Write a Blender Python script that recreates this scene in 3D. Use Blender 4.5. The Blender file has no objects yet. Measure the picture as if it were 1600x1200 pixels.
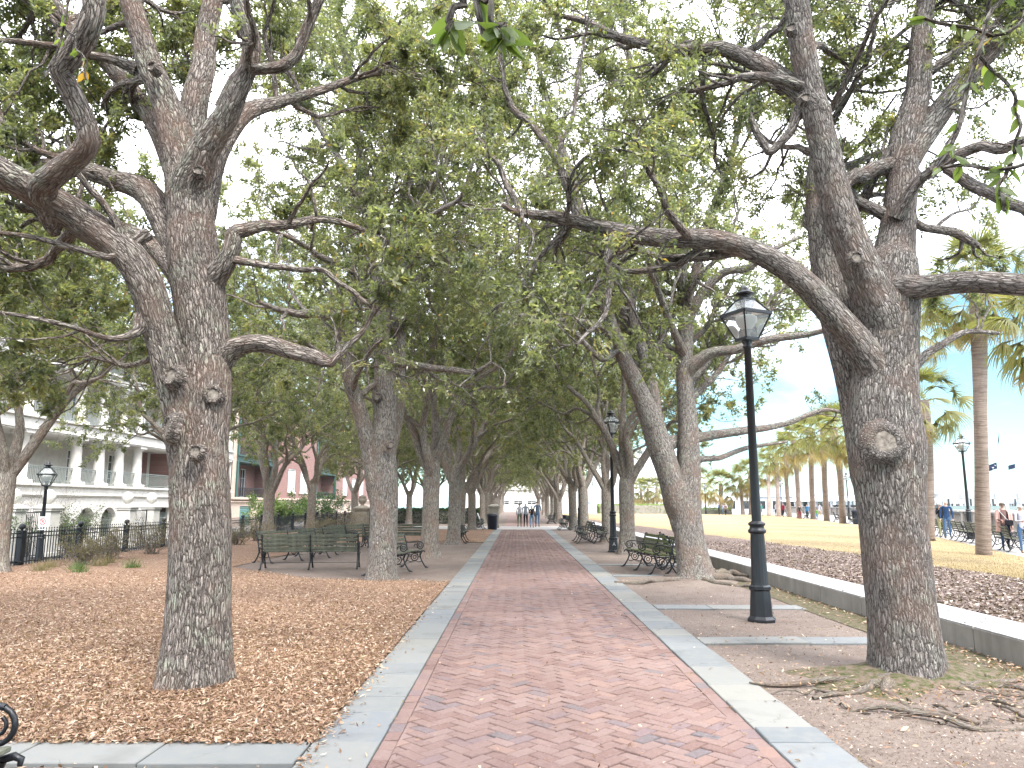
import bpy, math, random
import numpy as np
from mathutils import Vector, Matrix

rnd = random.Random(11)
rng = np.random.default_rng(11)
sc = bpy.context.scene
COL = sc.collection
PI = math.pi

# ---------------------------------------------------------------- camera
cam_data = bpy.data.cameras.new('camera')
cam_data.sensor_width = 36.0
cam_data.lens = 36.0 * 1155.0 / 1600.0
cam_data.clip_start = 0.05
cam_data.clip_end = 12000.0
cam = bpy.data.objects.new('camera', cam_data)
COL.objects.link(cam)
cam.location = (0.0, 0.0, 1.65)
cam.rotation_euler = (PI / 2 + 0.160512, 0.0, 0.005983)
sc.camera = cam

# ---------------------------------------------------------------- sky
SUN_EL, SUN_AZ = math.radians(52), math.radians(150)      # high, to the front right, behind thin cloud
world = bpy.data.worlds.new('World')
sc.world = world
world.use_nodes = True
wn, wl = world.node_tree.nodes, world.node_tree.links
wn.clear()
w_out = wn.new('ShaderNodeOutputWorld')
w_bg = wn.new('ShaderNodeBackground')
w_bg.inputs['Strength'].default_value = 0.06
w_sky = wn.new('ShaderNodeTexSky')
w_sky.sky_type = 'NISHITA'
w_sky.sun_disc = False
w_sky.sun_elevation = SUN_EL
w_sky.sun_rotation = SUN_AZ
w_sky.air_density = 1.0
w_sky.dust_density = 0.6
w_sky.ozone_density = 1.2
w_tc = wn.new('ShaderNodeTexCoord')
w_sep = wn.new('ShaderNodeSeparateXYZ')
wl.new(w_tc.outputs['Generated'], w_sep.inputs[0])
w_map = wn.new('ShaderNodeMapping')
w_map.inputs['Scale'].default_value = (1.0, 1.0, 3.0)
wl.new(w_tc.outputs['Generated'], w_map.inputs['Vector'])
w_noise = wn.new('ShaderNodeTexNoise')
w_noise.inputs['Scale'].default_value = 2.2
w_noise.inputs['Detail'].default_value = 6.0
wl.new(w_map.outputs[0], w_noise.inputs['Vector'])
w_add = wn.new('ShaderNodeMath'); w_add.operation = 'MULTIPLY_ADD'
wl.new(w_sep.outputs['Z'], w_add.inputs[0]); w_add.inputs[1].default_value = 1.6
wl.new(w_noise.outputs['Fac'], w_add.inputs[2])
w_ramp = wn.new('ShaderNodeMapRange')
w_ramp.inputs['From Min'].default_value = 0.72
w_ramp.inputs['From Max'].default_value = 1.15
wl.new(w_add.outputs[0], w_ramp.inputs['Value'])
w_mix = wn.new('ShaderNodeMix'); w_mix.data_type = 'RGBA'
wl.new(w_ramp.outputs[0], w_mix.inputs['Factor'])
w_tint = wn.new('ShaderNodeMix'); w_tint.data_type = 'RGBA'; w_tint.blend_type = 'MULTIPLY'; w_tint.inputs['Factor'].default_value = 1.0
wl.new(w_sky.outputs[0], w_tint.inputs['A']); w_tint.inputs['B'].default_value = (.68, .93, .97, 1.0)      # moist sea air
wl.new(w_tint.outputs['Result'], w_mix.inputs['A'])
w_mix.inputs['B'].default_value = (18.5, 18.8, 20.5, 1.0)      # thin bright overcast
wl.new(w_mix.outputs['Result'], w_bg.inputs['Color'])
wl.new(w_bg.outputs[0], w_out.inputs[0])

sun_data = bpy.data.lights.new('sun', 'SUN')
sun_data.energy = 1.5
sun_data.angle = math.radians(14)
sun_data.color = (1.0, 0.96, 0.9)
sun = bpy.data.objects.new('sun', sun_data)
COL.objects.link(sun)
# direction towards the sun: azimuth measured as in the sky texture (0 = +Y, clockwise towards +X)
sd = Vector((math.sin(SUN_AZ) * math.cos(SUN_EL), math.cos(SUN_AZ) * math.cos(SUN_EL), math.sin(SUN_EL)))
sun.rotation_euler = sd.to_track_quat('Z', 'Y').to_euler()
sun.location = (0, -20, 40)

sc.view_settings.view_transform = 'Standard'
sc.view_settings.look = 'None'
sc.view_settings.gamma = 1.0
sc.view_settings.use_curve_mapping = False
sc.view_settings.exposure = 2.35
sc.cycles.use_denoising = True
sc.cycles.max_bounces = 8
sc.cycles.diffuse_bounces = 6
sc.cycles.glossy_bounces = 2
sc.cycles.transmission_bounces = 4
sc.cycles.transparent_max_bounces = 8
sc.cycles.caustics_reflective = False
sc.cycles.caustics_refractive = False

HAZE = 0.00012

# ---------------------------------------------------------------- helpers
def link(o, parent=None):
    COL.objects.link(o)
    if parent is not None:
        o.parent = parent
    return o

def tag(o, label=None, cat=None, group=None, kind=None):
    if label: o['label'] = label
    if cat: o['category'] = cat
    if group: o['group'] = group
    if kind: o['kind'] = kind
    return o

def empty(name, loc=(0, 0, 0), rz=0.0, parent=None):
    o = bpy.data.objects.new(name, None)
    o.empty_display_size = 0.1
    o.location = loc
    o.rotation_euler = (0, 0, rz)
    return link(o, parent)

def np_mesh(name, verts, quads=None, tris=None, attrs=None, smooth=True):
    me = bpy.data.meshes.new(name)
    verts = np.asarray(verts, dtype=np.float32)
    q = np.asarray(quads if quads is not None else np.zeros((0, 4)), dtype=np.int32).reshape(-1, 4)
    t = np.asarray(tris if tris is not None else np.zeros((0, 3)), dtype=np.int32).reshape(-1, 3)
    me.vertices.add(len(verts))
    me.vertices.foreach_set('co', verts.ravel())
    loops = np.concatenate([q.ravel(), t.ravel()])
    me.loops.add(len(loops))
    me.loops.foreach_set('vertex_index', loops)
    n = len(q) + len(t)
    me.polygons.add(n)
    starts = np.concatenate([np.arange(len(q)) * 4, len(q) * 4 + np.arange(len(t)) * 3]).astype(np.int32)
    me.polygons.foreach_set('loop_start', starts)
    if smooth:
        me.polygons.foreach_set('use_smooth', np.ones(n, dtype=bool))
    for k, (typ, arr) in (attrs or {}).items():
        a = me.attributes.new(k, typ, 'POINT')
        a.data.foreach_set('vector' if typ == 'FLOAT_VECTOR' else 'value', np.asarray(arr, dtype=np.float32).ravel())
    me.update(calc_edges=True)
    return me

def mesh_obj(name, me, mat=None, parent=None, loc=None):
    o = bpy.data.objects.new(name, me)
    if mat is not None and not me.materials:
        for m in (mat if isinstance(mat, (list, tuple)) else [mat]):
            me.materials.append(m)
    if loc is not None:
        o.location = loc
    return link(o, parent)

def copy_tree(o, parent=None):
    c = o.copy()
    COL.objects.link(c)
    c.parent = parent
    for ch in list(o.children):
        copy_tree(ch, c)
    return c

def text_mesh(name, body, size, extrude, mat, parent, loc):
    cu = bpy.data.curves.new(name, "FONT"); cu.body = body; cu.size = size; cu.extrude = extrude; cu.align_x = "CENTER"
    o = bpy.data.objects.new(name + "_tmp", cu); COL.objects.link(o)
    me = bpy.data.meshes.new_from_object(o.evaluated_get(bpy.context.evaluated_depsgraph_get())); bpy.data.objects.remove(o)
    me.name = name; me.materials.clear(); m = mesh_obj(name, me, mat, parent, loc); m.rotation_euler = (PI / 2, 0, 0)
    return m

class MB:
    """collects polygons of several shapes into one mesh"""
    def __init__(s):
        s.v, s.f, s.t, s.m = [], [], [], []
        s.smooth = set()
    def add(s, vs, fs, tint=0.0, mat=0, smooth=False):
        b = len(s.v)
        s.v += [tuple(p) for p in vs]
        s.t += [tint] * len(vs)
        for f in fs:
            if smooth: s.smooth.add(len(s.f))
            s.f.append(tuple(b + i for i in f)); s.m.append(mat)
    def box(s, c, d, rz=0.0, tint=0.0, mat=0, taper=1.0, bev=0.0, M=None):
        hx, hy, hz = d[0] / 2, d[1] / 2, d[2] / 2
        if bev <= 0:
            pts = [(x * hx * (taper if z > 0 else 1), y * hy * (taper if z > 0 else 1), z * hz) for z in (-1, 1) for x, y in ((-1, -1), (1, -1), (1, 1), (-1, 1))]
            fs = [(0, 3, 2, 1), (4, 5, 6, 7), (0, 1, 5, 4), (1, 2, 6, 5), (2, 3, 7, 6), (3, 0, 4, 7)]
        else:
            b = min(bev, hx * .9, hy * .9, hz * .9)
            pts = []
            for (z, q) in ((-hz, b), (-hz + b, 0), (hz - b, 0), (hz, b)):
                t = taper if z > 0 else 1
                pts += [(x * (hx * t - q), y * (hy * t - q), z) for x, y in ((-1, -1), (1, -1), (1, 1), (-1, 1))]
            fs = [(3, 2, 1, 0), (12, 13, 14, 15)]
            for k in range(3):
                for i in range(4):
                    fs.append((4 * k + i, 4 * k + (i + 1) % 4, 4 * k + 4 + (i + 1) % 4, 4 * k + 4 + i))
        cs, sn = math.cos(rz), math.sin(rz)
        out = []
        for p in pts:
            if M is not None:
                p = M @ Vector(p)
            out.append((c[0] + p[0] * cs - p[1] * sn, c[1] + p[0] * sn + p[1] * cs, c[2] + p[2]))
        s.add(out, fs, tint, mat)
    def span(s, a, b, w, h, tint=0.0, mat=0, up=(0, 0, 1)):
        """a bar from a to b, w across and h along up"""
        a, b = Vector(a), Vector(b); d = b - a; L = d.length; d.normalize()
        x = d.cross(Vector(up))
        if x.length < 1e-4: x = d.cross(Vector((1, 0, 0)))
        x.normalize(); z = x.cross(d)
        pts = []
        for e in (a, b):
            for i, j in ((-1, -1), (1, -1), (1, 1), (-1, 1)):
                pts.append(e + x * (i * w / 2) + z * (j * h / 2))
        s.add(pts, [(0, 3, 2, 1), (4, 5, 6, 7), (0, 1, 5, 4), (1, 2, 6, 5), (2, 3, 7, 6), (3, 0, 4, 7)], tint, mat)
    def lathe(s, prof, n=16, c=(0, 0, 0), mod=None, tint=0.0, mat=0, smooth=True, rot=0.0, cap=True):
        vs, fs = [], []
        for k, (r, z) in enumerate(prof):
            for i in range(n):
                a = 2 * PI * i / n + rot
                rr = r * (mod(a, z) if mod else 1)
                vs.append((c[0] + rr * math.cos(a), c[1] + rr * math.sin(a), c[2] + z))
        for k in range(len(prof) - 1):
            for i in range(n):
                j = (i + 1) % n
                fs.append((k * n + i, k * n + j, k * n + n + j, k * n + n + i))
        s.add(vs, fs, tint, mat, smooth)
        if cap:
            s.add(vs[-n:], [tuple(range(n))], tint, mat)
            s.add(vs[:n], [tuple(range(n))[::-1]], tint, mat)
    def tube(s, pts, r, n=6, tint=0.0, mat=0, cap=True, smooth=True):
        pts = [Vector(p) for p in pts]
        rs = r if isinstance(r, (list, tuple)) else [r] * len(pts)
        up = Vector((0.13, 0.2, 1)).normalized()
        vs, fs = [], []
        t0 = (pts[1] - pts[0]).normalized()
        x = t0.cross(up)
        if x.length < .05: x = t0.cross(Vector((1, 0, 0)))
        x.normalize()
        for k, p in enumerate(pts):
            t = (pts[min(k + 1, len(pts) - 1)] - pts[max(k - 1, 0)])
            if t.length < 1e-9: t = t0
            t = t.normalized()
            x = (x - t * x.dot(t)).normalized(); y = t.cross(x)
            for i in range(n):
                a = 2 * PI * i / n
                vs.append(p + (x * math.cos(a) + y * math.sin(a)) * rs[k])
        for k in range(len(pts) - 1):
            for i in range(n):
                j = (i + 1) % n
                fs.append((k * n + i, k * n + j, k * n + n + j, k * n + n + i))
        s.add(vs, fs, tint, mat, smooth)
        if cap:
            s.add(vs[:n], [tuple(range(n))[::-1]], tint, mat); s.add(vs[-n:], [tuple(range(n))], tint, mat)
    def prism(s, poly, z0, z1, bev=0.0, tint=0.0, mat=0, bottom=False, tilt=(0, 0)):
        """vertical prism of a convex counter-clockwise polygon; bevelled top rim"""
        n = len(poly)
        cx = sum(p[0] for p in poly) / n; cy = sum(p[1] for p in poly) / n
        T = lambda x, y, z: (x, y, z + tilt[0] * (x - cx) + tilt[1] * (y - cy))
        rings = [[(x, y, z0) for x, y in poly]]
        if bev > 0:
            rings.append([T(x, y, z1 - bev) for x, y in poly])
            ins = []
            for x, y in poly:
                dx, dy = cx - x, cy - y; L = math.hypot(dx, dy) or 1
                ins.append(T(x + dx / L * bev * 1.3, y + dy / L * bev * 1.3, z1))
            rings.append(ins)
        else:
            rings.append([T(x, y, z1) for x, y in poly])
        vs = [p for r in rings for p in r]; fs = []
        for k in range(len(rings) - 1):
            for i in range(n):
                j = (i + 1) % n
                fs.append((k * n + i, k * n + j, k * n + n + j, k * n + n + i))
        fs.append(tuple((len(rings) - 1) * n + i for i in range(n)))
        if bottom: fs.append(tuple(range(n))[::-1])
        s.add(vs, fs, tint, mat)
    def mesh(s, name):
        me = bpy.data.meshes.new(name)
        me.from_pydata(s.v, [], s.f)
        me.polygons.foreach_set('material_index', s.m)
        sm = np.zeros(len(s.f), dtype=bool)
        if s.smooth: sm[list(s.smooth)] = True
        me.polygons.foreach_set('use_smooth', sm)
        a = me.attributes.new('tint', 'FLOAT', 'POINT')
        a.data.foreach_set('value', s.t)
        me.update()
        return me
    def build(s, name, mat, parent=None, loc=None):
        return mesh_obj(name, s.mesh(name), mat, parent, loc)

# ---------------------------------------------------------------- materials
class NT:
    def __init__(s, name):
        s.mat = bpy.data.materials.new(name); s.mat.use_nodes = True
        s.n, s.l = s.mat.node_tree.nodes, s.mat.node_tree.links
        s.n.clear()
        s.out = s.n.new('ShaderNodeOutputMaterial')
    def N(s, t, **kw):
        n = s.n.new('ShaderNode' + t)
        for k, v in kw.items(): setattr(n, k, v)
        return n
    def L(s, a, b): s.l.new(a, b)
    def val(s, sock, v):
        if hasattr(v, 'is_output') or isinstance(v, bpy.types.NodeSocket): s.l.new(v, sock)
        else: sock.default_value = v
    def math(s, op, a, b=0.0, c=None, clamp=False):
        n = s.N('Math', operation=op, use_clamp=clamp)
        s.val(n.inputs[0], a); s.val(n.inputs[1], b)
        if c is not None: s.val(n.inputs[2], c)
        return n.outputs[0]
    def vmath(s, op, a, b=(0, 0, 0)):
        n = s.N('VectorMath', operation=op); s.val(n.inputs[0], a); s.val(n.inputs[1], b)
        return n.outputs[0]
    def mix(s, f, a, b, blend='MIX'):
        n = s.N('Mix', data_type='RGBA', blend_type=blend)
        s.val(n.inputs['Factor'], f); s.val(n.inputs['A'], col(a)); s.val(n.inputs['B'], col(b))
        return n.outputs['Result']
    def noise(s, vec, scale, detail=4.0, rough=0.55, out='Fac'):
        n = s.N('TexNoise'); s.val(n.inputs['Vector'], vec); n.inputs['Scale'].default_value = scale
        n.inputs['Detail'].default_value = detail; n.inputs['Roughness'].default_value = rough
        return n.outputs[out]
    def voro(s, vec, scale, feature='F1', out='Distance', rnd_=1.0):
        n = s.N('TexVoronoi', feature=feature); s.val(n.inputs['Vector'], vec); n.inputs['Scale'].default_value = scale
        n.inputs['Randomness'].default_value = rnd_
        return n.outputs[out]
    def rng(s, v, a, b, c=0.0, d=1.0):
        n = s.N('MapRange'); s.val(n.inputs['Value'], v)
        n.inputs['From Min'].default_value = a; n.inputs['From Max'].default_value = b
        n.inputs['To Min'].default_value = c; n.inputs['To Max'].default_value = d
        return n.outputs[0]
    def ramp(s, v, stops, interp='LINEAR'):
        n = s.N('ValToRGB'); s.val(n.inputs[0], v); cr = n.color_ramp; cr.interpolation = interp
        while len(cr.elements) < len(stops): cr.elements.new(0.5)
        for e, (p, c) in zip(cr.elements, stops): e.position = p; e.color = col(c)
        return n.outputs['Color']
    def attr(s, name, out='Fac'):
        return s.N('Attribute', attribute_name=name).outputs[out]
    def objrand(s): return s.N('ObjectInfo').outputs['Random']
    def obj(s): return s.N('TexCoord').outputs['Object']
    def pos(s): return s.N('NewGeometry').outputs['Position']
    def bump(s, h, strength=0.5, dist=0.01, normal=None):
        n = s.N('Bump'); n.inputs['Strength'].default_value = strength; n.inputs['Distance'].default_value = dist
        s.val(n.inputs['Height'], h)
        if normal is not None: s.val(n.inputs['Normal'], normal)
        return n.outputs[0]
    def principled(s, color, rough=0.7, spec=0.3, normal=None, metal=0.0, **kw):
        b = s.N('BsdfPrincipled')
        s.val(b.inputs['Base Color'], col(color)); s.val(b.inputs['Roughness'], rough)
        b.inputs['Specular IOR Level'].default_value = spec; b.inputs['Metallic'].default_value = metal
        if normal is not None: s.val(b.inputs['Normal'], normal)
        for k, v in kw.items(): s.val(b.inputs[k], v)
        return b.outputs[0]
    def done(s, shader):
        s.L(shader, s.out.inputs['Surface']); return s.mat

def col(c):
    return (c[0], c[1], c[2], 1.0) if isinstance(c, (tuple, list)) and len(c) == 3 else c

M = {}
def simple(name, c, rough=0.7, spec=0.3, noise=0.12, scale=6.0, bump=0.15, metal=0.0, bd=0.004):
    t = NT(name); p = t.obj()
    n = t.noise(p, scale, 5)
    c2 = tuple(x * (1 - noise * 2) for x in c); c3 = tuple(min(1, x * (1 + noise)) for x in c)
    cc = t.mix(t.rng(n, .3, .7), c2, c3)
    M[name] = t.done(t.principled(cc, rough, spec, t.bump(t.noise(p, scale * 8, 3), bump, bd), metal))
    return M[name]

# bark: plates and cracks follow the limb through the 'bark' attribute (around, around, along)
def bark_mat(name, plate, crack, lichen, ls=1.0, lich=0.5, depth=0.03):
    t = NT(name)
    b = t.attr('bark', 'Vector')
    w = t.vmath('SUBTRACT', t.noise(t.vmath('MULTIPLY', b, (1, 1, .5)), 11.0, 4, .55, out='Color'), (.5, .5, .5))
    v0 = t.vmath('ADD', b, t.vmath('MULTIPLY', w, (.045, .045, .12)))
    v = t.vmath('MULTIPLY', v0, (ls, ls, .2 * ls))
    d1 = t.voro(v, 34.0, 'DISTANCE_TO_EDGE')
    n1 = t.noise(t.vmath('MULTIPLY', v0, (ls, ls, .13 * ls)), 46.0, 4, .6)
    fiss = t.rng(t.math('ABSOLUTE', t.math('SUBTRACT', n1, .5)), 0.0, .085)          # long wandering fissures
    ridge = t.rng(d1, 0.0, 0.20)
    cross = t.noise(t.vmath('MULTIPLY', v0, (ls, ls, .9 * ls)), 60.0, 4, .7)
    fine = t.noise(t.vmath('MULTIPLY', b, (1, 1, .5)), 170.0, 4, .7)
    h = t.math('MULTIPLY', t.math('POWER', t.math('MULTIPLY', ridge, fiss), .6), 1.0)
    hh = h
    h = t.math('ADD', t.math('MULTIPLY', h, .75), t.math('MULTIPLY', cross, .30))
    h = t.math('ADD', h, t.math('MULTIPLY', fine, .16))
    big = t.noise(b, 2.3, 4)
    c = t.mix(t.math('MULTIPLY', t.rng(hh, .12, .62), t.rng(cross, .12, .42)), crack, plate)
    c = t.mix(t.math('MULTIPLY', t.rng(fine, .35, .7), .45), c, tuple(x * .6 for x in plate))
    c = t.mix(t.math('MULTIPLY', t.rng(big, .48, .66), .5), c, (plate[0] * .70, plate[1] * .52, plate[2] * .44))
    lm = t.math('MULTIPLY', t.rng(t.noise(b, 4.0, 8, .75), .50, .62), t.rng(h, .4, .8))
    lm = t.math('MULTIPLY', lm, lich)
    c = t.mix(lm, c, lichen)
    M[name] = t.done(t.principled(c, .92, .12, t.bump(h, 1.0, depth)))
bark_mat('bark', (.33, .285, .255), (.03, .022, .018), (.34, .365, .29), 1.0, .7)
bark_mat('bark_grey', (.30, .27, .25), (.03, .024, .02), (.30, .32, .26), 1.0, .45)
bark_mat('bark_mid', (.37, .335, .305), (.05, .04, .033), (.38, .41, .33), 1.0, .7)
bark_mat('bark_far', (.33, .295, .26), (.09, .07, .058), (.36, .38, .29), .8, .6, .02)
bark_mat('root_bark', (.19, .165, .14), (.07, .055, .045), (.15, .16, .09), 1.6, .6, .006)

def leaf_mat(name, stops, trans=.35, rough=.38, spec=.5):
    t = NT(name)
    f = t.attr('tint')
    c = t.ramp(f, stops)
    p = t.principled(c, rough, spec)
    tr = t.N('BsdfTranslucent'); t.L(t.mix(1.0, c, (2.0, 2.1, 1.1), 'MULTIPLY'), tr.inputs['Color'])
    mx = t.N('MixShader'); mx.inputs[0].default_value = trans
    t.L(p, mx.inputs[1]); t.L(tr.outputs[0], mx.inputs[2])
    M[name] = t.done(mx.outputs[0])
leaf_mat('oak_leaf', [(0, (.05, .066, .038)), (.35, (.105, .122, .066)), (.65, (.155, .168, .086)), (.9, (.23, .23, .125)), (1.0, (.26, .17, .05))], .5, .33, .75)
leaf_mat('near_leaf', [(0, (.05, .08, .025)), (.5, (.12, .16, .045)), (.85, (.19, .23, .06)), (.97, (.35, .2, .03)), (1.0, (.4, .2, .03))], .45)
leaf_mat('palm_leaf', [(0, (.07, .088, .03)), (.5, (.15, .145, .05)), (.8, (.24, .19, .085)), (1, (.34, .25, .13))], .35, .5, .35)
leaf_mat('hedge_leaf', [(0, (.02, .045, .015)), (.6, (.06, .11, .025)), (1, (.17, .22, .05))], .3)
leaf_mat('dry_leaf', [(0, (.075, .04, .026)), (.3, (.185, .105, .066)), (.6, (.31, .198, .13)), (.85, (.42, .315, .225)), (1, (.52, .44, .355))], .15, .6, .3)
leaf_mat('dark_leaf', [(0, (.045, .03, .025)), (.4, (.10, .07, .058)), (.75, (.19, .14, .118)), (1, (.40, .33, .28))], .1, .6, .3)
leaf_mat('dry_shrub', [(0, (.10, .075, .04)), (.5, (.2, .16, .09)), (.8, (.16, .17, .07)), (1, (.32, .26, .16))], .2, .7, .2)

# bricks: one colour per brick, fired grain, dirt in the joints
t = NT('brick'); p = t.pos()
r = t.math('FRACT', t.math('ADD', t.attr('tint'), t.objrand()))
c = t.ramp(r, [(0, (.125, .074, .062)), (.25, (.155, .10, .086)), (.5, (.175, .121, .106)), (.72, (.165, .108, .092)), (.86, (.195, .125, .10)), (.93, (.14, .10, .10)), (1, (.095, .088, .092))])
n1 = t.noise(p, 38, 5, .65); n2 = t.noise(p, 1.3, 4); n3 = t.noise(p, 300, 2)
c = t.mix(t.math('MULTIPLY', t.rng(n1, .45, .72), .45), c, (.25, .195, .19))
c = t.mix(t.math('MULTIPLY', t.rng(n2, .42, .68), .45), c, (.12, .078, .07))
c = t.mix(t.math('MULTIPLY', t.rng(t.noise(p, .7, 5), .5, .7), .35), c, (.24, .175, .157))
M['brick'] = t.done(t.principled(c, .85, .25, t.bump(t.math('ADD', n1, t.math('MULTIPLY', n3, .5)), .6, .004)))

t = NT('joint'); p = t.pos()
M['joint'] = t.done(t.principled(t.mix(t.noise(p, 40), (.035, .026, .022), (.13, .10, .085)), .95, .1))

t = NT('bluestone'); p = t.pos()
r = t.objrand(); r2 = t.math('FRACT', t.math('ADD', t.attr('tint'), r))
c = t.ramp(r2, [(0, (.12, .132, .138)), (.25, (.18, .183, .172)), (.5, (.14, .152, .16)), (.75, (.19, .187, .168)), (1, (.11, .127, .14))])
n1 = t.noise(p, 7, 6, .65); n2 = t.noise(p, 60, 4)
c = t.mix(t.math('MULTIPLY', t.rng(n1, .45, .7), .5), c, (.19, .185, .165))
c = t.mix(t.math('MULTIPLY', t.rng(t.noise(p, 2.0, 5), .55, .72), .5), c, (.09, .09, .085))
crk = t.voro(t.vmath('ADD', p, t.vmath('MULTIPLY', t.noise(p, 5, 4, out='Color'), (.35, .35, .35))), .75, 'DISTANCE_TO_EDGE')
cm = t.math('MULTIPLY', t.rng(crk, .0, .007, 1, 0), t.rng(t.noise(p, 1.1, 3), .5, .56))
c = t.mix(t.math('MULTIPLY', cm, .8), c, (.07, .07, .065))
M['bluestone'] = t.done(t.principled(c, .75, .3, t.bump(t.math('SUBTRACT', t.math('ADD', n1, t.math('MULTIPLY', n2, .25)), cm), .5, .006)))

t = NT('dirt'); p = t.pos()
n1 = t.noise(p, .8, 6); n2 = t.noise(p, 24, 6, .7); n3 = t.noise(p, 130, 4, .7)
c = t.mix(t.rng(n1, .35, .65), (.155, .122, .105), (.20, .165, .14))
c = t.mix(t.math('MULTIPLY', t.rng(n2, .48, .66), .6), c, (.105, .075, .062))
c = t.mix(t.math('MULTIPLY', t.rng(n3, .58, .70), .7), c, (.31, .26, .225))
c = t.mix(t.math('MULTIPLY', t.rng(n3, .44, .32), .7), c, (.06, .042, .034))
c = t.mix(t.math('MULTIPLY', t.rng(t.noise(p, 3.2, 6, .65), .52, .66), .55), c, (.095, .073, .058))
M['dirt'] = t.done(t.principled(c, .95, .15, t.bump(t.math('ADD', n2, t.math('MULTIPLY', n3, .6)), .8, .02)))

t = NT('moss_dirt'); p = t.pos()
n2 = t.noise(p, 14, 6, .7)
c = t.mix(t.rng(n2, .42, .6), (.13, .10, .078), (.045, .056, .018))
M['moss_dirt'] = t.done(t.principled(c, .95, .1, t.bump(n2, .8, .02)))

def mulch(name, a, b, c_, d, sc_=28):
    t = NT(name); p = t.pos()
    q = t.vmath('ADD', p, t.vmath('MULTIPLY', t.noise(p, 9, 3, out='Color'), (.12, .12, .12)))
    vc = t.voro(t.vmath('MULTIPLY', q, (1, 1.7, 1)), sc_, out='Color')
    sx = t.N('SeparateColor'); t.L(vc, sx.inputs[0])
    vd = t.voro(t.vmath('MULTIPLY', q, (1, 1.7, 1)), sc_)
    cc = t.ramp(sx.outputs[0], [(0, a), (.35, b), (.75, c_), (1, d)])
    cc = t.mix(t.math('MULTIPLY', t.rng(t.noise(p, .9, 5), .4, .65), .5), cc, b)
    h = t.math('ADD', t.math('MULTIPLY', vd, -1), sx.outputs[1])
    M[name] = t.done(t.principled(cc, .85, .2, t.bump(h, 1.0, .03)))
mulch('mulch', (.10, .056, .037), (.235, .138, .092), (.35, .23, .155), (.46, .36, .265))
mulch('bed_mulch', (.05, .034, .028), (.11, .075, .062), (.19, .138, .115), (.34, .28, .24), 20)

t = NT('lawn'); p = t.pos()
n1 = t.noise(p, .22, 5); n2 = t.noise(p, 30, 5, .7); n3 = t.noise(p, 2.2, 5)
c = t.mix(t.rng(n1, .35, .65), (.22, .168, .088), (.27, .21, .118))
c = t.mix(t.math('MULTIPLY', t.rng(n3, .45, .65), .4), c, (.24, .185, .105))
c = t.mix(t.math('MULTIPLY', t.rng(n2, .5, .7), .6), c, (.19, .145, .08))
M['lawn'] = t.done(t.principled(c, .9, .1, t.bump(n2, .9, .03)))

def concrete(name, base, dark, streak=0.0, sc_=3.0):
    t = NT(name); p = t.pos()
    n1 = t.noise(p, sc_, 6, .6); n2 = t.noise(p, 90, 3)
    c = t.mix(t.rng(n1, .38, .68), base, tuple(x * .82 for x in base))
    if streak:
        st = t.noise(t.vmath('MULTIPLY', p, (4, 4, .6)), 1.0, 6, .7)
        c = t.mix(t.math('MULTIPLY', t.rng(st, .42, .66), streak), c, dark)
    M[name] = t.done(t.principled(c, .85, .25, t.bump(t.math('ADD', n1, t.math('MULTIPLY', n2, .3)), .35, .006)))
concrete('wall_concrete', (.27, .25, .225), (.12, .105, .09), .45)
concrete('wall_top_skylit', (.38, .383, .385), (.3, .3, .3), .15, 9)  # paler than the wall body: whitening by the sky put into the colour
concrete('pavement', (.28, .268, .25), (.3, .28, .26), .1)
concrete('white_stucco', (.54, .52, .48), (.5, .48, .45), .12)
concrete('cream_stone', (.30, .27, .23), (.3, .27, .23), .3)
concrete('peach_stucco', (.44, .345, .28), (.45, .35, .28), .15)
concrete('asphalt', (.065, .065, .068), (.04, .04, .04), .1)

t = NT('brick_wall'); p = t.obj()
bt = t.N('TexBrick'); mp = t.N('Mapping'); mp.inputs['Rotation'].default_value = (PI / 2, 0, PI / 2)
sp = t.N('SeparateXYZ'); t.L(p, sp.inputs[0]); cb = t.N('CombineXYZ'); t.L(sp.outputs['Y'], cb.inputs['X']); t.L(sp.outputs['Z'], cb.inputs['Y'])
t.L(cb.outputs[0], bt.inputs['Vector']); bt.inputs['Scale'].default_value = 1.0
bt.inputs['Brick Width'].default_value = .22; bt.inputs['Row Height'].default_value = .075; bt.inputs['Mortar Size'].default_value = .008
bt.inputs['Color1'].default_value = (.17, .073, .062, 1); bt.inputs['Color2'].default_value = (.21, .108, .09, 1); bt.inputs['Mortar'].default_value = (.33, .26, .235, 1)
M['brick_wall'] = t.done(t.principled(bt.outputs['Color'], .9, .2, t.bump(bt.outputs['Fac'], -.4, .01)))

simple('iron', (.006, .0075, .011), .38, .5, .2, 12, .25)
simple('iron_fence', (.006, .009, .014), .45, .5, .2, 12, .2)
simple('navy_plastic', (.012, .018, .035), .4, .5)
simple('white_paint', (.65, .65, .635), .5, .4, .03, 3, .05)
simple('green_paint', (.03, .085, .075), .5, .4, .1)
simple('green_shutter', (.035, .13, .115), .5, .4, .08)
simple('grey_rail', (.17, .20, .185), .5, .4, .08)
simple('dark_glass', (.03, .035, .04), .08, .8, .1, 2, .02)
simple('curtain_glass', (.30, .33, .33), .15, .8, .1, 1, .02)
simple('wood_slat', (.115, .12, .09), .85, .2, .22, 9, .15)
simple('mossy_slat', (.105, .12, .055), .9, .2, .25, 7, .15)
simple('cut_wood', (.20, .175, .15), .95, .1, .3, 30, 1.0)
simple('skin', (.42, .26, .20), .55, .4, .03, 5, .05)
simple('bin_liner', (.03, .03, .035), .5)
simple('shoe', (.03, .028, .027), .6)
simple('hair_brown', (.06, .035, .02), .6, .4, .2, 30, .4)
simple('hair_dark', (.02, .016, .014), .55, .4, .2, 30, .4)
simple('hair_grey', (.45, .43, .41), .6, .4, .1, 30, .4)
simple('car_paint', (.02, .10, .095), .25, .6, .02, 3, .0)
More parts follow.
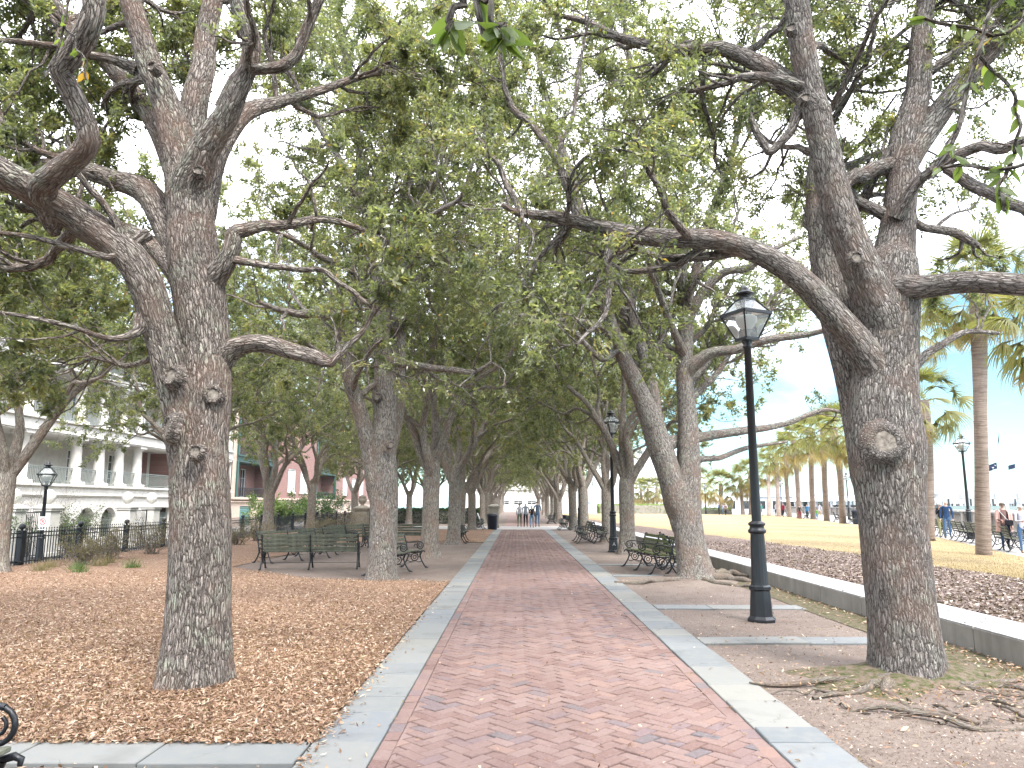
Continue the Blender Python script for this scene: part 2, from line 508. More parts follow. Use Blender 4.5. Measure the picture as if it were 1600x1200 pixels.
simple('tyre', (.02, .02, .02), .85)
simple('red_paint', (.55, .03, .03), .5)
simple('flag_navy', (.004, .008, .035), .8)
simple('far_white', (.60, .62, .64), .6)
simple('roof_blue', (.20, .25, .33), .6)
simple('far_shore', (.16, .21, .24), .9)
simple('bulb_glass', (.75, .75, .72), .3, .5, .02, 5, .02)
simple('ball_tuft', (.15, .09, .05), .9)

# palm trunk: thin horizontal scars
t = NT('palm_trunk'); b = t.attr('bark', 'Vector')
rings = t.noise(t.vmath('MULTIPLY', b, (2.5, 2.5, 42)), 1.0, 4, .6)
n2 = t.noise(b, 22, 5, .7); n3 = t.noise(b, .8, 3)
c = t.mix(t.rng(rings, .35, .65), (.13, .10, .083), (.29, .235, .195))
c = t.mix(t.math('MULTIPLY', t.rng(n2, .5, .7), .5), c, (.12, .085, .07))
c = t.mix(t.math('MULTIPLY', t.rng(n3, .45, .65), .4), c, (.33, .27, .24))
M['palm_trunk'] = t.done(t.principled(c, .95, .1, t.bump(t.math('ADD', rings, t.math('MULTIPLY', n2, .5)), .9, .02)))

t = NT('lantern_glass')
g = t.N('BsdfGlossy'); g.inputs['Roughness'].default_value = .05
tr = t.N('BsdfTransparent'); tr.inputs[0].default_value = (.93, .95, .95, 1)
df = t.N('BsdfDiffuse'); df.inputs[0].default_value = (.75, .79, .79, 1)
m1 = t.N('MixShader'); m1.inputs[0].default_value = .28; t.L(tr.outputs[0], m1.inputs[1]); t.L(df.outputs[0], m1.inputs[2])
fr = t.N('Fresnel'); m2 = t.N('MixShader'); t.L(fr.outputs[0], m2.inputs[0]); t.L(m1.outputs[0], m2.inputs[1]); t.L(g.outputs[0], m2.inputs[2])
M['lantern_glass'] = t.done(m2.outputs[0])

t = NT('water'); p = t.pos()
n1 = t.noise(t.vmath('MULTIPLY', p, (1, 1, 1)), .5, 5, .65)
M['water'] = t.done(t.principled((.10, .20, .22), .12, .5, t.bump(n1, .35, .4)))

# ================================================================ setting: ground, path, beds
def grid_sheet(name, x0, x1, y0, y1, step, zf, mat, inside=None, kind='structure'):
    nx = max(2, int(round((x1 - x0) / step)) + 1); ny = max(2, int(round((y1 - y0) / step)) + 1)
    X, Y = np.meshgrid(np.linspace(x0, x1, nx), np.linspace(y0, y1, ny))
    Z = zf(X, Y)
    v = np.stack([X.ravel(), Y.ravel(), Z.ravel()], 1)
    i = np.arange(nx * ny).reshape(ny, nx)
    q = np.stack([i[:-1, :-1], i[:-1, 1:], i[1:, 1:], i[1:, :-1]], -1).reshape(-1, 4)
    if inside is not None:
        c = v[q].mean(1); q = q[inside(c[:, 0], c[:, 1])]
    o = mesh_obj(name, np_mesh(name, v, q), mat)
    return tag(o, kind=kind)

def wav(X, Y, s, seed=0):
    r = np.random.default_rng(seed); z = 0
    for k in range(9):
        a = r.uniform(0, 2 * PI); f = s * r.uniform(.5, 2.2); ph = r.uniform(0, 6.28)
        z = z + np.sin((X * np.cos(a) + Y * np.sin(a)) * f + ph)
    return z / 9

XL0, XL1 = -1.42, -0.95        # left stone edging
XR0, XR1 = 1.76, 2.22          # right stone edging
PATH_END = 49.0

# bare earth under the trees (both sides), one sheet
grid_sheet('ground', -13.5, 5.2, -4, 170, .5, lambda X, Y: -.03 + .0 * X, M['dirt'])
# lumpy near dirt on the right between edging and wall
grid_sheet('dirt_ground', XR1 + .01, 5.12, 3.0, 50, .12,
           lambda X, Y: -.012 + .012 * wav(X, Y, 5, 1) + .05 * np.exp(-(((X - 3.85) / .9) ** 2 + ((Y - 7.5) / .8) ** 2)) + .04 * np.exp(-(((X - 3.9) / 1.0) ** 2 + ((Y - 16.9) / 1.0) ** 2)), M['dirt'])
grid_sheet('mossy_ground', 4.55, 5.13, 5.0, 30, .12,
           lambda X, Y: .004 + .012 * wav(X, Y, 5, 1) + .03 * (X - 4.8), M['moss_dirt'])

def pad_front(X):      # front edge of the bare bench area on the left (X -> Y)
    return np.where(X > -4.5, 16.4 + (-1.42 - X) * .16, 16.9 + (-4.5 - X) * 1.05)
def mulch_z(X, Y):
    edge = np.clip((XL0 - X) / .35, 0, 1) * np.clip((Y - 5.5) / .3, 0, 1)
    inpad = (Y >= pad_front(X) - .3) & (X > -7.9) & (Y < 33.3)
    edge = np.where(inpad, -.9, edge)
    return .012 + .028 * edge + .022 * wav(X, Y, 2.2, 3) * edge + .07 * np.exp(-(((X + 4.8) / .5) ** 2 + ((Y - 13.9) / .6) ** 2)) + .05 * np.exp(-(((X + 2.8) / .7) ** 2 + ((Y - 6.86) / .6) ** 2))
grid_sheet('mulch_bed', -13.45, XL0 - .01, 5.52, 60, .15, mulch_z, M['mulch'],
           lambda X, Y: (Y < pad_front(X)) | ((X < -7.6) & (Y < 60)) | ((Y > 33) & (Y < 48.5)))
# ground below the camera on the left, dark trodden litter
grid_sheet('litter_ground', -9, XL0 - .01, -3.5, 5.02, .2, lambda X, Y: -.01 + .006 * wav(X, Y, 4, 5), M['bed_mulch'])

# street side, lower than the park
grid_sheet('street', -60, -13.6, -20, 400, 4, lambda X, Y: -.9 + 0 * X, M['asphalt'])
grid_sheet('street_pavement', -17.2, -13.6, -10, 200, 2, lambda X, Y: -.78 + 0 * X, M['pavement'])
grid_sheet('house_pavement', -30.0, -24.5, -10, 300, 2, lambda X, Y: -.77 + 0 * X, M['pavement'])
b = MB(); b.box((-13.55, 78, -.5), (.22, 180, 1.0), bev=.02); tag(b.build('retaining_kerb', M['wall_concrete']), kind='structure')
b = MB()
b.box((-17.26, 95, -.84), (.12, 210, .14)); b.box((-24.44, 145, -.84), (.12, 310, .14)); tag(b.build('kerb', M['cream_stone']), kind='structure')

# right: raised bed, dry lawn, promenade, water
LAWN = [(9.7, 3.0), (13.2, 14.0), (15.2, 22.2), (20.3, 36.0), (26.0, 56.0), (34.0, 91.0), (37, 112.0), (5.9, 114.0), (5.9, 60.0), (8.6, 30), (9.6, 16)]
def edge_x(Y, pts=((3.0, 9.9), (14.0, 12.1), (22.2, 15.2), (36.0, 20.3), (56.0, 26.0), (91.0, 34.0), (114.0, 38.5))):
    return np.interp(Y, [p[0] for p in pts], [p[1] for p in pts])
def bed_x(Y):
    return np.interp(Y, [0, 8, 14, 22, 30, 45, 70], [9.3, 9.5, 9.8, 9.7, 9.2, 8.2, 6.6]) + .12 * np.sin(Y * 2.1) + .07 * np.sin(Y * 5.3)
def lawn_z(X, Y):
    return .21 - .19 * np.clip((X - 9.0) / np.maximum(edge_x(Y) - 9.0, 1.0), 0, 1) + .01 * wav(X, Y, .7, 9)
def bed_z(X, Y):
    k = np.clip((bed_x(Y) - X) / .5, 0, 1)
    return lawn_z(X, Y) + .02 + .035 * k + .02 * wav(X, Y, 3, 8) * k
def strip(name, xa, xb, ys, nx, zf, mat):
    Y = np.repeat(np.array(ys)[:, None], nx, 1); u = np.linspace(0, 1, nx)[None, :]
    A = xa(Y[:, :1]); B = xb(Y[:, :1]); X = A + (B - A) * u
    v = np.stack([X.ravel(), Y.ravel(), zf(X, Y).ravel()], 1)
    i = np.arange(len(ys) * nx).reshape(len(ys), nx)
    q = np.stack([i[:-1, :-1], i[:-1, 1:], i[1:, 1:], i[1:, :-1]], -1).reshape(-1, 4)
    return tag(mesh_obj(name, np_mesh(name, v, q), mat), kind='structure')
strip('lawn', lambda Y: bed_x(Y) - .3, lambda Y: edge_x(Y), np.arange(3, 114, .6), 30, lambda X, Y: lawn_z(X, Y), M['lawn'])
strip('leaf_bed', lambda Y: 5.87 + 0 * Y, lambda Y: bed_x(Y), np.arange(3, 69, .15), 34, bed_z, M['bed_mulch'])
grid_sheet('promenade', 5.3, 120, -10, 190, 5, lambda X, Y: -.012 + 0 * X, M['pavement'], lambda X, Y: (X > edge_x(Y) - 6) & (X < 27 + np.clip(Y - 30, 0, 200) * .27) | (Y > 110) & (X < 60))
grid_sheet('far_ground', -13.5, 60, 165, 420, 15, lambda X, Y: -.05 + 0 * X, M['pavement'])
grid_sheet('water', -200, 6000, -400, 7000, 200, lambda X, Y: -1.6 + 0 * X, M['water'], lambda X, Y: (X > 20) | (Y > 400))

# ---------------------------------------------------------------- brick path
def clip_poly(poly, x0, x1, y0, y1):
    def cut(pl, ins, inter):
        out = []
        for i in range(len(pl)):
            a, b = pl[i - 1], pl[i]
            if ins(b):
                if not ins(a): out.append(inter(a, b))
                out.append(b)
            elif ins(a): out.append(inter(a, b))
        return out
    def lx(x): return lambda a, b: (x, a[1] + (b[1] - a[1]) * (x - a[0]) / (b[0] - a[0]))
    def ly(y): return lambda a, b: (a[0] + (b[0] - a[0]) * (y - a[1]) / (b[1] - a[1]), y)
    for ins, it in ((lambda p: p[0] >= x0, lx(x0)), (lambda p: p[0] <= x1, lx(x1)), (lambda p: p[1] >= y0, ly(y0)), (lambda p: p[1] <= y1, ly(y1))):
        if not poly: return poly
        poly = cut(poly, ins, it)
    return poly
def area(pl): return abs(sum(pl[i - 1][0] * pl[i][1] - pl[i][0] * pl[i - 1][1] for i in range(len(pl)))) / 2

path = grid_sheet('brick_path', XL1 - .005, XR0 + .005, 2.0, PATH_END, .5, lambda X, Y: -.016 + 0 * X, M['joint'])
W, J = .1045, .0048
bx0, bx1 = XL1 + .118, XR0 - .118
c45 = math.sqrt(.5)
bricks = []     # (y, polygon, full, centre, angle)
N = int(PATH_END / W) + 10
for i in range(-40, N):
    for j in range(-40, N):
        s = (i - j) % 4
        if s == 0: a = (i, j, i + 2, j + 1)
        elif s == 3: a = (i, j, i + 1, j + 2)
        else: continue
        u0, v0, u1, v1 = a[0] * W + J, a[1] * W + J, a[2] * W - J, a[3] * W - J
        cx, cy = (u0 + u1 - v0 - v1) / 2 * c45, (u0 + u1 + v0 + v1) / 2 * c45 + 1.5
        if cx < bx0 - .16 or cx > bx1 + .16 or cy < 3.2 or cy > PATH_END - .1: continue
        pl = [((u - v) * c45, (u + v) * c45 + 1.5) for u, v in ((u0, v0), (u1, v0), (u1, v1), (u0, v1))]
        full = all(bx0 <= p[0] <= bx1 for p in pl)
        if not full:
            pl = clip_poly(pl, bx0, bx1, 0, PATH_END)
            if len(pl) < 3 or area(pl) < .0012: continue
        bricks.append((cy, pl, full, (cx, cy), PI / 4 if s == 0 else -PI / 4))
for side, xa in ((0, XL1 + .004), (1, XR0 - .114)):
    y = 3.1 + side * .07
    while y < PATH_END - .2:
        L = .205
        bricks.append((y + L / 2, [(xa, y), (xa + .109, y), (xa + .109, y + L - .009), (xa, y + L - .009)], False, None, 0))
        y += L
bricks.sort(key=lambda q: q[0])
hb = MB(); hw, hl = .5 * W - J, W - J
hb.prism([(-hl, -hw), (hl, -hw), (hl, hw), (-hl, hw)], -.03, 0, bev=.006)
brick_me = hb.mesh('brick'); brick_me.materials.append(M['brick'])
far = MB(); count = 0
for (cy, pl, full, c, ang) in bricks:
    dz = rnd.gauss(0, .0022) + .003 * math.sin(cy * 1.9 + (c[0] if c else 0) * 2.3)
    dz = min(max(dz, -.007), .007)
    tl = (rnd.gauss(0, .02), rnd.gauss(0, .02))
    if cy > 4.0 and count < 300:
        count += 1
        if full:
            o = bpy.data.objects.new('brick', brick_me); o.location = (c[0], c[1], dz)
            o.rotation_euler = (tl[1], -tl[0], ang)
            link(o, path)
        else:
            b = MB(); ox, oy = pl[0]
            b.prism([(x - ox, y - oy) for x, y in pl], -.03, 0, bev=.003, tilt=tl)
            o = b.build('brick', M['brick'], path, (ox, oy, dz))
    else:
        near = cy < 22
        far.prism(pl, -.02, dz, bev=.004 if near else 0, tint=rnd.random(), tilt=tl if cy < 30 else (0, 0))
tag(far.build('brick_paving', M['brick'], path), kind='stuff')

# ---------------------------------------------------------------- stone edgings: each slab its own piece
def edging(name, x0, x1, seed):
    r = random.Random(seed)
    base = MB(); base.box(((x0 + x1) / 2, (3 + PATH_END) / 2, -.035), (x1 - x0, PATH_END - 3, .03))
    e = tag(base.build(name, M['joint']), kind='structure')
    y = 3.0; st = MB()
    while y < PATH_END - .3:
        L = r.choice((.36, .46, .52, .6, .72, .9)) * r.uniform(.92, 1.08)
        if y + L > PATH_END: L = PATH_END - y
        b = MB() if y < 32 else st
        a = r.uniform(-.004, .004)
        b.prism([(x0 + .004 + a, y + .008), (x1 - .004, y + .008 + a), (x1 - .004 - a, y + L - .006), (x0 + .004, y + L - .006 + a)], -.04, .012 + r.uniform(-.004, .004), bev=.006, tint=r.random(), tilt=(r.gauss(0, .006), r.gauss(0, .006)))
        if y < 32: b.build('slab', M['bluestone'], e)
        y += L
    tag(st.build('slab_run', M['bluestone'], e), kind='stuff')
edging('left_edging', XL0, XL1, 4)
edging('right_edging', XR0, XR1, 5)
def cross_strip(name, x0, x1, y0, y1, z, seed, slope=0.0):
    r = random.Random(seed)
    e = empty(name, (0, 0, 0)); tag(e, kind='structure')
    x = x0
    while x < x1 - .1:
        L = min(r.uniform(.75, 1.3), x1 - x)
        b = MB(); s0 = slope * (x - x0); s1 = slope * (x + L - x0)
        b.prism([(x + .005, y0 + s0), (x + L - .005, y0 + s1), (x + L - .005, y1 + s1), (x + .005, y1 + s0)], -.06, z + r.uniform(-.003, .003), bev=.006, tint=r.random(), tilt=(r.gauss(0, .005), 0))
        b.build('slab', M['bluestone'], e)
        x += L
cross_strip('near_cross_edging', -8.6, XL0 - .006, 5.04, 5.5, .014, 1, 0.0)
cross_strip('first_pit_edging', XR1 + .01, 4.5, 9.2, 9.62, .01, 2)
cross_strip('second_pit_edging', XR1 + .01, 4.6, 12.15, 12.6, .01, 3)
cross_strip('third_pit_edging', XR1 + .01, 3.5, 17.5, 17.85, .008, 6)
cross_strip('fourth_pit_edging', XR1 + .01, 4.6, 20.6, 21.0, .008, 7)
# pale band where the walk crosses the entrance
b = MB(); b.box((.4, PATH_END + 3.6, -.02), (16, 7.2, .03)); tag(b.build('crossing_band', M['pavement']), kind='structure')
b = MB(); b.box((.38, PATH_END + 7.2 + 34, -.018), (2.67, 68, .03)); tag(b.build('far_brick_path', M['brick_wall'] if False else M['brick']), kind='structure')

# ---------------------------------------------------------------- low seat wall
wall = empty('low_wall', (5.15, 3.0, 0))
tag(wall, 'long low concrete seat wall with sky light painted pale on its top between tree pits and raised leaf bed', 'wall')
y = 3.0; r = random.Random(8)
rest = MB()
while y < 69:
    L = 1.42 * r.uniform(.95, 1.06)
    tgt = MB() if y < 50 else rest
    oy = y - 3.0
    tgt.box((.36, oy + L / 2, .05), (.72, L - .012, .44), bev=.008, mat=0)
    top_z = .27
    tgt.box((.36, oy + L / 2, top_z + .008), (.706, L - .022, .014), bev=.005, mat=1)  # thin top layer carrying the painted sky light
    if y < 50: tgt.build('stone_block', [M['wall_concrete'], M['wall_top_skylit']], wall)
    y += L
tag(rest.build('block_run', [M['wall_concrete'], M['wall_top_skylit']], wall), kind='stuff')

# moss and humus collar round the first right oak
nr, na = 12, 72
V = []; Q = []
for i in range(nr + 1):
    for k in range(na):
        a = 2 * PI * k / na; R_ = (.28 + .62 * (i / nr)) * (1 + (.28 * math.sin(2 * a + .6) + .16 * math.sin(5 * a) + .1 * math.sin(9 * a + 1)) * i / nr)
        x, y = 3.8 + R_ * math.cos(a) * 1.05, 7.5 + R_ * math.sin(a) * .85
        V.append((x, y, .085 * (1 - i / nr) ** 1.3 + .046 * math.exp(-((x - 3.85) / .9) ** 2 - ((y - 7.5) / .8) ** 2) - .012 * (i == nr) + .012 * math.sin(x * 23) * math.sin(y * 27) * (1 - i / nr)))
for i in range(nr):
    for k in range(na): Q.append((i * na + k, i * na + (k + 1) % na, (i + 1) * na + (k + 1) % na, (i + 1) * na + k)[::-1])
tag(mesh_obj('moss_ground', np_mesh('moss_ground', np.array(V), np.array(Q)), M['moss_dirt']), kind='structure')

# ================================================================ trees
def nrm(a):
    return a / np.maximum(np.linalg.norm(a, axis=-1, keepdims=True), 1e-9)

def curves(P0, D0, L, n, wob, up, r):
    B = len(P0); D = nrm(D0); P = P0.copy(); out = [P.copy()]
    for i in range(n):
        D = nrm(D + r.normal(0, wob, (B, 3)) + np.array([0, 0, up]))
        P = P + D * (L / n)[:, None]
        out.append(P.copy())
    return np.stack(out, 1)

def tubes(pts, rad, seg, r, lump=0.0, flare=None, cap=False):
    """pts (B,n,3), rad (B,n) -> verts, quads, bark coords"""
    B, n, _ = pts.shape
    T = nrm(np.gradient(pts, axis=1))
    ref = np.where(np.abs(T[:, 0, 2:3]) > .8, np.array([[1., 0, 0]]), np.array([[0, 0, 1.]]))
    X = nrm(np.cross(T[:, 0], ref)); ang = np.arange(seg) * 2 * PI / seg
    ca, sa = np.cos(ang), np.sin(ang)
    s = np.concatenate([np.zeros((B, 1)), np.cumsum(np.linalg.norm(np.diff(pts, axis=1), axis=2), 1)], 1)
    off = r.uniform(0, 50, (B, 1))
    V = np.empty((B, n, seg, 3), np.float32); A = np.empty((B, n, seg, 3), np.float32)
    ph = r.uniform(0, 6.28, (B, 6))
    for k in range(n):
        X = nrm(X - T[:, k] * np.sum(X * T[:, k], 1, keepdims=True)); Y = np.cross(T[:, k], X)
        R = np.repeat(rad[:, k:k + 1], seg, 1)
        if lump:
            q = s[:, k:k + 1]
            w = rad.mean(1, keepdims=True) * 14 + .5
            R = R * (1 + lump * (np.sin(ang[None] * 2 + ph[:, :1] + q * 2.1 / w) + .8 * np.sin(ang[None] * 3 + ph[:, 1:2] - q * 3.3 / w) + .7 * np.sin(q * 5 / w + ph[:, 2:3]) + .5 * np.sin(ang[None] * 5 + q * 7 / w + ph[:, 3:4])))
        if flare is not None:
            z = pts[:, k, 2:3]
            R = R * (1 + flare * np.exp(-np.maximum(z, 0) / .22) * (1 + .5 * np.cos(ang[None] * 5 + ph[:, 4:5]) + .3 * np.cos(ang[None] * 3 + ph[:, 5:6])))
        V[:, k] = pts[:, k, None, :] + (X[:, None, :] * ca[None, :, None] + Y[:, None, :] * sa[None, :, None]) * R[..., None]
        A[:, k, :, 0] = ca[None] * rad[:, k:k + 1]; A[:, k, :, 1] = sa[None] * rad[:, k:k + 1]; A[:, k, :, 2] = (s[:, k:k + 1] + off)
    idx = np.arange(B * n * seg).reshape(B, n, seg)
    a = idx[:, :-1]; b = idx[:, 1:]
    Q = np.stack([a, np.roll(a, -1, 2), np.roll(b, -1, 2), b], -1).reshape(-1, 4)
    return V.reshape(-1, 3), Q, A.reshape(-1, 3)

class Soup:
    def __init__(s): s.v, s.q, s.a, s.n = [], [], [], 0
    def add(s, v, q, a):
        s.v.append(v); s.q.append(q + s.n); s.a.append(a); s.n += len(v)
    def mesh(s, name, attr='bark'):
        a = np.concatenate(s.a)
        return np_mesh(name, np.concatenate(s.v), np.concatenate(s.q), attrs={attr: ('FLOAT_VECTOR' if a.ndim == 2 else 'FLOAT', a)})

def resample(pl, n, r, jit=0.0):
    """Catmull-Rom through (x,y,z,r) points, n samples evenly in length"""
    p = np.array(pl, float)
    if len(p) == 2: p = np.stack([p[0], (p[0] + p[1]) / 2, p[1]])
    e = np.concatenate([[2 * p[0] - p[1]], p, [2 * p[-1] - p[-2]]])
    out = []
    for i in range(1, len(e) - 2):
        for t in np.linspace(0, 1, 12, endpoint=False):
            a, b, c, d = e[i - 1], e[i], e[i + 1], e[i + 2]
            out.append(.5 * (2 * b + (c - a) * t + (2 * a - 5 * b + 4 * c - d) * t * t + (3 * b - a - 3 * c + d) * t ** 3))
    out.append(e[-2]); out = np.array(out)
    s = np.concatenate([[0], np.cumsum(np.linalg.norm(np.diff(out[:, :3], axis=0), axis=1))])
    u = np.linspace(0, s[-1], n)
    o = np.stack([np.interp(u, s, out[:, k]) for k in range(4)], 1)
    if jit:
        w = np.stack([np.interp(u, np.linspace(0, s[-1], 9), r.normal(0, jit, 9)) for _ in range(3)], 1)
        o[:, :3] += w * np.sin(np.linspace(0, PI, n))[:, None]
    o[:, 3] = np.maximum(o[:, 3], .006)
    return o

def sample(pts, rad, bi, t):
    n = pts.shape[1] - 1
    f = t * n; i = np.minimum(f.astype(int), n - 1); w = (f - i)[:, None]
    p = pts[bi, i] * (1 - w) + pts[bi, i + 1] * w
    d = nrm(pts[bi, i + 1] - pts[bi, i])
    R = rad[bi, i] * (1 - w[:, 0]) + rad[bi, i + 1] * w[:, 0]
    return p, d, R

def kids(pts, rad, length, per_m, t0, ratio, r, n, wob, up, spread=1.0, rr=.55, maxL=3.0, flat=.55, tip=True):
    B = len(pts); cnt = np.maximum(1, np.round(length * per_m * r.uniform(.8, 1.2, B))).astype(int)
    bi = np.repeat(np.arange(B), cnt)
    t = t0[bi] + (1 - t0[bi]) * r.uniform(0, 1, len(bi)) ** .8 if isinstance(t0, np.ndarray) else t0 + (1 - t0) * r.uniform(0, 1, len(bi)) ** .8
    if tip:
        bi = np.concatenate([bi, np.arange(B)]); t = np.concatenate([t, np.full(B, .985)])
    p, d, R = sample(pts, rad, bi, t)
    side = r.normal(0, 1, (len(bi), 3)); side[:, 2] *= flat
    side = nrm(side - d * np.sum(side * d, 1, keepdims=True))
    D = nrm(d * r.uniform(.35, .9, (len(bi), 1)) + side * spread + np.array([0, 0, up]))
    L = np.minimum(length[bi] * ratio * r.uniform(.6, 1.25, len(bi)) * (1.15 - .55 * t), maxL)
    c = curves(p, D, L, n, wob, up * .35, r)
    r0 = np.minimum(R * rr, .014 + L * .028)
    ra = r0[:, None] * np.linspace(1, .35, n + 1)[None, :]
    return c, np.maximum(ra, .0035), L

def leaf_quads(base, axis, r, ln, wd, tint):
    n = len(base)
    nm = nrm(r.normal(0, 1, (n, 3)) + np.array([0, 0, .6]))
    side = nrm(np.cross(axis, nm)); up = np.cross(side, axis)
    ln = ln * r.uniform(.65, 1.25, (n, 1)); wd = wd * r.uniform(.75, 1.2, (n, 1))
    mid = base + axis * ln * .48 + up * ln * .06
    V = np.stack([base, mid + side * wd * .5 + up * wd * .18, base + axis * ln - up * ln * .1, mid - side * wd * .5 + up * wd * .18], 1)
    Q = np.arange(n * 4).reshape(n, 4)
    return V.reshape(-1, 3), Q, np.repeat(tint, 4)

def oak_meshes(trunk, limbs, seed, leaves=60000, leaf=(.07, .026), dens=1.0, lv=(1.6, 3.2, 5.0), seg=(40, 16, 8, 5), flare=.28, t_start=.3, jit=.04, zmin=2.6, fine=False, base=(0, 0, 0), low=None, keep=None, spread=1.0):
    """trunk, limbs: lists of (x,y,z,r) in world; returns trunk, branches and crown meshes local to base"""
    r = np.random.default_rng(seed); base = np.array(base)
    tk = resample(trunk, 60 if fine else 24, r, 0.0)
    e, dd = tk[-1], nrm(tk[-1, :3] - tk[-2, :3])
    dome = [np.append(e[:3] + dd * e[3] * 1.1 * math.sin(a), e[3] * math.cos(a)) for a in (.35, .7, 1.0, 1.25, 1.45, 1.56)]
    tk = np.concatenate([tk, np.array(dome)])
    S = Soup()
    v, q, a = tubes(tk[None, :, :3], tk[None, :, 3], seg[0], r, .022, flare)
    S.add(v - base, q, a)
    LP, LR, LL, T0 = [], [], [], []
    for lb in limbs:
        l = resample(lb, 28, r, jit * .5)
        l[:, 3] *= 1 + .16 * np.exp(-np.linspace(0, 28, 28) / 2.5)
        tg = nrm(l[1, :3] - l[0, :3]); dn = nrm(-tg * .75 + np.array([0, 0, -.65]))
        ext = [np.append(l[0, :3] + (-tg * .35 * (1 - k) + dn) * l[0, 3] * d_, l[0, 3] * q_) for k, d_, q_ in ((1, 2.6, .02), (.9, 2.35, .3), (.8, 1.95, .52), (.6, 1.4, .73), (.3, .7, .9))]
        le = np.concatenate([np.array(ext), l]) if l[0, 3] > .095 else l
        v, q, a = tubes(le[None, :, :3], le[None, :, 3], seg[1] + (8 if l[0, 3] > .12 else 0), r, .03)
        S.add(v - base, q, a)
        LP.append(l[:, :3]); LR.append(l[:, 3]); LL.append(np.linalg.norm(np.diff(l[:, :3], axis=0), axis=1).sum())
        T0.append(t_start)
    trunk_me = S.mesh('trunk')
    LP, LR, LL, T0 = np.array(LP), np.array(LR), np.array(LL), np.array(T0)
    S = Soup()
    c1, r1, l1 = kids(LP, LR, LL, lv[0] * dens, T0, .5, r, 10, .2, .08, spread, .5, 2.9, flat=.75)
    m = c1[:, 0, 2] > zmin
    if keep is not None: m &= keep(c1[:, -1])
    c1, r1, l1 = c1[m], r1[m], l1[m]
    v, q, a = tubes(c1, r1, seg[2], r, .03); S.add(v - base, q, a)
    c2, r2, l2 = kids(c1, r1, l1, lv[1], .15, .6, r, 6, .2, .05, 1.1, .55, 1.5, flat=.8)
    m = c2[:, -1, 2] > zmin - .2
    if keep is not None: m &= keep(c2[:, -1])
    c2, r2, l2 = c2[m], r2[m], l2[m]
    v, q, a = tubes(c2, r2, seg[3], r); S.add(v - base, q, a)
    c3, r3, l3 = kids(c2, r2, l2, lv[2], .1, .6, r, 3, .2, .0, 1.2, .6, .75, flat=.9)
    if keep is not None:
        m = keep(c3[:, -1]); c3, r3, l3 = c3[m], r3[m], l3[m]
    st_ = 1 if fine else 3
    v, q, a = tubes(c3[:, ::st_], r3[:, ::st_] * .8, 3, r); S.add(v - base, q, a)
    br_me = S.mesh('branches')
    nt = len(c3); print('oak', seed, len(c1), len(c2), nt)
    bi = r.integers(0, nt, leaves); w = r.gamma(2.2, .45, nt) * (.35 + l3)    # some twigs bare, some thick
    bi = r.choice(nt, leaves, p=w / w.sum())
    p, d, R = sample(c3, r3, bi, np.clip(r.beta(2.2, 1.2, leaves), 0, .999))
    p = p + r.normal(0, .035, p.shape)
    ax = nrm(d * .7 + r.normal(0, .65, d.shape) + np.array([0, 0, .05]))
    tw = np.clip(r.normal(.53, .17, nt), 0, .85)
    tint = np.clip(tw[bi] + r.normal(0, .14, leaves), 0, .93)
    tint = np.where(r.random(leaves) < .006, 1.0, tint)
    v, q, a = leaf_quads(p, ax, r, leaf[0], leaf[1], tint)
    cr = np_mesh('crown', v - base, q, attrs={'tint': ('FLOAT', a)}, smooth=False)
    return trunk_me, br_me, cr

def oak_place(name, label, meshes, loc, rz=0.0, scale=1.0, bark='bark', group=None):
    root = empty(name, loc, rz); root.scale = (scale,) * 3
    tag(root, label, 'oak tree', group)
    for nm, me, mt in zip(('trunk', 'branches', 'crown'), meshes, (M[bark], M[bark], M['oak_leaf'])):
        if not me.materials: me.materials.append(mt)
        link(bpy.data.objects.new(nm, me), root)
    return root

def knot(parent, pos, direction, rad, depth=.05, base=(0, 0, 0), mat='bark', cut=True):
    """healed branch scar: a raised bark collar with a paler cut face"""
    d = Vector(direction).normalized(); u = d.orthogonal().normalized(); w = d.cross(u)
    prof = [(1.45, -.9), (1.25, -.1), (1.12, .45), (.95, .68), (.78, .62), (.62, .35)]
    n = 18; V, A = [], []
    for (q, h) in prof:
        for i in range(n):
            an = 2 * PI * i / n; rr = rad * q * (1 + .06 * math.sin(3 * an + rad * 90) + .04 * math.sin(7 * an))
            P_ = Vector(pos) - Vector(base) + (u * math.cos(an) + w * math.sin(an)) * rr + d * (h * depth)
            V.append(P_); A.append((rr * math.cos(an), rr * math.sin(an), h * depth))
    Q = [(k * n + i, k * n + (i + 1) % n, (k + 1) * n + (i + 1) % n, (k + 1) * n + i) for k in range(len(prof) - 1) for i in range(n)]
    me = np_mesh('knot', np.array(V), np.array(Q), attrs={'bark': ('FLOAT_VECTOR', np.array(A))})
    o = mesh_obj('knot', me, M[mat], parent)
    f = MB(); f.add([V[-n + i] for i in range(n)], [tuple(range(n))]); f.build('cut_face', M['cut_wood'], o)
    return o

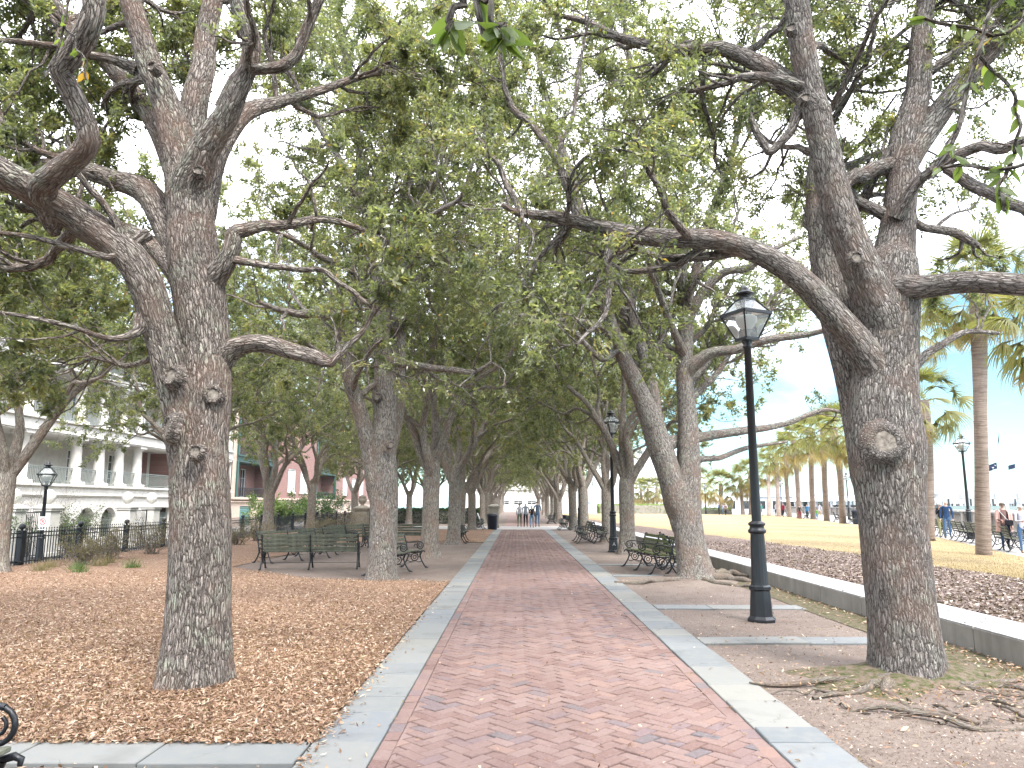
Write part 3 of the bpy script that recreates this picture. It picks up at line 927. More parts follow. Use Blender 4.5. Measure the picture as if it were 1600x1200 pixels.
# ---- first oak on the left: trunk and limbs traced in space
L1 = (-2.88, 6.86, 0)
t_L1 = [(-2.860,6.857,-0.070,0.382),(-2.850,6.857,0.027,0.333),(-2.852,6.857,0.395,0.296),(-2.859,6.857,0.837,0.276),(-2.880,6.857,1.402,0.265),(-2.927,6.857,1.924,0.254),(-2.950,6.879,2.222,0.244),(-2.958,6.910,2.588,0.241),(-2.997,6.963,3.030,0.233),(-3.068,6.963,3.537,0.236),(-3.173,6.963,4.057,0.239),(-3.237,6.963,4.521,0.209),(-3.304,6.963,4.927,0.199),(-3.331,6.963,5.133,0.174)]
l_L1 = [
 [(-2.980,6.857,1.924,0.171),(-3.055,6.805,2.216,0.159),(-3.117,6.752,2.507,0.141),(-3.207,6.699,2.857,0.144),(-3.280,6.646,3.208,0.147),(-3.376,6.541,3.575,0.152),(-3.598,6.435,3.937,0.151),(-3.914,6.330,4.214,0.150),(-4.170,6.119,4.342,0.134),(-4.404,5.908,4.464,0.120),(-4.645,5.697,4.590,0.100),(-4.923,5.486,4.785,0.077)],
 [(-3.257,6.963,4.723,0.185),(-3.434,6.910,5.278,0.160),(-3.526,6.857,5.629,0.128),(-3.644,6.805,5.981,0.119),(-3.762,6.752,6.334,0.109),(-3.880,6.699,6.687,0.103),(-4.114,6.646,7.185,0.084)],
 [(-3.316,7.016,4.952,0.168),(-3.334,7.121,5.495,0.146),(-3.345,7.227,5.989,0.129),(-3.397,7.332,6.504,0.114),(-3.381,7.385,7.003,0.106),(-3.384,7.490,7.719,0.094),(-3.410,7.596,8.639,0.075)],
 [(-3.244,6.910,4.767,0.165),(-3.017,6.752,5.127,0.131),(-2.780,6.646,5.505,0.106),(-2.641,6.594,5.810,0.093),(-2.590,6.541,6.115,0.090),(-2.656,6.435,6.415,0.089),(-2.737,6.330,6.778,0.076),(-2.671,6.224,7.377,0.055)],
 [(-2.861,6.699,5.468,0.081),(-2.721,6.646,5.775,0.063),(-2.528,6.594,5.796,0.056),(-2.263,6.541,5.816,0.056),(-2.119,6.488,5.976,0.052),(-2.015,6.435,6.175,0.049),(-1.876,6.383,6.441,0.043),(-1.695,6.330,6.842,0.031)],
 [(-3.223,7.016,4.543,0.179),(-3.178,7.279,5.290,0.135),(-3.063,7.490,5.768,0.112),(-2.929,7.701,6.053,0.093),(-2.752,8.018,6.298,0.067),(-2.475,8.335,6.607,0.055),(-2.167,8.651,6.943,0.049),(-1.765,9.073,7.348,0.038),(-1.308,9.495,7.553,0.027)],
 [(-3.314,7.016,4.747,0.148),(-3.718,7.174,5.489,0.107),(-4.118,7.279,6.024,0.092),(-4.601,7.385,6.529,0.087),(-5.137,7.490,7.023,0.086),(-5.682,7.596,7.423,0.080),(-6.329,7.701,7.904,0.060)],
 [(-3.270,7.016,3.943,0.164),(-3.535,7.121,4.450,0.136),(-3.860,7.227,4.841,0.126),(-4.302,7.332,5.046,0.101),(-4.820,7.490,5.223,0.097),(-5.348,7.596,5.290,0.084),(-5.952,7.807,5.254,0.072),(-6.555,7.912,5.382,0.051)],
 [(-3.309,6.963,3.926,0.125),(-3.695,7.121,4.247,0.084),(-4.157,7.279,4.479,0.073),(-4.626,7.385,4.556,0.060),(-5.260,7.596,4.787,0.055),(-5.989,7.807,4.951,0.039)],
 [(-4.139,6.172,4.270,0.101),(-4.097,6.013,4.337,0.105),(-3.903,5.855,4.380,0.102),(-3.697,5.750,4.472,0.095),(-3.549,5.644,4.576,0.089),(-3.546,5.591,4.756,0.083),(-3.585,5.486,4.948,0.082),(-3.615,5.380,5.061,0.081),(-3.483,5.328,5.181,0.086),(-3.324,5.222,5.329,0.085),(-3.281,5.170,5.510,0.079),(-3.382,5.064,5.869,0.064)],
 [(-2.923,6.963,2.842,0.135),(-2.801,6.963,3.055,0.111),(-2.584,6.910,3.144,0.086),(-2.290,6.857,3.132,0.082),(-2.027,6.805,3.046,0.072),(-1.829,6.752,2.974,0.065),(-1.697,6.752,2.938,0.045),(-1.578,6.805,3.120,0.027),(-1.415,6.857,3.380,0.021),(-1.292,6.963,3.792,0.016)],
 [(-3.017,6.963,3.795,0.150),(-2.828,6.857,3.942,0.099),(-2.764,6.857,4.117,0.087),(-2.736,6.857,4.280,0.081),(-2.539,6.857,4.332,0.062),(-2.324,6.963,4.372,0.051),(-2.005,7.174,4.536,0.039),(-1.588,7.385,4.479,0.027)],
 [(-2.781,6.857,3.987,0.043),(-2.530,6.805,3.937,0.034),(-2.233,6.752,3.881,0.030),(-1.927,6.752,3.855,0.027),(-1.615,6.752,3.665,0.024),(-1.367,6.752,3.478,0.018)],
 [(-3.374,6.594,3.529,0.065),(-3.413,6.541,3.304,0.064),(-3.421,6.488,3.160,0.046),(-3.556,6.383,3.101,0.028),(-3.754,6.224,3.156,0.022),(-4.011,6.013,3.183,0.019),(-4.294,5.802,3.194,0.013)],
 [(-3.392,6.488,4.109,0.053),(-3.648,6.330,3.828,0.034),(-3.933,6.224,3.863,0.028),(-4.269,6.119,3.942,0.022),(-4.506,5.908,3.920,0.016)],
 [(-3.979,7.121,6.147,0.067),(-4.194,7.068,6.224,0.047),(-4.469,6.963,6.229,0.040),(-4.869,6.857,6.268,0.032),(-5.319,6.752,6.270,0.026)],
 [(-3.272,6.752,3.233,0.048),(-3.594,7.068,3.051,0.028),(-4.139,7.596,3.074,0.027),(-4.783,8.229,3.282,0.022),(-5.252,8.651,3.288,0.019)],
]
ms = oak_meshes(t_L1, l_L1, 101, leaves=128000, leaf=(.074, .029), lv=(2.6, 3.8, 6.0), seg=(64, 18, 8, 5), fine=True, base=L1, t_start=.42, zmin=3.0, flare=.10,
                keep=lambda p: ~((p[:, 1] < 4.4) & (p[:, 2] < 4.2)) & ~((p[:, 1] < 6.95) & (p[:, 0] > -4.9) & (p[:, 0] < -1.3) & (np.sin(p[:, 0] * 91 + p[:, 2] * 57) < .72)))
tree = oak_place('oak_tree', 'great oak in mulch left of the walk, with crooked limbs and pale cut knots', ms, L1, bark='bark')
for (a, rd, dr) in (((-3.093,6.540,2.782), .085, (-.4, -1, .15)), ((-2.785,6.700,2.636), .075, (.35, -1, .1)), ((-3.091,6.560,2.321), .11, (-.9, -.8, .1)), ((-2.812,6.480,2.099), .06, (.1, -1, .1)), ((-3.068,6.700,4.816), .045, (.2, -1, 0)), ((-3.528,6.590,5.838), .05, (-.3, -1, 0))):
    knot(tree, a, dr, rd, .06, L1)
# surface roots along the mulch in front of the trunk
S = Soup()
for k, rt in enumerate(([(-3.006,6.646,0.035,0.014),(-2.775,6.457,0.061,0.021),(-2.597,6.414,0.067,0.024),(-2.468,6.488,0.074,0.021),(-2.363,6.594,0.064,0.011)], [(-3.038,6.752,0.104,0.044),(-3.111,6.699,0.074,0.033),(-3.181,6.668,0.040,0.011)])):
    l = resample(rt, 12, rng); v, q, a = tubes(l[None, :, :3], l[None, :, 3], 10, rng, .05); S.add(v - np.array(L1), q, a)
mesh_obj('root', S.mesh('root'), M['root_bark'], tree)

# ---- first oak on the right
R1 = (3.8, 7.5, 0)
t_R1 = [(3.768,7.490,-0.102,0.419),(3.772,7.490,0.015,0.358),(3.767,7.490,0.465,0.327),(3.752,7.490,0.949,0.322),(3.742,7.490,1.443,0.319),(3.735,7.490,1.821,0.334),(3.751,7.512,2.206,0.364),(3.766,7.543,2.602,0.329),(3.838,7.596,3.011,0.307),(3.891,7.596,3.420,0.296),(3.938,7.596,3.837,0.299),(3.988,7.596,4.118,0.260)]
l_R1 = [
 [(3.707,7.649,1.954,0.230),(3.649,7.807,2.567,0.184),(3.622,7.912,3.139,0.174),(3.599,8.018,3.738,0.193),(3.582,8.123,4.291,0.183),(3.559,8.229,4.829,0.149),(3.599,8.387,5.495,0.116),(3.766,8.545,6.239,0.087),(3.731,8.757,7.147,0.066),(3.704,8.967,8.116,0.047)],
 [(3.753,7.543,2.935,0.185),(3.501,7.438,3.283,0.151),(3.167,7.332,3.641,0.137),(2.860,7.279,3.949,0.124),(2.514,7.279,4.182,0.115),(2.030,7.279,4.334,0.102),(1.538,7.279,4.362,0.092),(1.005,7.227,4.412,0.085),(0.577,7.174,4.496,0.069),(0.269,7.121,4.537,0.055),(0.035,7.068,4.530,0.039),(-0.139,7.068,4.625,0.026)],
 [(3.835,7.543,3.545,0.221),(3.598,7.438,4.137,0.188),(3.393,7.385,4.679,0.175),(3.250,7.332,5.261,0.156),(3.160,7.279,5.850,0.139),(3.080,7.227,6.409,0.130),(2.986,7.174,6.974,0.120),(2.868,7.068,7.577,0.103),(2.635,6.963,8.336,0.069)],
 [(3.990,7.649,3.993,0.226),(4.142,7.701,4.514,0.181),(4.256,7.754,5.052,0.163),(4.408,7.807,5.684,0.152),(4.579,7.860,6.340,0.136),(4.726,7.912,7.019,0.120),(4.884,7.965,7.638,0.107),(5.087,8.018,8.539,0.078)],
 [(3.916,7.490,3.875,0.154),(4.117,7.279,3.826,0.121),(4.380,7.068,3.808,0.108),(4.614,6.857,3.730,0.105),(4.825,6.646,3.647,0.101),(5.133,6.435,3.618,0.087),(5.534,6.224,3.668,0.062)],
 [(4.363,7.807,5.492,0.151),(4.684,7.860,5.882,0.131),(5.088,7.912,6.370,0.115),(5.543,7.965,6.887,0.105),(6.039,8.018,7.336,0.099),(6.784,8.123,7.835,0.078)],
 [(4.309,7.807,5.363,0.108),(4.010,7.754,5.338,0.086),(3.702,7.649,5.170,0.077),(3.454,7.543,4.961,0.055)],
 [(4.140,7.754,4.755,0.078),(3.930,7.807,4.888,0.064),(3.728,7.807,5.039,0.064),(3.676,7.807,5.107,0.061)],
 [(4.090,7.596,4.691,0.076),(4.221,7.385,4.961,0.054),(4.334,7.174,5.061,0.050),(4.391,7.068,5.267,0.039),(4.483,6.963,5.523,0.029),(4.590,6.857,5.949,0.023),(4.727,6.752,6.369,0.016)],
 [(4.296,7.227,5.044,0.053),(4.511,7.068,5.162,0.055),(4.696,6.857,5.110,0.051),(4.924,6.646,5.068,0.043),(5.317,6.435,5.098,0.030)],
 [(4.386,7.121,5.035,0.046),(4.606,7.068,4.817,0.058),(4.775,6.963,4.622,0.057),(4.994,6.857,4.405,0.050),(5.327,6.752,4.221,0.031)],
 [(3.160,7.279,5.850,0.109),(2.931,7.385,6.151,0.097),(2.705,7.490,6.431,0.092),(2.392,7.596,6.624,0.083),(1.991,7.701,6.727,0.073),(1.577,7.807,6.830,0.067),(1.227,7.912,7.017,0.053),(0.792,8.018,7.324,0.038),(0.378,8.123,7.503,0.027)],
 [(3.050,7.385,5.838,0.062),(2.941,7.385,5.617,0.051),(2.722,7.385,5.383,0.044),(2.588,7.385,5.544,0.041),(2.498,7.385,5.780,0.034)],
 [(0.641,7.174,4.461,0.042),(0.571,7.227,4.759,0.043),(0.478,7.279,5.065,0.044),(0.376,7.332,5.342,0.041),(0.196,7.385,5.699,0.038),(-0.024,7.490,5.923,0.035),(-0.116,7.543,6.244,0.025),(-0.190,7.596,6.823,0.018)],
 [(0.466,7.279,5.122,0.030),(0.486,7.332,5.450,0.027),(0.596,7.385,5.772,0.024),(0.691,7.438,6.328,0.021),(0.811,7.490,6.982,0.014)],
 [(0.054,7.090,4.525,0.039),(-0.043,7.174,4.808,0.033),(-0.211,7.279,5.174,0.030),(-0.386,7.385,5.480,0.021),(-0.602,7.490,5.685,0.014)],
 [(3.835,7.596,2.809,0.067),(4.404,7.912,3.209,0.045),(5.106,8.335,3.591,0.033),(5.827,8.757,3.689,0.023)],
 [(4.174,7.807,4.850,0.057),(4.600,8.018,4.783,0.044),(5.152,8.229,4.708,0.052),(5.431,8.335,4.629,0.030)],
 [(2.535,7.596,6.624,0.043),(2.792,7.490,6.739,0.036),(3.042,7.490,7.130,0.029),(2.911,7.385,7.604,0.021)],
 [(3.399,7.490,4.794,0.055),(4.104,8.335,4.908,0.045),(4.090,8.862,6.942,0.042),(4.915,9.073,7.715,0.069),(5.567,9.284,7.998,0.053)],
]
ms = oak_meshes(t_R1, l_R1[:-1], 202, leaves=95000, leaf=(.068, .026), lv=(2.1, 3.6, 5.6), seg=(64, 18, 8, 5), fine=True, base=R1, t_start=.4, zmin=3.1, flare=.10,
                keep=lambda p: ~((p[:, 1] < 4.4) & (p[:, 2] < 4.2)) & ~((p[:, 0] > 5.2) & (p[:, 2] < 4.2) & (p[:, 1] < 9)) & ~((p[:, 1] < 7.6) & (p[:, 0] > 2.5) & (p[:, 0] < 4.9) & (np.sin(p[:, 0] * 91 + p[:, 2] * 57) < .75)))
tree = oak_place('oak_tree', 'great oak with exposed roots right of the walk, thick level limb reaching right', ms, R1, bark='bark_grey')
for (a, rd, dr) in (((3.521,7.090,2.236), .155, (-.1, -1, .05)), ((3.420,7.170,4.094), .06, (-.1, -1, 0)), ((2.958,7.020,5.743), .05, (-.1, -1, 0)), ((2.837,6.960,6.487), .05, (-.4, -1, 0))):
    knot(tree, a, dr, rd, .05, R1, 'bark_grey')
S = Soup()
roots_R1 = (
 [(3.405,7.227,0.106,0.089),(3.216,7.332,0.107,0.054),(2.871,7.227,0.106,0.042),(2.535,7.121,0.094,0.035),(2.243,7.121,0.094,0.026),(2.143,7.174,0.105,0.015)],
 [(3.323,7.121,0.084,0.082),(3.076,6.910,0.039,0.057),(2.803,6.805,0.026,0.034),(2.538,6.699,0.009,0.022)],
 [(3.354,7.068,0.074,0.116),(3.275,6.752,-0.003,0.061),(3.295,6.383,-0.011,0.042),(3.403,6.119,0.002,0.025),(3.503,5.961,-0.001,0.015)],
 [(2.804,6.330,0.002,0.021),(3.036,6.277,0.007,0.036),(3.204,6.119,0.001,0.038),(3.376,5.908,0.004,0.034),(3.627,5.855,-0.007,0.031),(4.016,5.802,-0.001,0.026)],
 [(3.815,7.227,0.050,0.101),(3.949,6.963,-0.010,0.057),(4.279,7.121,0.030,0.047),(4.554,7.227,0.051,0.036),(5.052,7.385,0.063,0.024)],
 [(3.993,7.332,0.056,0.091),(4.067,6.963,0.028,0.046),(4.246,6.805,0.007,0.039),(4.484,6.752,-0.011,0.039),(4.843,6.646,-0.016,0.027)],
 [(3.671,6.488,0.012,0.027),(3.980,6.646,0.004,0.038),(4.091,6.488,-0.012,0.032),(4.332,6.383,-0.019,0.026)],
 [(4.111,7.596,0.058,0.088),(4.515,7.912,0.048,0.046),(4.805,7.912,0.023,0.026)],
 [(2.689,6.541,0.008,0.013),(2.725,6.383,-0.002,0.018),(2.805,6.224,-0.009,0.010)],
 [(2.379,6.857,0.050,0.014),(2.638,6.805,0.047,0.020),(2.941,6.857,0.067,0.017)],
 [(4.266,7.490,0.051,0.019),(4.381,7.279,0.062,0.027),(4.465,6.963,0.034,0.029),(4.729,6.857,0.027,0.023)],
 [(4.020,6.541,-0.000,0.016),(3.967,6.224,-0.016,0.025),(4.107,6.066,-0.020,0.020)],
 [(3.275,6.541,-0.001,0.013),(3.464,6.594,0.006,0.022),(3.504,6.383,-0.001,0.016),(3.513,6.224,-0.017,0.010)],
)
for rt in roots_R1:
    rt = [(x, y, max(z, .0) * .2 + .004, rr * .62) for x, y, z, rr in rt]
    if math.hypot(rt[0][0] - R1[0], rt[0][1] - R1[1]) < .62: rt = [(R1[0], R1[1], .06, rt[0][3])] + rt
    else: rt = [(rt[0][0] * 2 - rt[1][0], rt[0][1] * 2 - rt[1][1], -.05, .004)] + rt
    l = resample(rt, 22, rng, .03); v, q, a = tubes(l[None, :, :3], l[None, :, 3], 10, rng, .06); S.add(v - np.array(R1), q, a)
for k in range(46):     # small feeder roots
    x, y = 3.8 + rng.normal(.25, .9), 6.9 + rng.normal(-.1, .6)
    a_ = rng.uniform(0, 6.28); L_ = rng.uniform(.2, .7)
    if x < 2.4 or y > 8.8 or x > 5: continue
    pl = [(x + math.cos(a_) * L_ * q, y + math.sin(a_) * L_ * q * .6, .005 + .014 * math.sin(q * PI), .008 * (1.2 - q)) for q in (0, .33, .66, 1)]
    l = resample(pl, 8, rng, .03); v, q, a = tubes(l[None, :, :3], l[None, :, 3], 5, rng, .06); S.add(v - np.array(R1), q, a)
mesh_obj('root', S.mesh('root'), M['root_bark'], tree)

# ---- second pair
L2 = (-2.93, 16.46, 0)
t_L2 = [(-2.936,16.458,-0.099,0.387),(-2.927,16.458,0.103,0.332),(-2.915,16.458,0.645,0.299),(-2.910,16.458,1.470,0.302),(-2.943,16.458,2.167,0.325),(-2.977,16.458,2.874,0.285),(-2.940,16.458,3.591,0.258),(-2.960,16.458,4.317,0.245),(-3.005,16.458,4.906,0.203)]
l_L2 = [
 [(-3.038,16.458,2.027,0.240),(-3.242,16.352,2.866,0.191),(-3.410,16.247,3.495,0.177),(-3.584,16.036,4.107,0.162),(-3.721,15.825,4.569,0.146),(-3.745,15.614,5.022,0.138),(-3.652,15.403,5.326,0.137),(-3.814,15.192,5.512,0.122),(-4.100,14.981,5.569,0.107),(-4.437,14.770,5.487,0.086),(-4.769,14.559,5.527,0.058),(-5.224,14.348,5.670,0.032)],
 [(-2.881,16.563,2.882,0.186),(-2.719,16.669,3.762,0.174),(-2.729,16.774,4.668,0.162),(-2.739,16.880,5.600,0.150),(-2.878,16.986,6.875,0.130),(-3.204,17.091,8.033,0.108),(-3.571,17.197,9.228,0.087),(-3.956,17.302,10.634,0.064),(-4.102,17.407,11.911,0.041)],
 [(-2.939,16.669,4.352,0.161),(-3.221,17.091,6.433,0.137),(-3.691,17.513,8.525,0.119),(-4.076,17.829,10.908,0.099),(-4.519,17.935,13.324,0.076),(-4.946,17.935,15.588,0.052)],
 [(-2.866,16.986,6.403,0.106),(-2.486,17.407,8.815,0.095),(-1.916,17.724,11.022,0.074),(-1.465,17.935,13.497,0.059),(-0.799,17.935,15.761,0.043)],
 [(-3.024,16.247,6.952,0.095),(-3.577,15.825,8.625,0.080),(-4.393,15.403,9.957,0.064),(-5.045,14.981,11.252,0.049),(-5.475,14.770,12.662,0.035)],
 [(-2.960,16.458,4.317,0.188),(-3.031,16.352,5.477,0.160),(-2.874,16.247,6.800,0.131),(-2.430,16.036,7.943,0.109),(-1.980,15.825,8.621,0.087),(-1.534,15.614,9.288,0.058),(-1.096,15.403,10.100,0.036)],
 [(-2.918,16.458,4.906,0.131),(-2.358,16.036,4.678,0.092),(-1.584,15.403,4.489,0.068),(-0.868,14.770,4.305,0.052),(-0.465,14.348,4.409,0.038)],
 [(-3.019,16.352,6.076,0.102),(-3.488,15.720,6.634,0.085),(-4.152,14.981,6.823,0.068),(-4.578,14.137,6.934,0.045),(-4.923,13.293,6.874,0.030)],
 [(-2.793,16.247,6.497,0.109),(-2.179,15.403,6.964,0.083),(-1.875,14.559,7.363,0.066),(-1.481,13.926,7.380,0.051),(-1.052,13.293,7.375,0.043),(-0.790,12.871,7.945,0.030)],
 [(-3.606,15.508,5.281,0.083),(-3.848,15.192,4.657,0.060),(-4.276,14.770,4.841,0.046),(-4.670,14.348,4.880,0.032)],
 [(-3.041,16.563,5.527,0.103),(-2.617,17.513,6.874,0.086),(-1.955,18.568,8.055,0.067),(-1.365,19.623,9.160,0.045)],
]
ms = oak_meshes(t_L2, l_L2, 303, leaves=122000, leaf=(.092, .038), lv=(1.5, 2.7, 3.8), seg=(36, 12, 7, 4), base=L2, t_start=.3, zmin=3.6, flare=.08)
tree = oak_place('oak_tree', 'slender oak with round white saw cut beside the cluster of benches left of the walk', ms, L2, bark='bark_mid')
knot(tree, (-3.079,16.140,3.980), (0, -1, 0), .08, .05, L2, 'bark_grey'); knot(tree, (-2.737,16.040,2.912), (.6, -1, 0), .07, .05, L2, 'bark_grey')
R2 = (3.98, 16.95, 0)
t_R2 = [(4.003,16.986,-0.109,0.542),(3.984,16.986,0.127,0.415),(3.917,16.986,0.616,0.359),(3.853,16.986,1.180,0.340),(3.785,16.986,1.679,0.363),(3.737,16.986,1.966,0.349)]
l_R2 = [
 [(3.789,16.986,1.779,0.305),(3.928,16.986,2.399,0.263),(3.939,16.986,3.057,0.250),(3.928,16.986,3.946,0.215),(3.932,16.986,4.850,0.194),(3.972,16.880,5.744,0.180),(4.054,16.774,6.178,0.150),(3.879,16.669,6.921,0.105),(3.966,16.563,7.507,0.075),(3.922,16.458,8.566,0.053)],
 [(3.959,16.880,6.207,0.105),(3.771,17.091,8.180,0.093),(3.429,17.407,10.322,0.080),(3.057,17.724,12.612,0.067),(2.810,17.935,14.980,0.043)],
 [(4.025,16.880,6.362,0.098),(4.712,17.091,8.503,0.086),(5.496,17.302,10.604,0.072),(5.994,17.513,12.829,0.058),(6.689,17.724,15.182,0.043)],
 [(2.099,15.930,5.662,0.092),(1.666,16.247,7.554,0.081),(1.281,16.669,9.632,0.069),(0.699,17.091,11.881,0.056),(0.394,17.407,14.231,0.042)],
 [(3.671,16.986,1.722,0.305),(3.466,16.880,2.294,0.254),(3.235,16.774,2.967,0.269),(2.960,16.563,3.744,0.217),(2.628,16.352,4.440,0.187),(2.327,16.142,5.055,0.157),(2.099,15.930,5.662,0.120),(1.732,15.720,6.114,0.105),(1.289,15.403,6.381,0.104),(0.834,15.086,6.778,0.109),(0.611,14.875,7.085,0.088),(0.419,14.665,7.399,0.060),(0.177,14.453,7.593,0.040)],
 [(3.291,16.774,2.895,0.203),(3.149,16.669,3.611,0.174),(3.064,16.563,4.329,0.145),(2.864,16.458,5.047,0.131),(2.663,16.352,5.767,0.116),(2.524,16.247,6.638,0.095),(2.315,16.142,7.667,0.073),(2.251,16.036,8.702,0.044)],
 [(4.086,16.880,4.830,0.149),(4.456,16.669,5.059,0.125),(4.952,16.352,5.097,0.108),(5.572,16.036,5.217,0.092),(6.303,15.720,5.288,0.070),(6.861,15.403,5.297,0.048),(7.670,15.086,5.440,0.034)],
 [(4.048,16.774,6.025,0.134),(4.370,16.669,6.533,0.112),(4.807,16.563,6.963,0.089),(5.372,16.458,7.035,0.074),(5.796,16.352,7.352,0.059),(6.513,16.247,7.697,0.037)],
 [(3.623,17.091,3.066,0.133),(4.444,17.513,3.222,0.114),(5.489,17.935,3.415,0.101),(6.741,18.357,3.647,0.072),(7.893,18.779,4.021,0.049),(8.629,18.990,3.881,0.033)],
 [(3.579,17.091,2.624,0.103),(4.628,17.724,2.720,0.069),(5.820,18.568,3.027,0.056),(7.098,19.412,3.256,0.034)],
 [(2.257,16.142,5.128,0.100),(1.833,15.614,4.734,0.069),(1.239,14.981,5.151,0.053),(0.552,14.348,5.265,0.038),(-0.082,13.715,5.232,0.024)],
 [(3.968,16.986,5.002,0.105),(3.284,15.825,5.778,0.078),(2.864,14.981,6.249,0.060),(2.591,14.137,6.518,0.038),(2.211,13.293,6.730,0.024)],
]
ms = oak_meshes(t_R2, l_R2, 404, leaves=115000, leaf=(.090, .037), lv=(1.5, 2.7, 3.8), seg=(40, 14, 7, 4), base=R2, keep=lambda p: ~((p[:, 0] > 5.6) & (p[:, 2] < 5.6) & (np.sin(p[:, 0] * 83 + p[:, 2] * 61) < .4)), t_start=.3, zmin=3.3, flare=.06)
tree = oak_place('oak_tree', 'forked oak with knotted surface roots just beyond the nearest lamp post', ms, R2, bark='bark_mid')
S = Soup()
for rt in ([(3.496,16.458,0.040,0.125),(3.042,16.247,0.060,0.082),(2.513,15.930,-0.000,0.060),(2.060,16.036,0.041,0.034)], [(4.273,16.774,0.146,0.170),(4.662,16.669,0.088,0.126),(4.948,16.247,0.021,0.082),(5.290,16.458,0.041,0.042)], [(4.459,17.197,0.249,0.131),(4.982,17.513,0.224,0.118),(5.150,16.880,0.137,0.057)], [(4.048,16.458,0.040,0.097),(4.219,15.825,-0.027,0.066),(4.551,15.403,-0.107,0.045),(4.740,15.192,-0.144,0.025)]):
    rt = [(x, y, max(z, 0) * .3 + .012, rr * .7) for x, y, z, rr in rt]
    l = resample(rt, 14, rng, .03); v, q, a = tubes(l[None, :, :3], l[None, :, 3], 8, rng, .08); S.add(v - np.array(R2), q, a)
mesh_obj('root', S.mesh('root'), M['root_bark'], tree)

# ---- the other oaks of the avenue: four grown forms, each reused and turned
def grown_form(seed, lean, leaves=66000):
    r = np.random.default_rng(seed)
    fork = r.uniform(1.9, 2.7)
    tk = [(0, 0, -.1, .34), (0, 0, .1, .29), (.02 * lean, 0, .8, .25), (.05 * lean, r.uniform(-.05, .05), fork, .25), (.1 * lean, 0, fork + .45, .2)]
    limbs = [[(.05 * lean, 0, fork, .13), (.2, .15, fork + 1.5, .10), (-.1, -.2, fork + 3.2, .075), (.3, .2, fork + 5.0, .05), (.1, .5, fork + 6.6, .03), (.4, .2, fork + 7.8, .012)]]
    n = 4
    for k in range(n):
        az = [0.1, PI * .95, PI * .5, -PI * .5][k] + r.normal(0, .3)
        top = r.uniform(7.6, 9.2); out = [2.9, 2.3, 2.2, 2.2][k] * r.uniform(.8, 1.15)
        dx, dy = math.cos(az), math.sin(az); b = .05 * lean
        wob = lambda: r.normal(0, .16)
        z0 = fork - .25 + r.uniform(0, .5)
        limbs.append([(b, 0, z0, .15), (b + dx * .35, dy * .35, z0 + .6, .125), (b + dx * .7 + wob(), dy * .7 + wob(), z0 + 1.5, .105), (b + dx * 1.2 + wob(), dy * 1.2 + wob(), z0 + 2.4, .085), (b + dx * out * .75 + wob(), dy * out * .75 + wob(), z0 + 3.2, .06), (b + dx * out * 1.2, dy * out * 1.2, top, .03), (b + dx * out * 1.7, dy * out * 1.7, top + 1.0, .012)])
        # a side limb low down, crooked
        az2 = az + r.choice((-1, 1)) * r.uniform(.6, 1.1)
        ex, ey = math.cos(az2), math.sin(az2); p = limbs[-1][2]
        limbs.append([(p[0], p[1], p[2], .075), (p[0] + ex * .8, p[1] + ey * .8, p[2] + .55 + wob(), .055), (p[0] + ex * 1.6, p[1] + ey * 1.6, p[2] + .75 + wob(), .042), (p[0] + ex * 2.5, p[1] + ey * 2.5, p[2] + 1.3 + wob(), .028), (p[0] + ex * 3.5, p[1] + ey * 3.5, p[2] + 1.5, .01)])
    return oak_meshes(tk, limbs, seed + 7, leaves=leaves, leaf=(.120, .053), lv=(1.6, 2.2, 3.4), seg=(20, 9, 5, 3), t_start=.3, zmin=3.5, flare=.22, jit=.12)
forms = [grown_form(s, l) for s, l in ((21, 1), (22, -1), (23, 1), (24, 0), (25, 1))]
ORD = 'third fourth fifth sixth seventh eighth ninth tenth eleventh twelfth thirteenth fourteenth fifteenth sixteenth'.split()
tr = random.Random(5)
def avenue(ys, x, side, rot, label, g):
    for k, y in enumerate(ys):
        f = forms[(k * 2 + (1 if side > 0 else 0)) % 5]
        oak_place('oak_tree', label % ORD[k], f, (x + tr.uniform(-.2, .2), y, 0), rot + tr.uniform(-.45, .45), tr.uniform(.94, 1.08), 'bark_far', g)
avenue([23.8, 31.4, 39.5, 46.5, 62, 69, 77, 86, 96, 108, 122, 138], -2.8, -1, 0.0, '%s oak from the near end in the row left of the brick walk', 'oaks in the row left of the walk')
avenue([25.3, 33.2, 41.5, 48.2, 63, 70, 78, 87, 97, 109, 123, 139], 3.82, 1, PI, '%s oak from the near end in the row right of the brick walk', 'oaks in the row right of the walk')
for k, (x, y, s, lab) in enumerate(((-11.7, 26.3, .95, 'oak hidden behind the great left oak, its low foliage before the white house'), (-12.55, 18.2, 1.0, 'oak at the left picture edge standing just inside the iron fence'), (-12.6, 38, 1.1, 'oak behind the cluster of benches with trunk rising in front of the brick house'),
        (-12.5, 45.5, 1.0, 'oak by the fence in front of the green garden shrub'), (-12.3, 57, 1.0, 'oak by the fence next to the stone gate pier'), (-9.0, 50, .95, 'oak set back between the walk and the iron fence, before the white tent'),
        (-8.6, 60, .95, 'oak set back between the walk and the fence, beyond the white tent'), (-8.2, 70, .95, 'farthest oak set back left of the walk near the hedge'), (-12.2, 68, 1.0, 'farthest oak along the street fence'))):
    oak_place('oak_tree', lab, forms[(k + 2) % 5], (x, y, 0), tr.uniform(-.8, .8), s, 'bark_far', 'oaks set back on the street side')

for k, (x, y, lab) in enumerate(((-2.9, -4.6, 'oak just behind the viewpoint on the left of the walk'), (3.8, -4.2, 'oak just behind the viewpoint on the right of the walk'))):
    oak_place('oak_tree', lab, forms[k], (x, y, 0), k * PI, 1.0, 'bark_far', 'oaks behind the viewpoint')

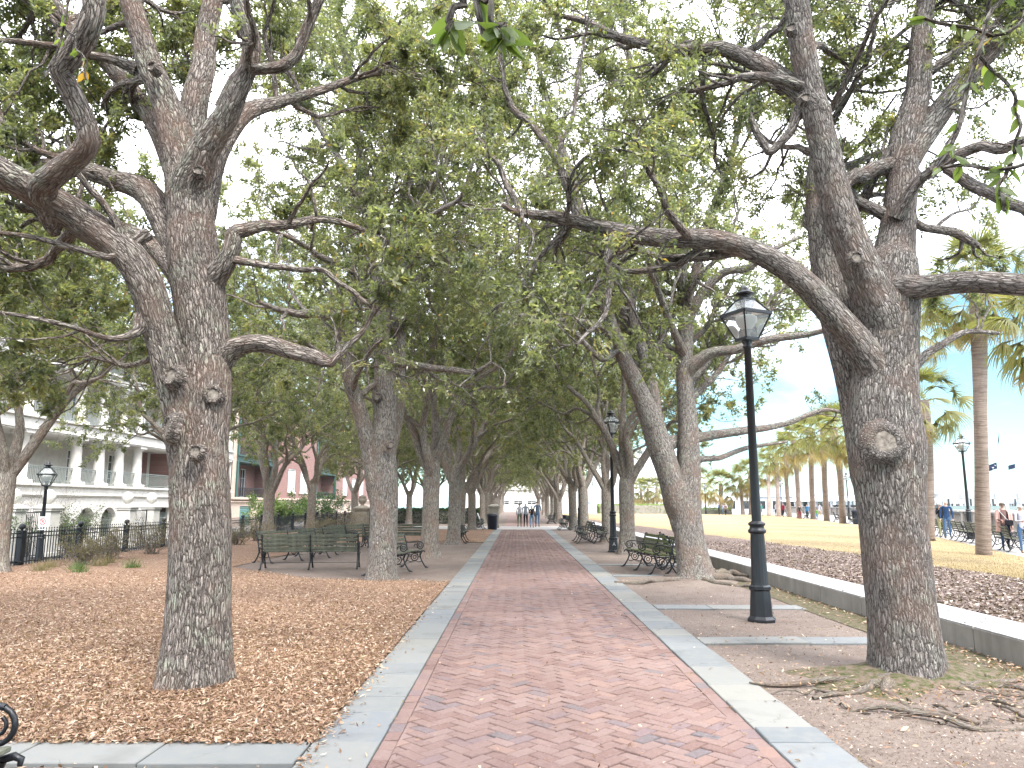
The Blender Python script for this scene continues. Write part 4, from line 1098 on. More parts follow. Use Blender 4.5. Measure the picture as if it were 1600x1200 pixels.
# ================================================================ litter and low plants
def scatter(name, n, xf, zf, mat, ln, wd, seed, lift=.012, label=None, tint_lo=0, tint_hi=1, flat=.35):
    r = np.random.default_rng(seed)
    X, Y = xf(r, n); n = len(X)
    Z = zf(X, Y) + lift * r.uniform(.2, 1.2, n)
    ax = r.normal(0, 1, (n, 3)); ax[:, 2] *= flat; ax = nrm(ax)
    nm = nrm(r.normal(0, .35, (n, 3)) + np.array([0, 0, 1.]))
    side = nrm(np.cross(ax, nm)); up = np.cross(side, ax)
    L = ln * r.uniform(.5, 1.3, (n, 1)); Wd = wd * r.uniform(.6, 1.3, (n, 1)); cu = r.uniform(-.1, .35, (n, 1))
    p = np.stack([X, Y, Z], 1)
    b = p - ax * L * .5 + up * L * cu * .5; t_ = p + ax * L * .5 + up * L * cu * .5
    V = np.stack([b, p + side * Wd * .5 + up * Wd * .25 * cu, t_, p - side * Wd * .5 + up * Wd * .25], 1)
    V[:, :, 2] = np.maximum(V[:, :, 2], (zf(X, Y) - .002)[:, None])
    q = np.arange(n * 4).reshape(n, 4)
    tint = np.repeat(r.uniform(tint_lo, tint_hi, n), 4)
    o = mesh_obj(name, np_mesh(name, V.reshape(-1, 3), q, attrs={'tint': ('FLOAT', tint)}, smooth=False), M[mat])
    return tag(o, label, kind='stuff')

def near_y(r, n, y0, y1, p=2.0):
    u = r.random(n); return (y0 ** -p * (1 - u) + y1 ** -p * u) ** (-1 / p)
def f1(r, n):
    Y = near_y(r, n, 5.47, 18.3, 1.2) - np.abs(r.normal(0, .035, n)); X = -np.minimum(Y * .78, 12.9) + (np.minimum(Y * .78, 12.9) - 1.43 + r.normal(0, .05, n)) * r.random(n)
    m = Y < pad_front(X); return X[m], Y[m]
scatter('fallen_leaves', 74000, f1, mulch_z, 'dry_leaf', .058, .017, 31, .022, 'tan and orange oak leaves lying over the mulch')
scatter('pine_straw', 30000, f1, mulch_z, 'dry_leaf', .12, .0045, 32, .025, 'thin brown straw between the fallen leaves', 0, .7)
def f2(r, n):
    Y = near_y(r, n, 6.5, 28, 1.2); X = 5.9 + r.random(n) * 4.0; m = X < bed_x(Y) + .1 + r.normal(0, .12, len(X)); return X[m], Y[m]
scatter('bed_leaves', 34000, f2, bed_z, 'dark_leaf', .075, .034, 33, .02, 'dark dry leaves covering the raised bed')
def f3(r, n):
    Y = near_y(r, n, 3.0, 22, 1.0); X = np.where(r.random(n) < .62, 5.12 - np.abs(r.normal(0, .22, n)), r.uniform(2.2, 5.1, n)); return X, Y
scatter('dry_leaves', 2600, f3, lambda X, Y: 0 * X + .004, 'dry_leaf', .055, .022, 34, .03, 'dry leaves blown along the foot of the seat wall')
def f31(r, n):
    Y = near_y(r, n, 4.0, 17, 1.2); X = r.uniform(2.2, 5.1, n); return X, Y
leaf_mat('chips', [(0, (.06, .04, .03)), (.5, (.16, .12, .095)), (.85, (.3, .24, .2)), (1, (.5, .43, .37))], .0, .9, .1)
scatter('bark_chips', 16000, f31, lambda X, Y: -.012 + .012 * wav(X, Y, 5, 1) + .002, 'chips', .022, .008, 41, .006, 'tiny chips, grit and twig ends on the bare soil')
def f32(r, n):
    X = 3.8 + r.normal(.1, .85, n); Y = 7.3 + r.normal(-.25, .6, n); m = (X > 2.3) & (X < 5.1) & (np.hypot(X - 3.8, Y - 7.5) > .34); return X[m], Y[m]
scatter('root_litter', 1500, f32, lambda X, Y: 0 * X + .01, 'dry_leaf', .05, .014, 42, .04, 'dry leaves and twigs caught between the roots', 0, .9)
def f4(r, n):
    Y = near_y(r, n, 4.6, 16, 1.2); X = np.where(r.random(n) < .5, XL0 + np.abs(r.normal(0, .1, n)), r.uniform(XL0, XR1, n)); return X, Y
scatter('stray_leaves', 420, f4, lambda X, Y: 0 * X + .012, 'dry_leaf', .05, .02, 35, .012, 'few stray leaves on the brick walk and its stone edging')
def f5(r, n):
    X = r.uniform(-5, XL0, n); Y = r.uniform(2.5, 5.0, n); return X, Y
scatter('corner_leaves', 900, f5, lambda X, Y: 0 * X + .0, 'dry_leaf', .055, .022, 36, .02, 'dry leaves on the dark soil before the cross edging')
def f6(r, n):
    Y = near_y(r, n, 5.5, 14, .8); X = r.uniform(5.15, 5.87, n); return X, Y
scatter('wall_top_leaves', 150, f6, lambda X, Y: 0 * X + .286, 'dark_leaf', .05, .02, 37, .012, 'dark leaf fragments on the seat wall top')
# lawn blades along the near part and its edge
def grass_blades(name, n, xf, zf, mat, h, seed, label):
    r = np.random.default_rng(seed); X, Y = xf(r, n); n = len(X); Z = zf(X, Y)
    p = np.stack([X, Y, Z - .01], 1); d = nrm(r.normal(0, .35, (n, 3)) + np.array([0, 0, 1.])); s = r.normal(0, 1, (n, 3)); s[:, 2] = 0; s = nrm(s) * .006
    H = h * r.uniform(.5, 1.3, (n, 1))
    V = np.stack([p - s, p + s, p + d * H], 1)
    o = mesh_obj(name, np_mesh(name, V.reshape(-1, 3), None, np.arange(n * 3).reshape(n, 3), attrs={'tint': ('FLOAT', np.repeat(r.uniform(0, 1, n), 3))}, smooth=False), M[mat])
    return tag(o, label, kind='stuff')
def f7(r, n):
    Y = near_y(r, n, 9, 40, 1.2); X = bed_x(Y) - .2 + (edge_x(Y) - bed_x(Y) + .2) * r.random(n); return X, Y
leaf_mat('lawn_blade', [(0, (.15, .115, .065)), (.6, (.235, .185, .112)), (1, (.31, .255, .165))], .2, .7, .1)
grass_blades('dormant_grass', 60000, f7, lawn_z, 'lawn_blade', .045, 38, 'short straw coloured winter grass on the lawn')

def shrub(name, label, cat, loc, size, n, leafs, mat, ln, wd, seed, stems=14, group=None, twig='dry_shrub', tl=(0, .9)):
    r = np.random.default_rng(seed)
    root = empty(name, loc); tag(root, label, cat, group)
    P0 = r.normal(0, .12, (stems, 3)) * np.array(size); P0[:, 2] = 0
    D = r.normal(0, .55, (stems, 3)) * np.array([size[0], size[1], 0]) / max(size[0], size[1]) + np.array([0, 0, 1.])
    L = size[2] * r.uniform(.7, 1.15, stems) * (1 + .5 * np.linalg.norm(D[:, :2], axis=1))
    D = nrm(D)
    c = curves(P0, D, L, 6, .15, .0, r); ra = np.repeat(np.linspace(.012, .004, 7)[None], stems, 0)
    c2, r2, l2 = kids(c, ra, L, 7 / max(size[2], .4), .15, .5, r, 4, .25, .05, 1.0, .6, .6)
    S = Soup(); S.add(*tubes(c, ra, 4, r)); S.add(*tubes(c2, r2, 3, r))
    mesh_obj('stems', S.mesh('stems'), M['bark_far'], root)
    bi = r.integers(0, len(c2), n); p, d, _ = sample(c2, r2, bi, r.uniform(.1, .999, n))
    p = p + r.normal(0, .03, p.shape) * max(1, size[2]); p[:, 2] = np.maximum(p[:, 2], .01)
    v, q, a = leaf_quads(p, nrm(d * .5 + r.normal(0, .7, d.shape)), r, ln, wd, np.clip(r.uniform(tl[0], tl[1], n), 0, 1))
    me = np_mesh('foliage', v, q, attrs={'tint': ('FLOAT', a)}, smooth=False)
    mesh_obj('foliage', me, M[mat], root)
    return root
for k, (x, y, s, lab) in enumerate((
        (-11.6, 20.2, (.9, .6, .55), 'low dry shrub beneath the fence, close to the left edge oak'),
        (-12.1, 22.4, (1.1, .7, .7), 'dry twiggy shrub beneath the fence between two posts'),
        (-11.9, 24.6, (1.0, .7, .75), 'dry brown shrub at the fence just left of the great left oak'),
        (-11.2, 30.0, (1.4, .8, .6), 'olive brown shrub right of the great left oak by the fence'),
        (-11.4, 33.0, (1.2, .8, .7), 'olive brown shrub left of the benches, at the foot of an oak'),
        (-9.0, 34.5, (1.3, .8, .8), 'rust brown shrub showing over the row of benches'),
        (-8.6, 38.0, (1.4, .9, .9), 'rust brown shrub behind the benches near the stone gate pier'),
        (-8.2, 42.5, (1.6, .9, 1.0), 'pale dry shrub in front of the stone gate pier'))):
    shrub('dry_shrub', lab, 'shrub', (x, y, 0), s, 1500, 0, 'dry_shrub', .06, .018, 60 + k, 26, 'dry shrubs along the fence')
for k, (x, y) in enumerate(((-11.6, 18.4), (-11.0, 18.9), (-10.9, 19.8), (-10.4, 18.0), (-12.0, 19.4), (-9.8, 19.3), (-11.2, 20.8))):
    r = np.random.default_rng(80 + k); n = 160
    P0 = np.stack([r.normal(0, .09, n), r.normal(0, .09, n), np.zeros(n)], 1); D = nrm(r.normal(0, .4, (n, 3)) + np.array([0, 0, 1.]))
    c = curves(P0, D, r.uniform(.12, .4, n), 3, .15, -.12, r)
    s = nrm(np.cross(D, r.normal(0, 1, (n, 3)))) * .006
    V = np.concatenate([np.stack([c[:, i] - s * (1 - i / 3.2), c[:, i] + s * (1 - i / 3.2)], 1) for i in range(4)], 1)
    Q = np.concatenate([np.stack([np.arange(n) * 8 + 2 * i, np.arange(n) * 8 + 2 * i + 1, np.arange(n) * 8 + 2 * i + 3, np.arange(n) * 8 + 2 * i + 2], 1) for i in range(3)])
    o = mesh_obj('grass_tuft', np_mesh('grass_tuft', V.reshape(-1, 3), Q, attrs={'tint': ('FLOAT', np.repeat(r.uniform(.2, .9, n), 8))}), M['hedge_leaf' if k % 2 else 'dry_shrub'], None, (x, y, 0))
    tag(o, ('green grass tuft nearest the left edge oak', 'straw coloured grass tuft left of the dry shrub', 'green grass tuft below the dry shrubs', 'dry grass tuft set farthest out on the mulch', 'green grass tuft at the foot of the iron fence', 'straw grass tuft right of the green ones', 'green grass tuft farthest back below the fence')[k], 'grass tuft', 'grass tufts near the fence')

# ================================================================ benches
def arc(c, r, a0, a1, n=8):
    return [(0, c[0] + r * math.cos(math.radians(a0 + (a1 - a0) * i / (n - 1))), c[1] + r * math.sin(math.radians(a0 + (a1 - a0) * i / (n - 1)))) for i in range(n)]
def side_frame_mesh():
    b = MB()
    P2 = lambda pts: [(0, y, z) for y, z in pts]
    b.tube(P2([(-.36, .012), (-.30, .05), (-.22, .18), (-.17, .30), (-.19, .40)]), [.026, .022, .019, .02, .022], 6)
    b.tube(P2([(.34, .012), (.28, .05), (.20, .18), (.15, .30), (.19, .41)]), [.026, .022, .019, .02, .022], 6)
    b.tube(P2([(-.22, .42), (-.05, .39), (.12, .40), (.25, .435), (.285, .42), (.28, .39)]), [.02, .019, .019, .02, .018, .012], 6)
    b.tube(P2([(-.19, .40), (-.215, .5), (-.25, .66), (-.30, .84), (-.325, .885), (-.355, .87), (-.345, .84)]), [.022, .021, .02, .02, .02, .018, .012], 6)
    b.tube(P2([(-.25, .66), (-.16, .645), (-.05, .665), (.08, .68), (.18, .66)]), .017, 6)
    b.tube(arc((.15, .575), .088, 70, -230, 14), .015, 6)
    b.tube(arc((.15, .575), .045, 60, -260, 10), .011, 5)
    b.tube(arc((.03, .55), .05, 200, -60, 9), .011, 5)
    b.tube(P2([(.15, .49), (.10, .44), (.08, .40)]), .014, 6)
    b.tube(arc((-.0, .27), .095, 0, 360, 16), .013, 6)
    b.tube(arc((-.0, .27), .045, 0, 360, 10), .01, 5)
    for s in (-1, 1):
        b.tube(P2([(s * .095, .27), (s * .16, .30)]), .012, 5); b.tube(P2([(0, .27 + s * .095), (0, .27 + s * .12)]), .012, 5)
        b.tube(P2([(s * .20, .18), (s * .12, .14), (s * .04, .17), (0, .175)]), .011, 5)
        b.tube(arc((s * .11, .355), .035, 0, 330, 8), .009, 5)
    b.box((0, -.365, .012), (.05, .09, .024)); b.box((0, .345, .012), (.05, .09, .024))
    for z in (.56, .66, .76): b.tube(arc((-.235 - (z - .56) * .28, z), .022, 90, 280, 6), .009, 5)
    return b.mesh('side_frame')
sf_me = side_frame_mesh(); sf_me.materials.append(M['iron'])
def slat_mesh(nm, L, w, th, mat):
    b = MB(); b.box((0, 0, 0), (L, w, th), bev=.006); me = b.mesh(nm); me.materials.append(M[mat]); return me
seat_me = slat_mesh('seat_slat', 1.17, .08, .028, 'wood_slat'); back_me = slat_mesh('back_slat', 1.17, .074, .024, 'wood_slat')
seat_mo = slat_mesh('seat_slat', 1.17, .08, .028, 'mossy_slat'); back_mo = slat_mesh('back_slat', 1.17, .074, .024, 'mossy_slat')
rod_me = MB(); rod_me.tube([(-1.19, -.0, .15), (1.19, 0, .15)], .007, 6); rod_me = rod_me.mesh('stretcher_rod'); rod_me.materials.append(M['iron'])
def make_bench(moss=False):
    root = empty('park_bench')
    for x in (-1.2, 0, 1.2):
        o = bpy.data.objects.new('side_frame', sf_me); o.location = (x, 0, 0); link(o, root)
    for x in (-.6, .6):
        for k, (y, z) in enumerate(((-.13, .43), (-.02, .425), (.09, .435), (.20, .458))):
            o = bpy.data.objects.new('seat_slat', seat_mo if moss else seat_me); o.location = (x, y, z + .012); o.rotation_euler = (rnd.uniform(-.02, .02) + (.12 if k == 3 else 0), 0, 0); link(o, root)
        for k, z in enumerate((.53, .63, .73, .83)):
            o = bpy.data.objects.new('back_slat', back_mo if moss else back_me); o.location = (x, -.215 + -(z - .5) * .27, z); o.rotation_euler = (PI / 2 + .26, rnd.uniform(-.006, .006), 0); link(o, root)
    link(bpy.data.objects.new('stretcher_rod', rod_me), root)
    return root
bp, bm = make_bench(), make_bench(True)
used = {}
def bench(x, y, hx, hy, label, moss=False, z=0.0, group='park benches near the walk'):
    src = bm if moss else bp
    o = src if moss not in used else copy_tree(src)
    used[moss] = 1
    if 'walk' in group: x, y = x * 1.03, y * 1.045
    o.location = (x, y, z); o.rotation_euler = (0, 0, math.atan2(-hx, hy))
    return tag(o, label, 'bench', group)
bench(-5.15, 18.7, -.12, 1, 'weathered two-section bench seen from behind at the edge of the mulch')
bench(-2.85, 17.9, 1, -.22, 'weathered bench facing the walk right behind the slender second left oak')
bench(-6.4, 21.4, 1, -.5, 'bench facing inward, showing over the left half of the long bench back')
bench(-6.0, 23.8, 1, -.45, 'bench facing inward, showing over the middle of the long bench back')
bench(-5.9, 26.6, 1, -.4, 'bench facing inward with its scrolled arm showing right of the long bench back')
bench(-4.65, 28.2, .05, 1, 'bench farther off seen from behind, half hidden by the slender second left oak')
bench(-2.4, 31.4, 1, 0, 'bench facing the walk beside the fourth oak of the left row')
bench(-2.3, 46.2, 1, 0, 'bench facing the walk near the leaning sign board and litter bin')
bench(-2.62, 2.52, 1, 0, 'bench cut off by the bottom left corner of the picture')
bench(3.22, 18.3, -1, -.12, 'mossy bench facing the walk right of it, beside the oak with knotted roots', True)
bench(3.98, 18.5, 1, -.12, 'mossy bench turned to the lawn, back to back with another behind the rooted oak', True)
bench(2.8, 31.4, -1, 0, 'bench facing the walk at the second lamp post of the right row')
bench(3.5, 31.6, 1, 0, 'bench turned to the lawn behind the second lamp post')
bench(2.95, 46.5, -1, 0, 'bench facing the walk far down the right row, near the third lamp post')
bench(2.85, 61, -1, 0, 'farthest bench of the right row, beyond the walking group')
# promenade benches, turned to the river (across the lawn edge)
pd = Vector((12.1, -4.5, 0)).normalized()
for (px_, lab) in (((19.883,34.106,0.000), 'promenade bench second left of the near palm trunk'), ((19.247,31.927,0.000), 'promenade bench directly left of the near palm trunk'), ((17.377,27.162,0.000), 'promenade bench right of the near palm trunk, where the woman in pink passes'), ((21.596,38.744,0.000), 'promenade bench beside the couple standing by the second palm'),
                   ((25.026,51.884,0.000), 'promenade bench behind the trunk of the great right oak'), ((27.160,61.547,0.000), 'promenade bench between two far palm trunks'), ((29.667,70.293,0.000), 'promenade bench left of the navy litter bin'), ((31.269,81.943,0.000), 'far promenade bench where people in dark coats sit'), ((33.507,93.598,0.000), 'farthest promenade bench by the thin palms')):
    bench(px_[0] + .3, px_[1], pd.x, pd.y, lab, group='benches along the promenade')

# ================================================================ lamp posts
def lantern(root, z0, sc_=1.0, rot=.42, glass=True):
    S_ = sc_
    f = MB()
    def frame_ring(r0, z, h, w):
        pts = [(r0 * math.cos(rot + PI / 4 + i * PI / 2) * 1.4142, r0 * math.sin(rot + PI / 4 + i * PI / 2) * 1.4142, z) for i in range(4)]
        for i in range(4): f.span(pts[i], pts[(i + 1) % 4], w, h)
        return pts
    a = frame_ring(.115 * S_, z0 + .02, .03 * S_, .03 * S_)
    b_ = frame_ring(.26 * S_, z0 + .40 * S_, .045 * S_, .05 * S_)
    c_ = frame_ring(.10 * S_, z0 + .63 * S_, .03 * S_, .03 * S_)
    for i in range(4):
        f.span(a[i], b_[i], .022 * S_, .022 * S_); f.span(b_[i], c_[i], .022 * S_, .022 * S_)
    f.lathe([(.10 * S_, z0 + .64 * S_), (.085 * S_, z0 + .66 * S_), (.085 * S_, z0 + .71 * S_), (.15 * S_, z0 + .72 * S_), (.12 * S_, z0 + .755 * S_), (.07 * S_, z0 + .775 * S_), (.07 * S_, z0 + .80 * S_), (.045 * S_, z0 + .84 * S_), (.015 * S_, z0 + .86 * S_)], 16)
    f.box((0, 0, z0 + .005), (.25 * S_, .25 * S_, .03 * S_), rz=rot)
    fr = f.build('lantern_frame', M['iron'], root)
    for lo, hi in ((a, b_), (b_, c_)):
        for i in range(4):
            g = MB(); p = [Vector(lo[i]), Vector(lo[(i + 1) % 4]), Vector(hi[(i + 1) % 4]), Vector(hi[i])]
            c = sum(p, Vector()) / 4; p = [c + (q - c) * .97 for q in p]
            g.add(p, [(0, 1, 2, 3)]); g.build('glass_pane', M['lantern_glass'], fr)
    g = MB(); g.lathe([(.03 * S_, z0 + .03), (.055 * S_, z0 + .05), (.05 * S_, z0 + .12 * S_), (.07 * S_, z0 + .15 * S_), (.07 * S_, z0 + .17 * S_)], 12)
    g.build('lamp_socket', M['grey_rail'], fr)
    g = MB(); g.lathe([(.06 * S_, z0 + .17 * S_), (.12 * S_, z0 + .22 * S_), (.155 * S_, z0 + .30 * S_), (.16 * S_, z0 + .36 * S_), (.12 * S_, z0 + .385 * S_)], 16)
    g.build('lamp_reflector', M['bulb_glass'], fr)
def lamp_post(label, loc, height=4.75, rot=.42, group='black lamp posts right of the walk', letter=False, fl=True):
    root = empty('lamp_post', loc); tag(root, label, 'lamp post', group)
    b = MB(); b.lathe([(.20, -.02), (.20, .03), (.165, .07), (.15, .30), (.14, .42), (.16, .44), (.16, .48), (.13, .50)], 8, smooth=False); base = b.build('pedestal', M['iron'], root)
    n = 48
    b = MB(); b.lathe([(.125, .50), (.118, .55), (.10, 1.16), (.098, 1.22)], n, mod=lambda a, z: 1 - .055 * (.5 + .5 * math.cos(a * 16)), smooth=True); b.build('fluted_shaft', M['iron'], root)
    b = MB(); b.lathe([(.10, 1.22), (.125, 1.235), (.13, 1.27), (.105, 1.29), (.10, 1.33), (.12, 1.345), (.12, 1.37), (.075, 1.40)], 24); b.build('collar', M['iron'], root)
    zt = height - .86
    b = MB(); b.lathe([(.068, 1.38), (.066, 1.8), (.052, zt - .12), (.07, zt - .11), (.07, zt - .09), (.055, zt - .07), (.085, zt - .01), (.085, zt)], 20); b.build('pole', M['iron'], root)
    lantern(root, zt, 1.0, rot)
    if letter:
        text_mesh('marking', 'A', .16, .002, M['white_paint'], base, (0, -.158, .22))
    return root
lamp_post('tall black lamp post with fluted base standing alone right of the walk', (3.5, 10.98, 0), 4.95)
lamp_post('second black lamp post, white letter A on its base, between the rooted oak and bench', (3.36, 26.2, 0), 4.95, letter=True)
lamp_post('third lamp post, slim and dark among the trunks of the right row', (4.1, 49, 0))
for p_, h, lab in (((21.575,35.955,0.000), 5.0, 'dark promenade lamp just left of the near palm trunk'), ((34.765,78.705,0.000), 4.9, 'small promenade lamp between the far palm trunks'), ((36.507,103.419,0.000), 4.9, 'distant promenade lamp beside the thin palm trunks'), ((29.101,115.485,0.000), 4.8, 'distant promenade lamp left of the round orange palm')):
    lamp_post(lab, (p_[0], p_[1] , 0), h, group='lamp posts along the promenade')
sp = lamp_post('street lamp with white lantern behind the fence, no parking sign on its pole', (-16.45, 26, -.78), 3.9, group='street lamps behind the iron fence')
lamp_post('street lamp whose white lantern peeks out right of the great left oak', (-16.4, 42, -.78), 3.75, group='street lamps behind the iron fence')
# no parking sign on the street lamp
sg = empty('parking_sign', (-16.38, 25.9, .98)); tag(sg, 'white no parking sign with red ring fixed to street lamp', 'sign')
b = MB(); b.box((0, 0, 0), (.34, .012, .46), bev=.003); b.build('sign_plate', M['white_paint'], sg)
b = MB(); b.tube([(.11 * math.cos(a * PI / 12), -.009, .06 + .11 * math.sin(a * PI / 12)) for a in range(25)], .012, 5, cap=False); b.span((-.078, -.009, .138), (.078, -.009, -.018), .006, .02); b.build('red_ring', M['red_paint'], sg)
text_mesh('lettering', 'P', .19, .001, M['iron'], sg, (0, -.0075, -.005))
b = MB(); b.box((-.06, -.008, -.13), (.10, .002, .022)); b.box((.07, -.008, -.13), (.09, .002, .022)); b.box((0, -.008, -.18), (.2, .002, .015)); b.build('small_print', M['iron'], sg)
sg.rotation_euler = (0, 0, -.2)

# ================================================================ iron fence (street side)
def picket_fence(label, p0, p1, n_bay, h=.92, pick=.13, split=150, cat='fence', balls=True):
    p0, p1 = Vector(p0), Vector(p1); d = (p1 - p0); L = d.length; d.normalize()
    ang = math.atan2(d.y, d.x)
    root = empty('iron_fence', p0, ang); tag(root, label, cat)
    bay = L / n_bay
    b = MB(); b.box((0, 0, h / 2), (.14, .14, h), bev=.01); b.box((0, 0, h * .12), (.17, .17, .05), bev=.01); b.box((0, 0, h + .01), (.18, .18, .03), bev=.008)
    b.lathe([(.03, h + .02), (.035, h + .05), (.07, h + .07), (.088, h + .12), (.07, h + .175), (.03, h + .2), (.0, h + .205)], 12)
    post_me = b.mesh('post'); post_me.materials.append(M['iron_fence'])
    for k in range(n_bay + 1):
        o = bpy.data.objects.new('post', post_me); o.location = (k * bay, 0, 0); link(o, root)
    rm = MB(); rm.box((bay / 2, 0, 0), (bay - .12, .035, .03)); rail_me = rm.mesh('rail'); rail_me.materials.append(M['iron_fence'])
    for k in range(n_bay):
        for z in (.12, h - .16, h - .05):
            o = bpy.data.objects.new('rail', rail_me); o.location = (k * bay, 0, z); link(o, root)
    def pk(b_, x):
        b_.box((x, 0, h / 2 + .02), (.02, .02, h - .02)); b_.lathe([(.009, h + .03), (.02, h + .045), (.0, h + .09)], 6, (x, 0, 0), cap=False)
    pm = MB(); pk(pm, 0); pm = pm.mesh('picket'); pm.materials.append(M['iron_fence'])
    restb = MB(); c = 0
    for k in range(n_bay):
        m = int(round((bay - .12) / pick))
        for i in range(1, m + 1):
            x = k * bay + .06 + (bay - .12) * i / (m + 1)
            if c < split:
                o = bpy.data.objects.new('picket', pm); o.location = (x, 0, 0); link(o, root)
            else: pk(restb, x)
            c += 1
    if restb.v: tag(restb.build('picket_run', M['iron_fence'], root), kind='stuff')
    return root
picket_fence('black iron picket fence with ball topped posts running beside the mulch along the street', (-13.25, 17.4, 0), (-13.25, 17.4 + 2.7 * 17, 0), 17, split=220)
picket_fence('dark iron fence crossing the far end of the bench area in front of the hedge', (-12.2, 62.5, 0), (-3.4, 62.5, 0), 4, h=1.05, split=0)

# stone gate piers, bins, board
def pier(label, loc, w=1.1, h=1.35, mat='cream_stone', urn=False, ball=False, cat='gate pier', g=None):
    root = empty('gate_pier', loc); tag(root, label, cat, g)
    b = MB(); b.box((0, 0, h / 2), (w, w, h), bev=.02); b.box((0, 0, .1), (w * 1.12, w * 1.12, .2), bev=.02); b.build('shaft', M[mat], root)
    b = MB(); b.box((0, 0, h + .05), (w * 1.18, w * 1.18, .1), bev=.02); b.box((0, 0, h + .15), (w * 1.3, w * 1.3, .1), bev=.03); b.box((0, 0, h + .26), (w * 1.1, w * 1.1, .14), taper=.6, bev=.02); b.build('cap', M[mat], root)
    if ball:
        b = MB(); b.lathe([(.1 * w, h + .3), (.16 * w, h + .36), (.34 * w, h + .5), (.4 * w, h + .68), (.34 * w, h + .86), (.16 * w, h + 1.0), (0, h + 1.02)], 16); b.build('ball_finial', M[mat], root)
    if urn:
        b = MB(); b.lathe([(.18, h + .3), (.1, h + .4), (.25, h + .55), (.32, h + .75), (.2, h + .85), (.28, h + .9), (.05, h + 1.05)], 16); b.build('urn', M[mat], root)
    return root
pier('tan stone pier behind the navy bin at the entrance beside the walk', (-1.55, 52, 0), .66, 1.3)
pier('broad tan stone pier with urn at the street gate', (-10.3, 50, 0), .8, 1.2, urn=True)
bn = empty('litter_bin', (-1.55, 48.3, 0)); tag(bn, 'round navy litter bin at the foot of the stone pier beside the walk', 'litter bin')
def bin_parts(root, s=1.0):
    b = MB(); b.lathe([(.27 * s, 0), (.30 * s, .03), (.34 * s, .85 * s), (.37 * s, .87 * s), (.37 * s, .93 * s), (.34 * s, .95 * s)], 24); b.build('drum', M['navy_plastic'], root)
    b = MB(); b.lathe([(.335 * s, .95 * s), (.33 * s, 1.0 * s), (.2 * s, 1.03 * s)], 24); b.build('bin_liner', M['bin_liner'], root)
bin_parts(bn)
p_ = (27.839,61.551,0.000)
bn = empty('litter_bin', (p_[0], p_[1], 0)); tag(bn, 'dark litter bin on the promenade left of the great right oak trunk', 'litter bin'); bin_parts(bn, 1.15)
p_ = (24.513,43.875,0.000)
br = empty('sign_board', (-2.55, 48.6, 0)); tag(br, 'folding board with white edge leaning open beside the litter bin', 'sign board')
b = MB(); b.span((-.38, 0, .02), (.0, 0, 1.05), .7, .03, up=(1, 0, .35)); b.build('dark_panel', M['iron'], br)
b = MB(); b.span((.42, 0, .02), (.02, 0, 1.06), .7, .05, up=(-1, 0, -.35)); b.build('white_panel', M['white_paint'], br)

# ================================================================ palms
def frond_mesh(seed, droop, brown, L=1.0):
    r = np.random.default_rng(seed); V, Q, T = [], [], []
    def add_strip(pts, wd, nm, tint):
        b0 = len(V)
        for k, (p, w) in enumerate(zip(pts, wd)):
            t = pts[min(k + 1, len(pts) - 1)] - pts[max(k - 1, 0)]; s = np.cross(t, nm); s /= max(np.linalg.norm(s), 1e-6)
            V.extend([p - s * w, p + s * w]); T.extend([tint, tint])
        for k in range(len(pts) - 1): Q.append((b0 + 2 * k, b0 + 2 * k + 1, b0 + 2 * k + 3, b0 + 2 * k + 2))
    # stalk along +X, bending down
    st = [np.array([x, 0, -droop * .25 * x * x]) for x in np.linspace(0, .95 * L, 6)]
    add_strip(st, [.022, .018, .015, .012, .01, .008], np.array([0, 0, 1.]), .55 + brown * .4)
    hub = st[-1]; n = 38
    for i in range(n):
        a = math.radians(-120 + 240 * i / (n - 1)) ; le = L * (.95 - .25 * abs(a) / 2.1) * r.uniform(.9, 1.08)
        o = hub + np.array([-.28 * (1 - abs(a) / 2.1) + .12, 0, .04 * math.cos(a)]) * L
        d = np.array([math.cos(a), math.sin(a), .12 - droop * .25])
        d /= np.linalg.norm(d); pts = [o]; p = o.copy()
        for k in range(4):
            d = d + np.array([0, 0, -(.12 + .28 * droop) * (k + .5) / 2]) + r.normal(0, .025, 3); d /= np.linalg.norm(d)
            p = p + d * le / 4; pts.append(p.copy())
        tint = np.clip(r.normal(.36 + brown * .5, .1), 0, 1)
        add_strip(pts, [.012, .020, .016, .009, .002], np.array([math.sin(a) * .35, -math.cos(a) * .35, 1.0]), tint)
    me = np_mesh('frond', np.array(V), np.array(Q), attrs={'tint': ('FLOAT', np.array(T))}); me.materials.append(M['palm_leaf'])
    return me
fronds = [[frond_mesh(200 + 3 * k + j, dr, br_) for j in range(2)] for k, (dr, br_) in enumerate(((.15, 0), (.6, .05), (1.2, .25), (1.7, .9)))]
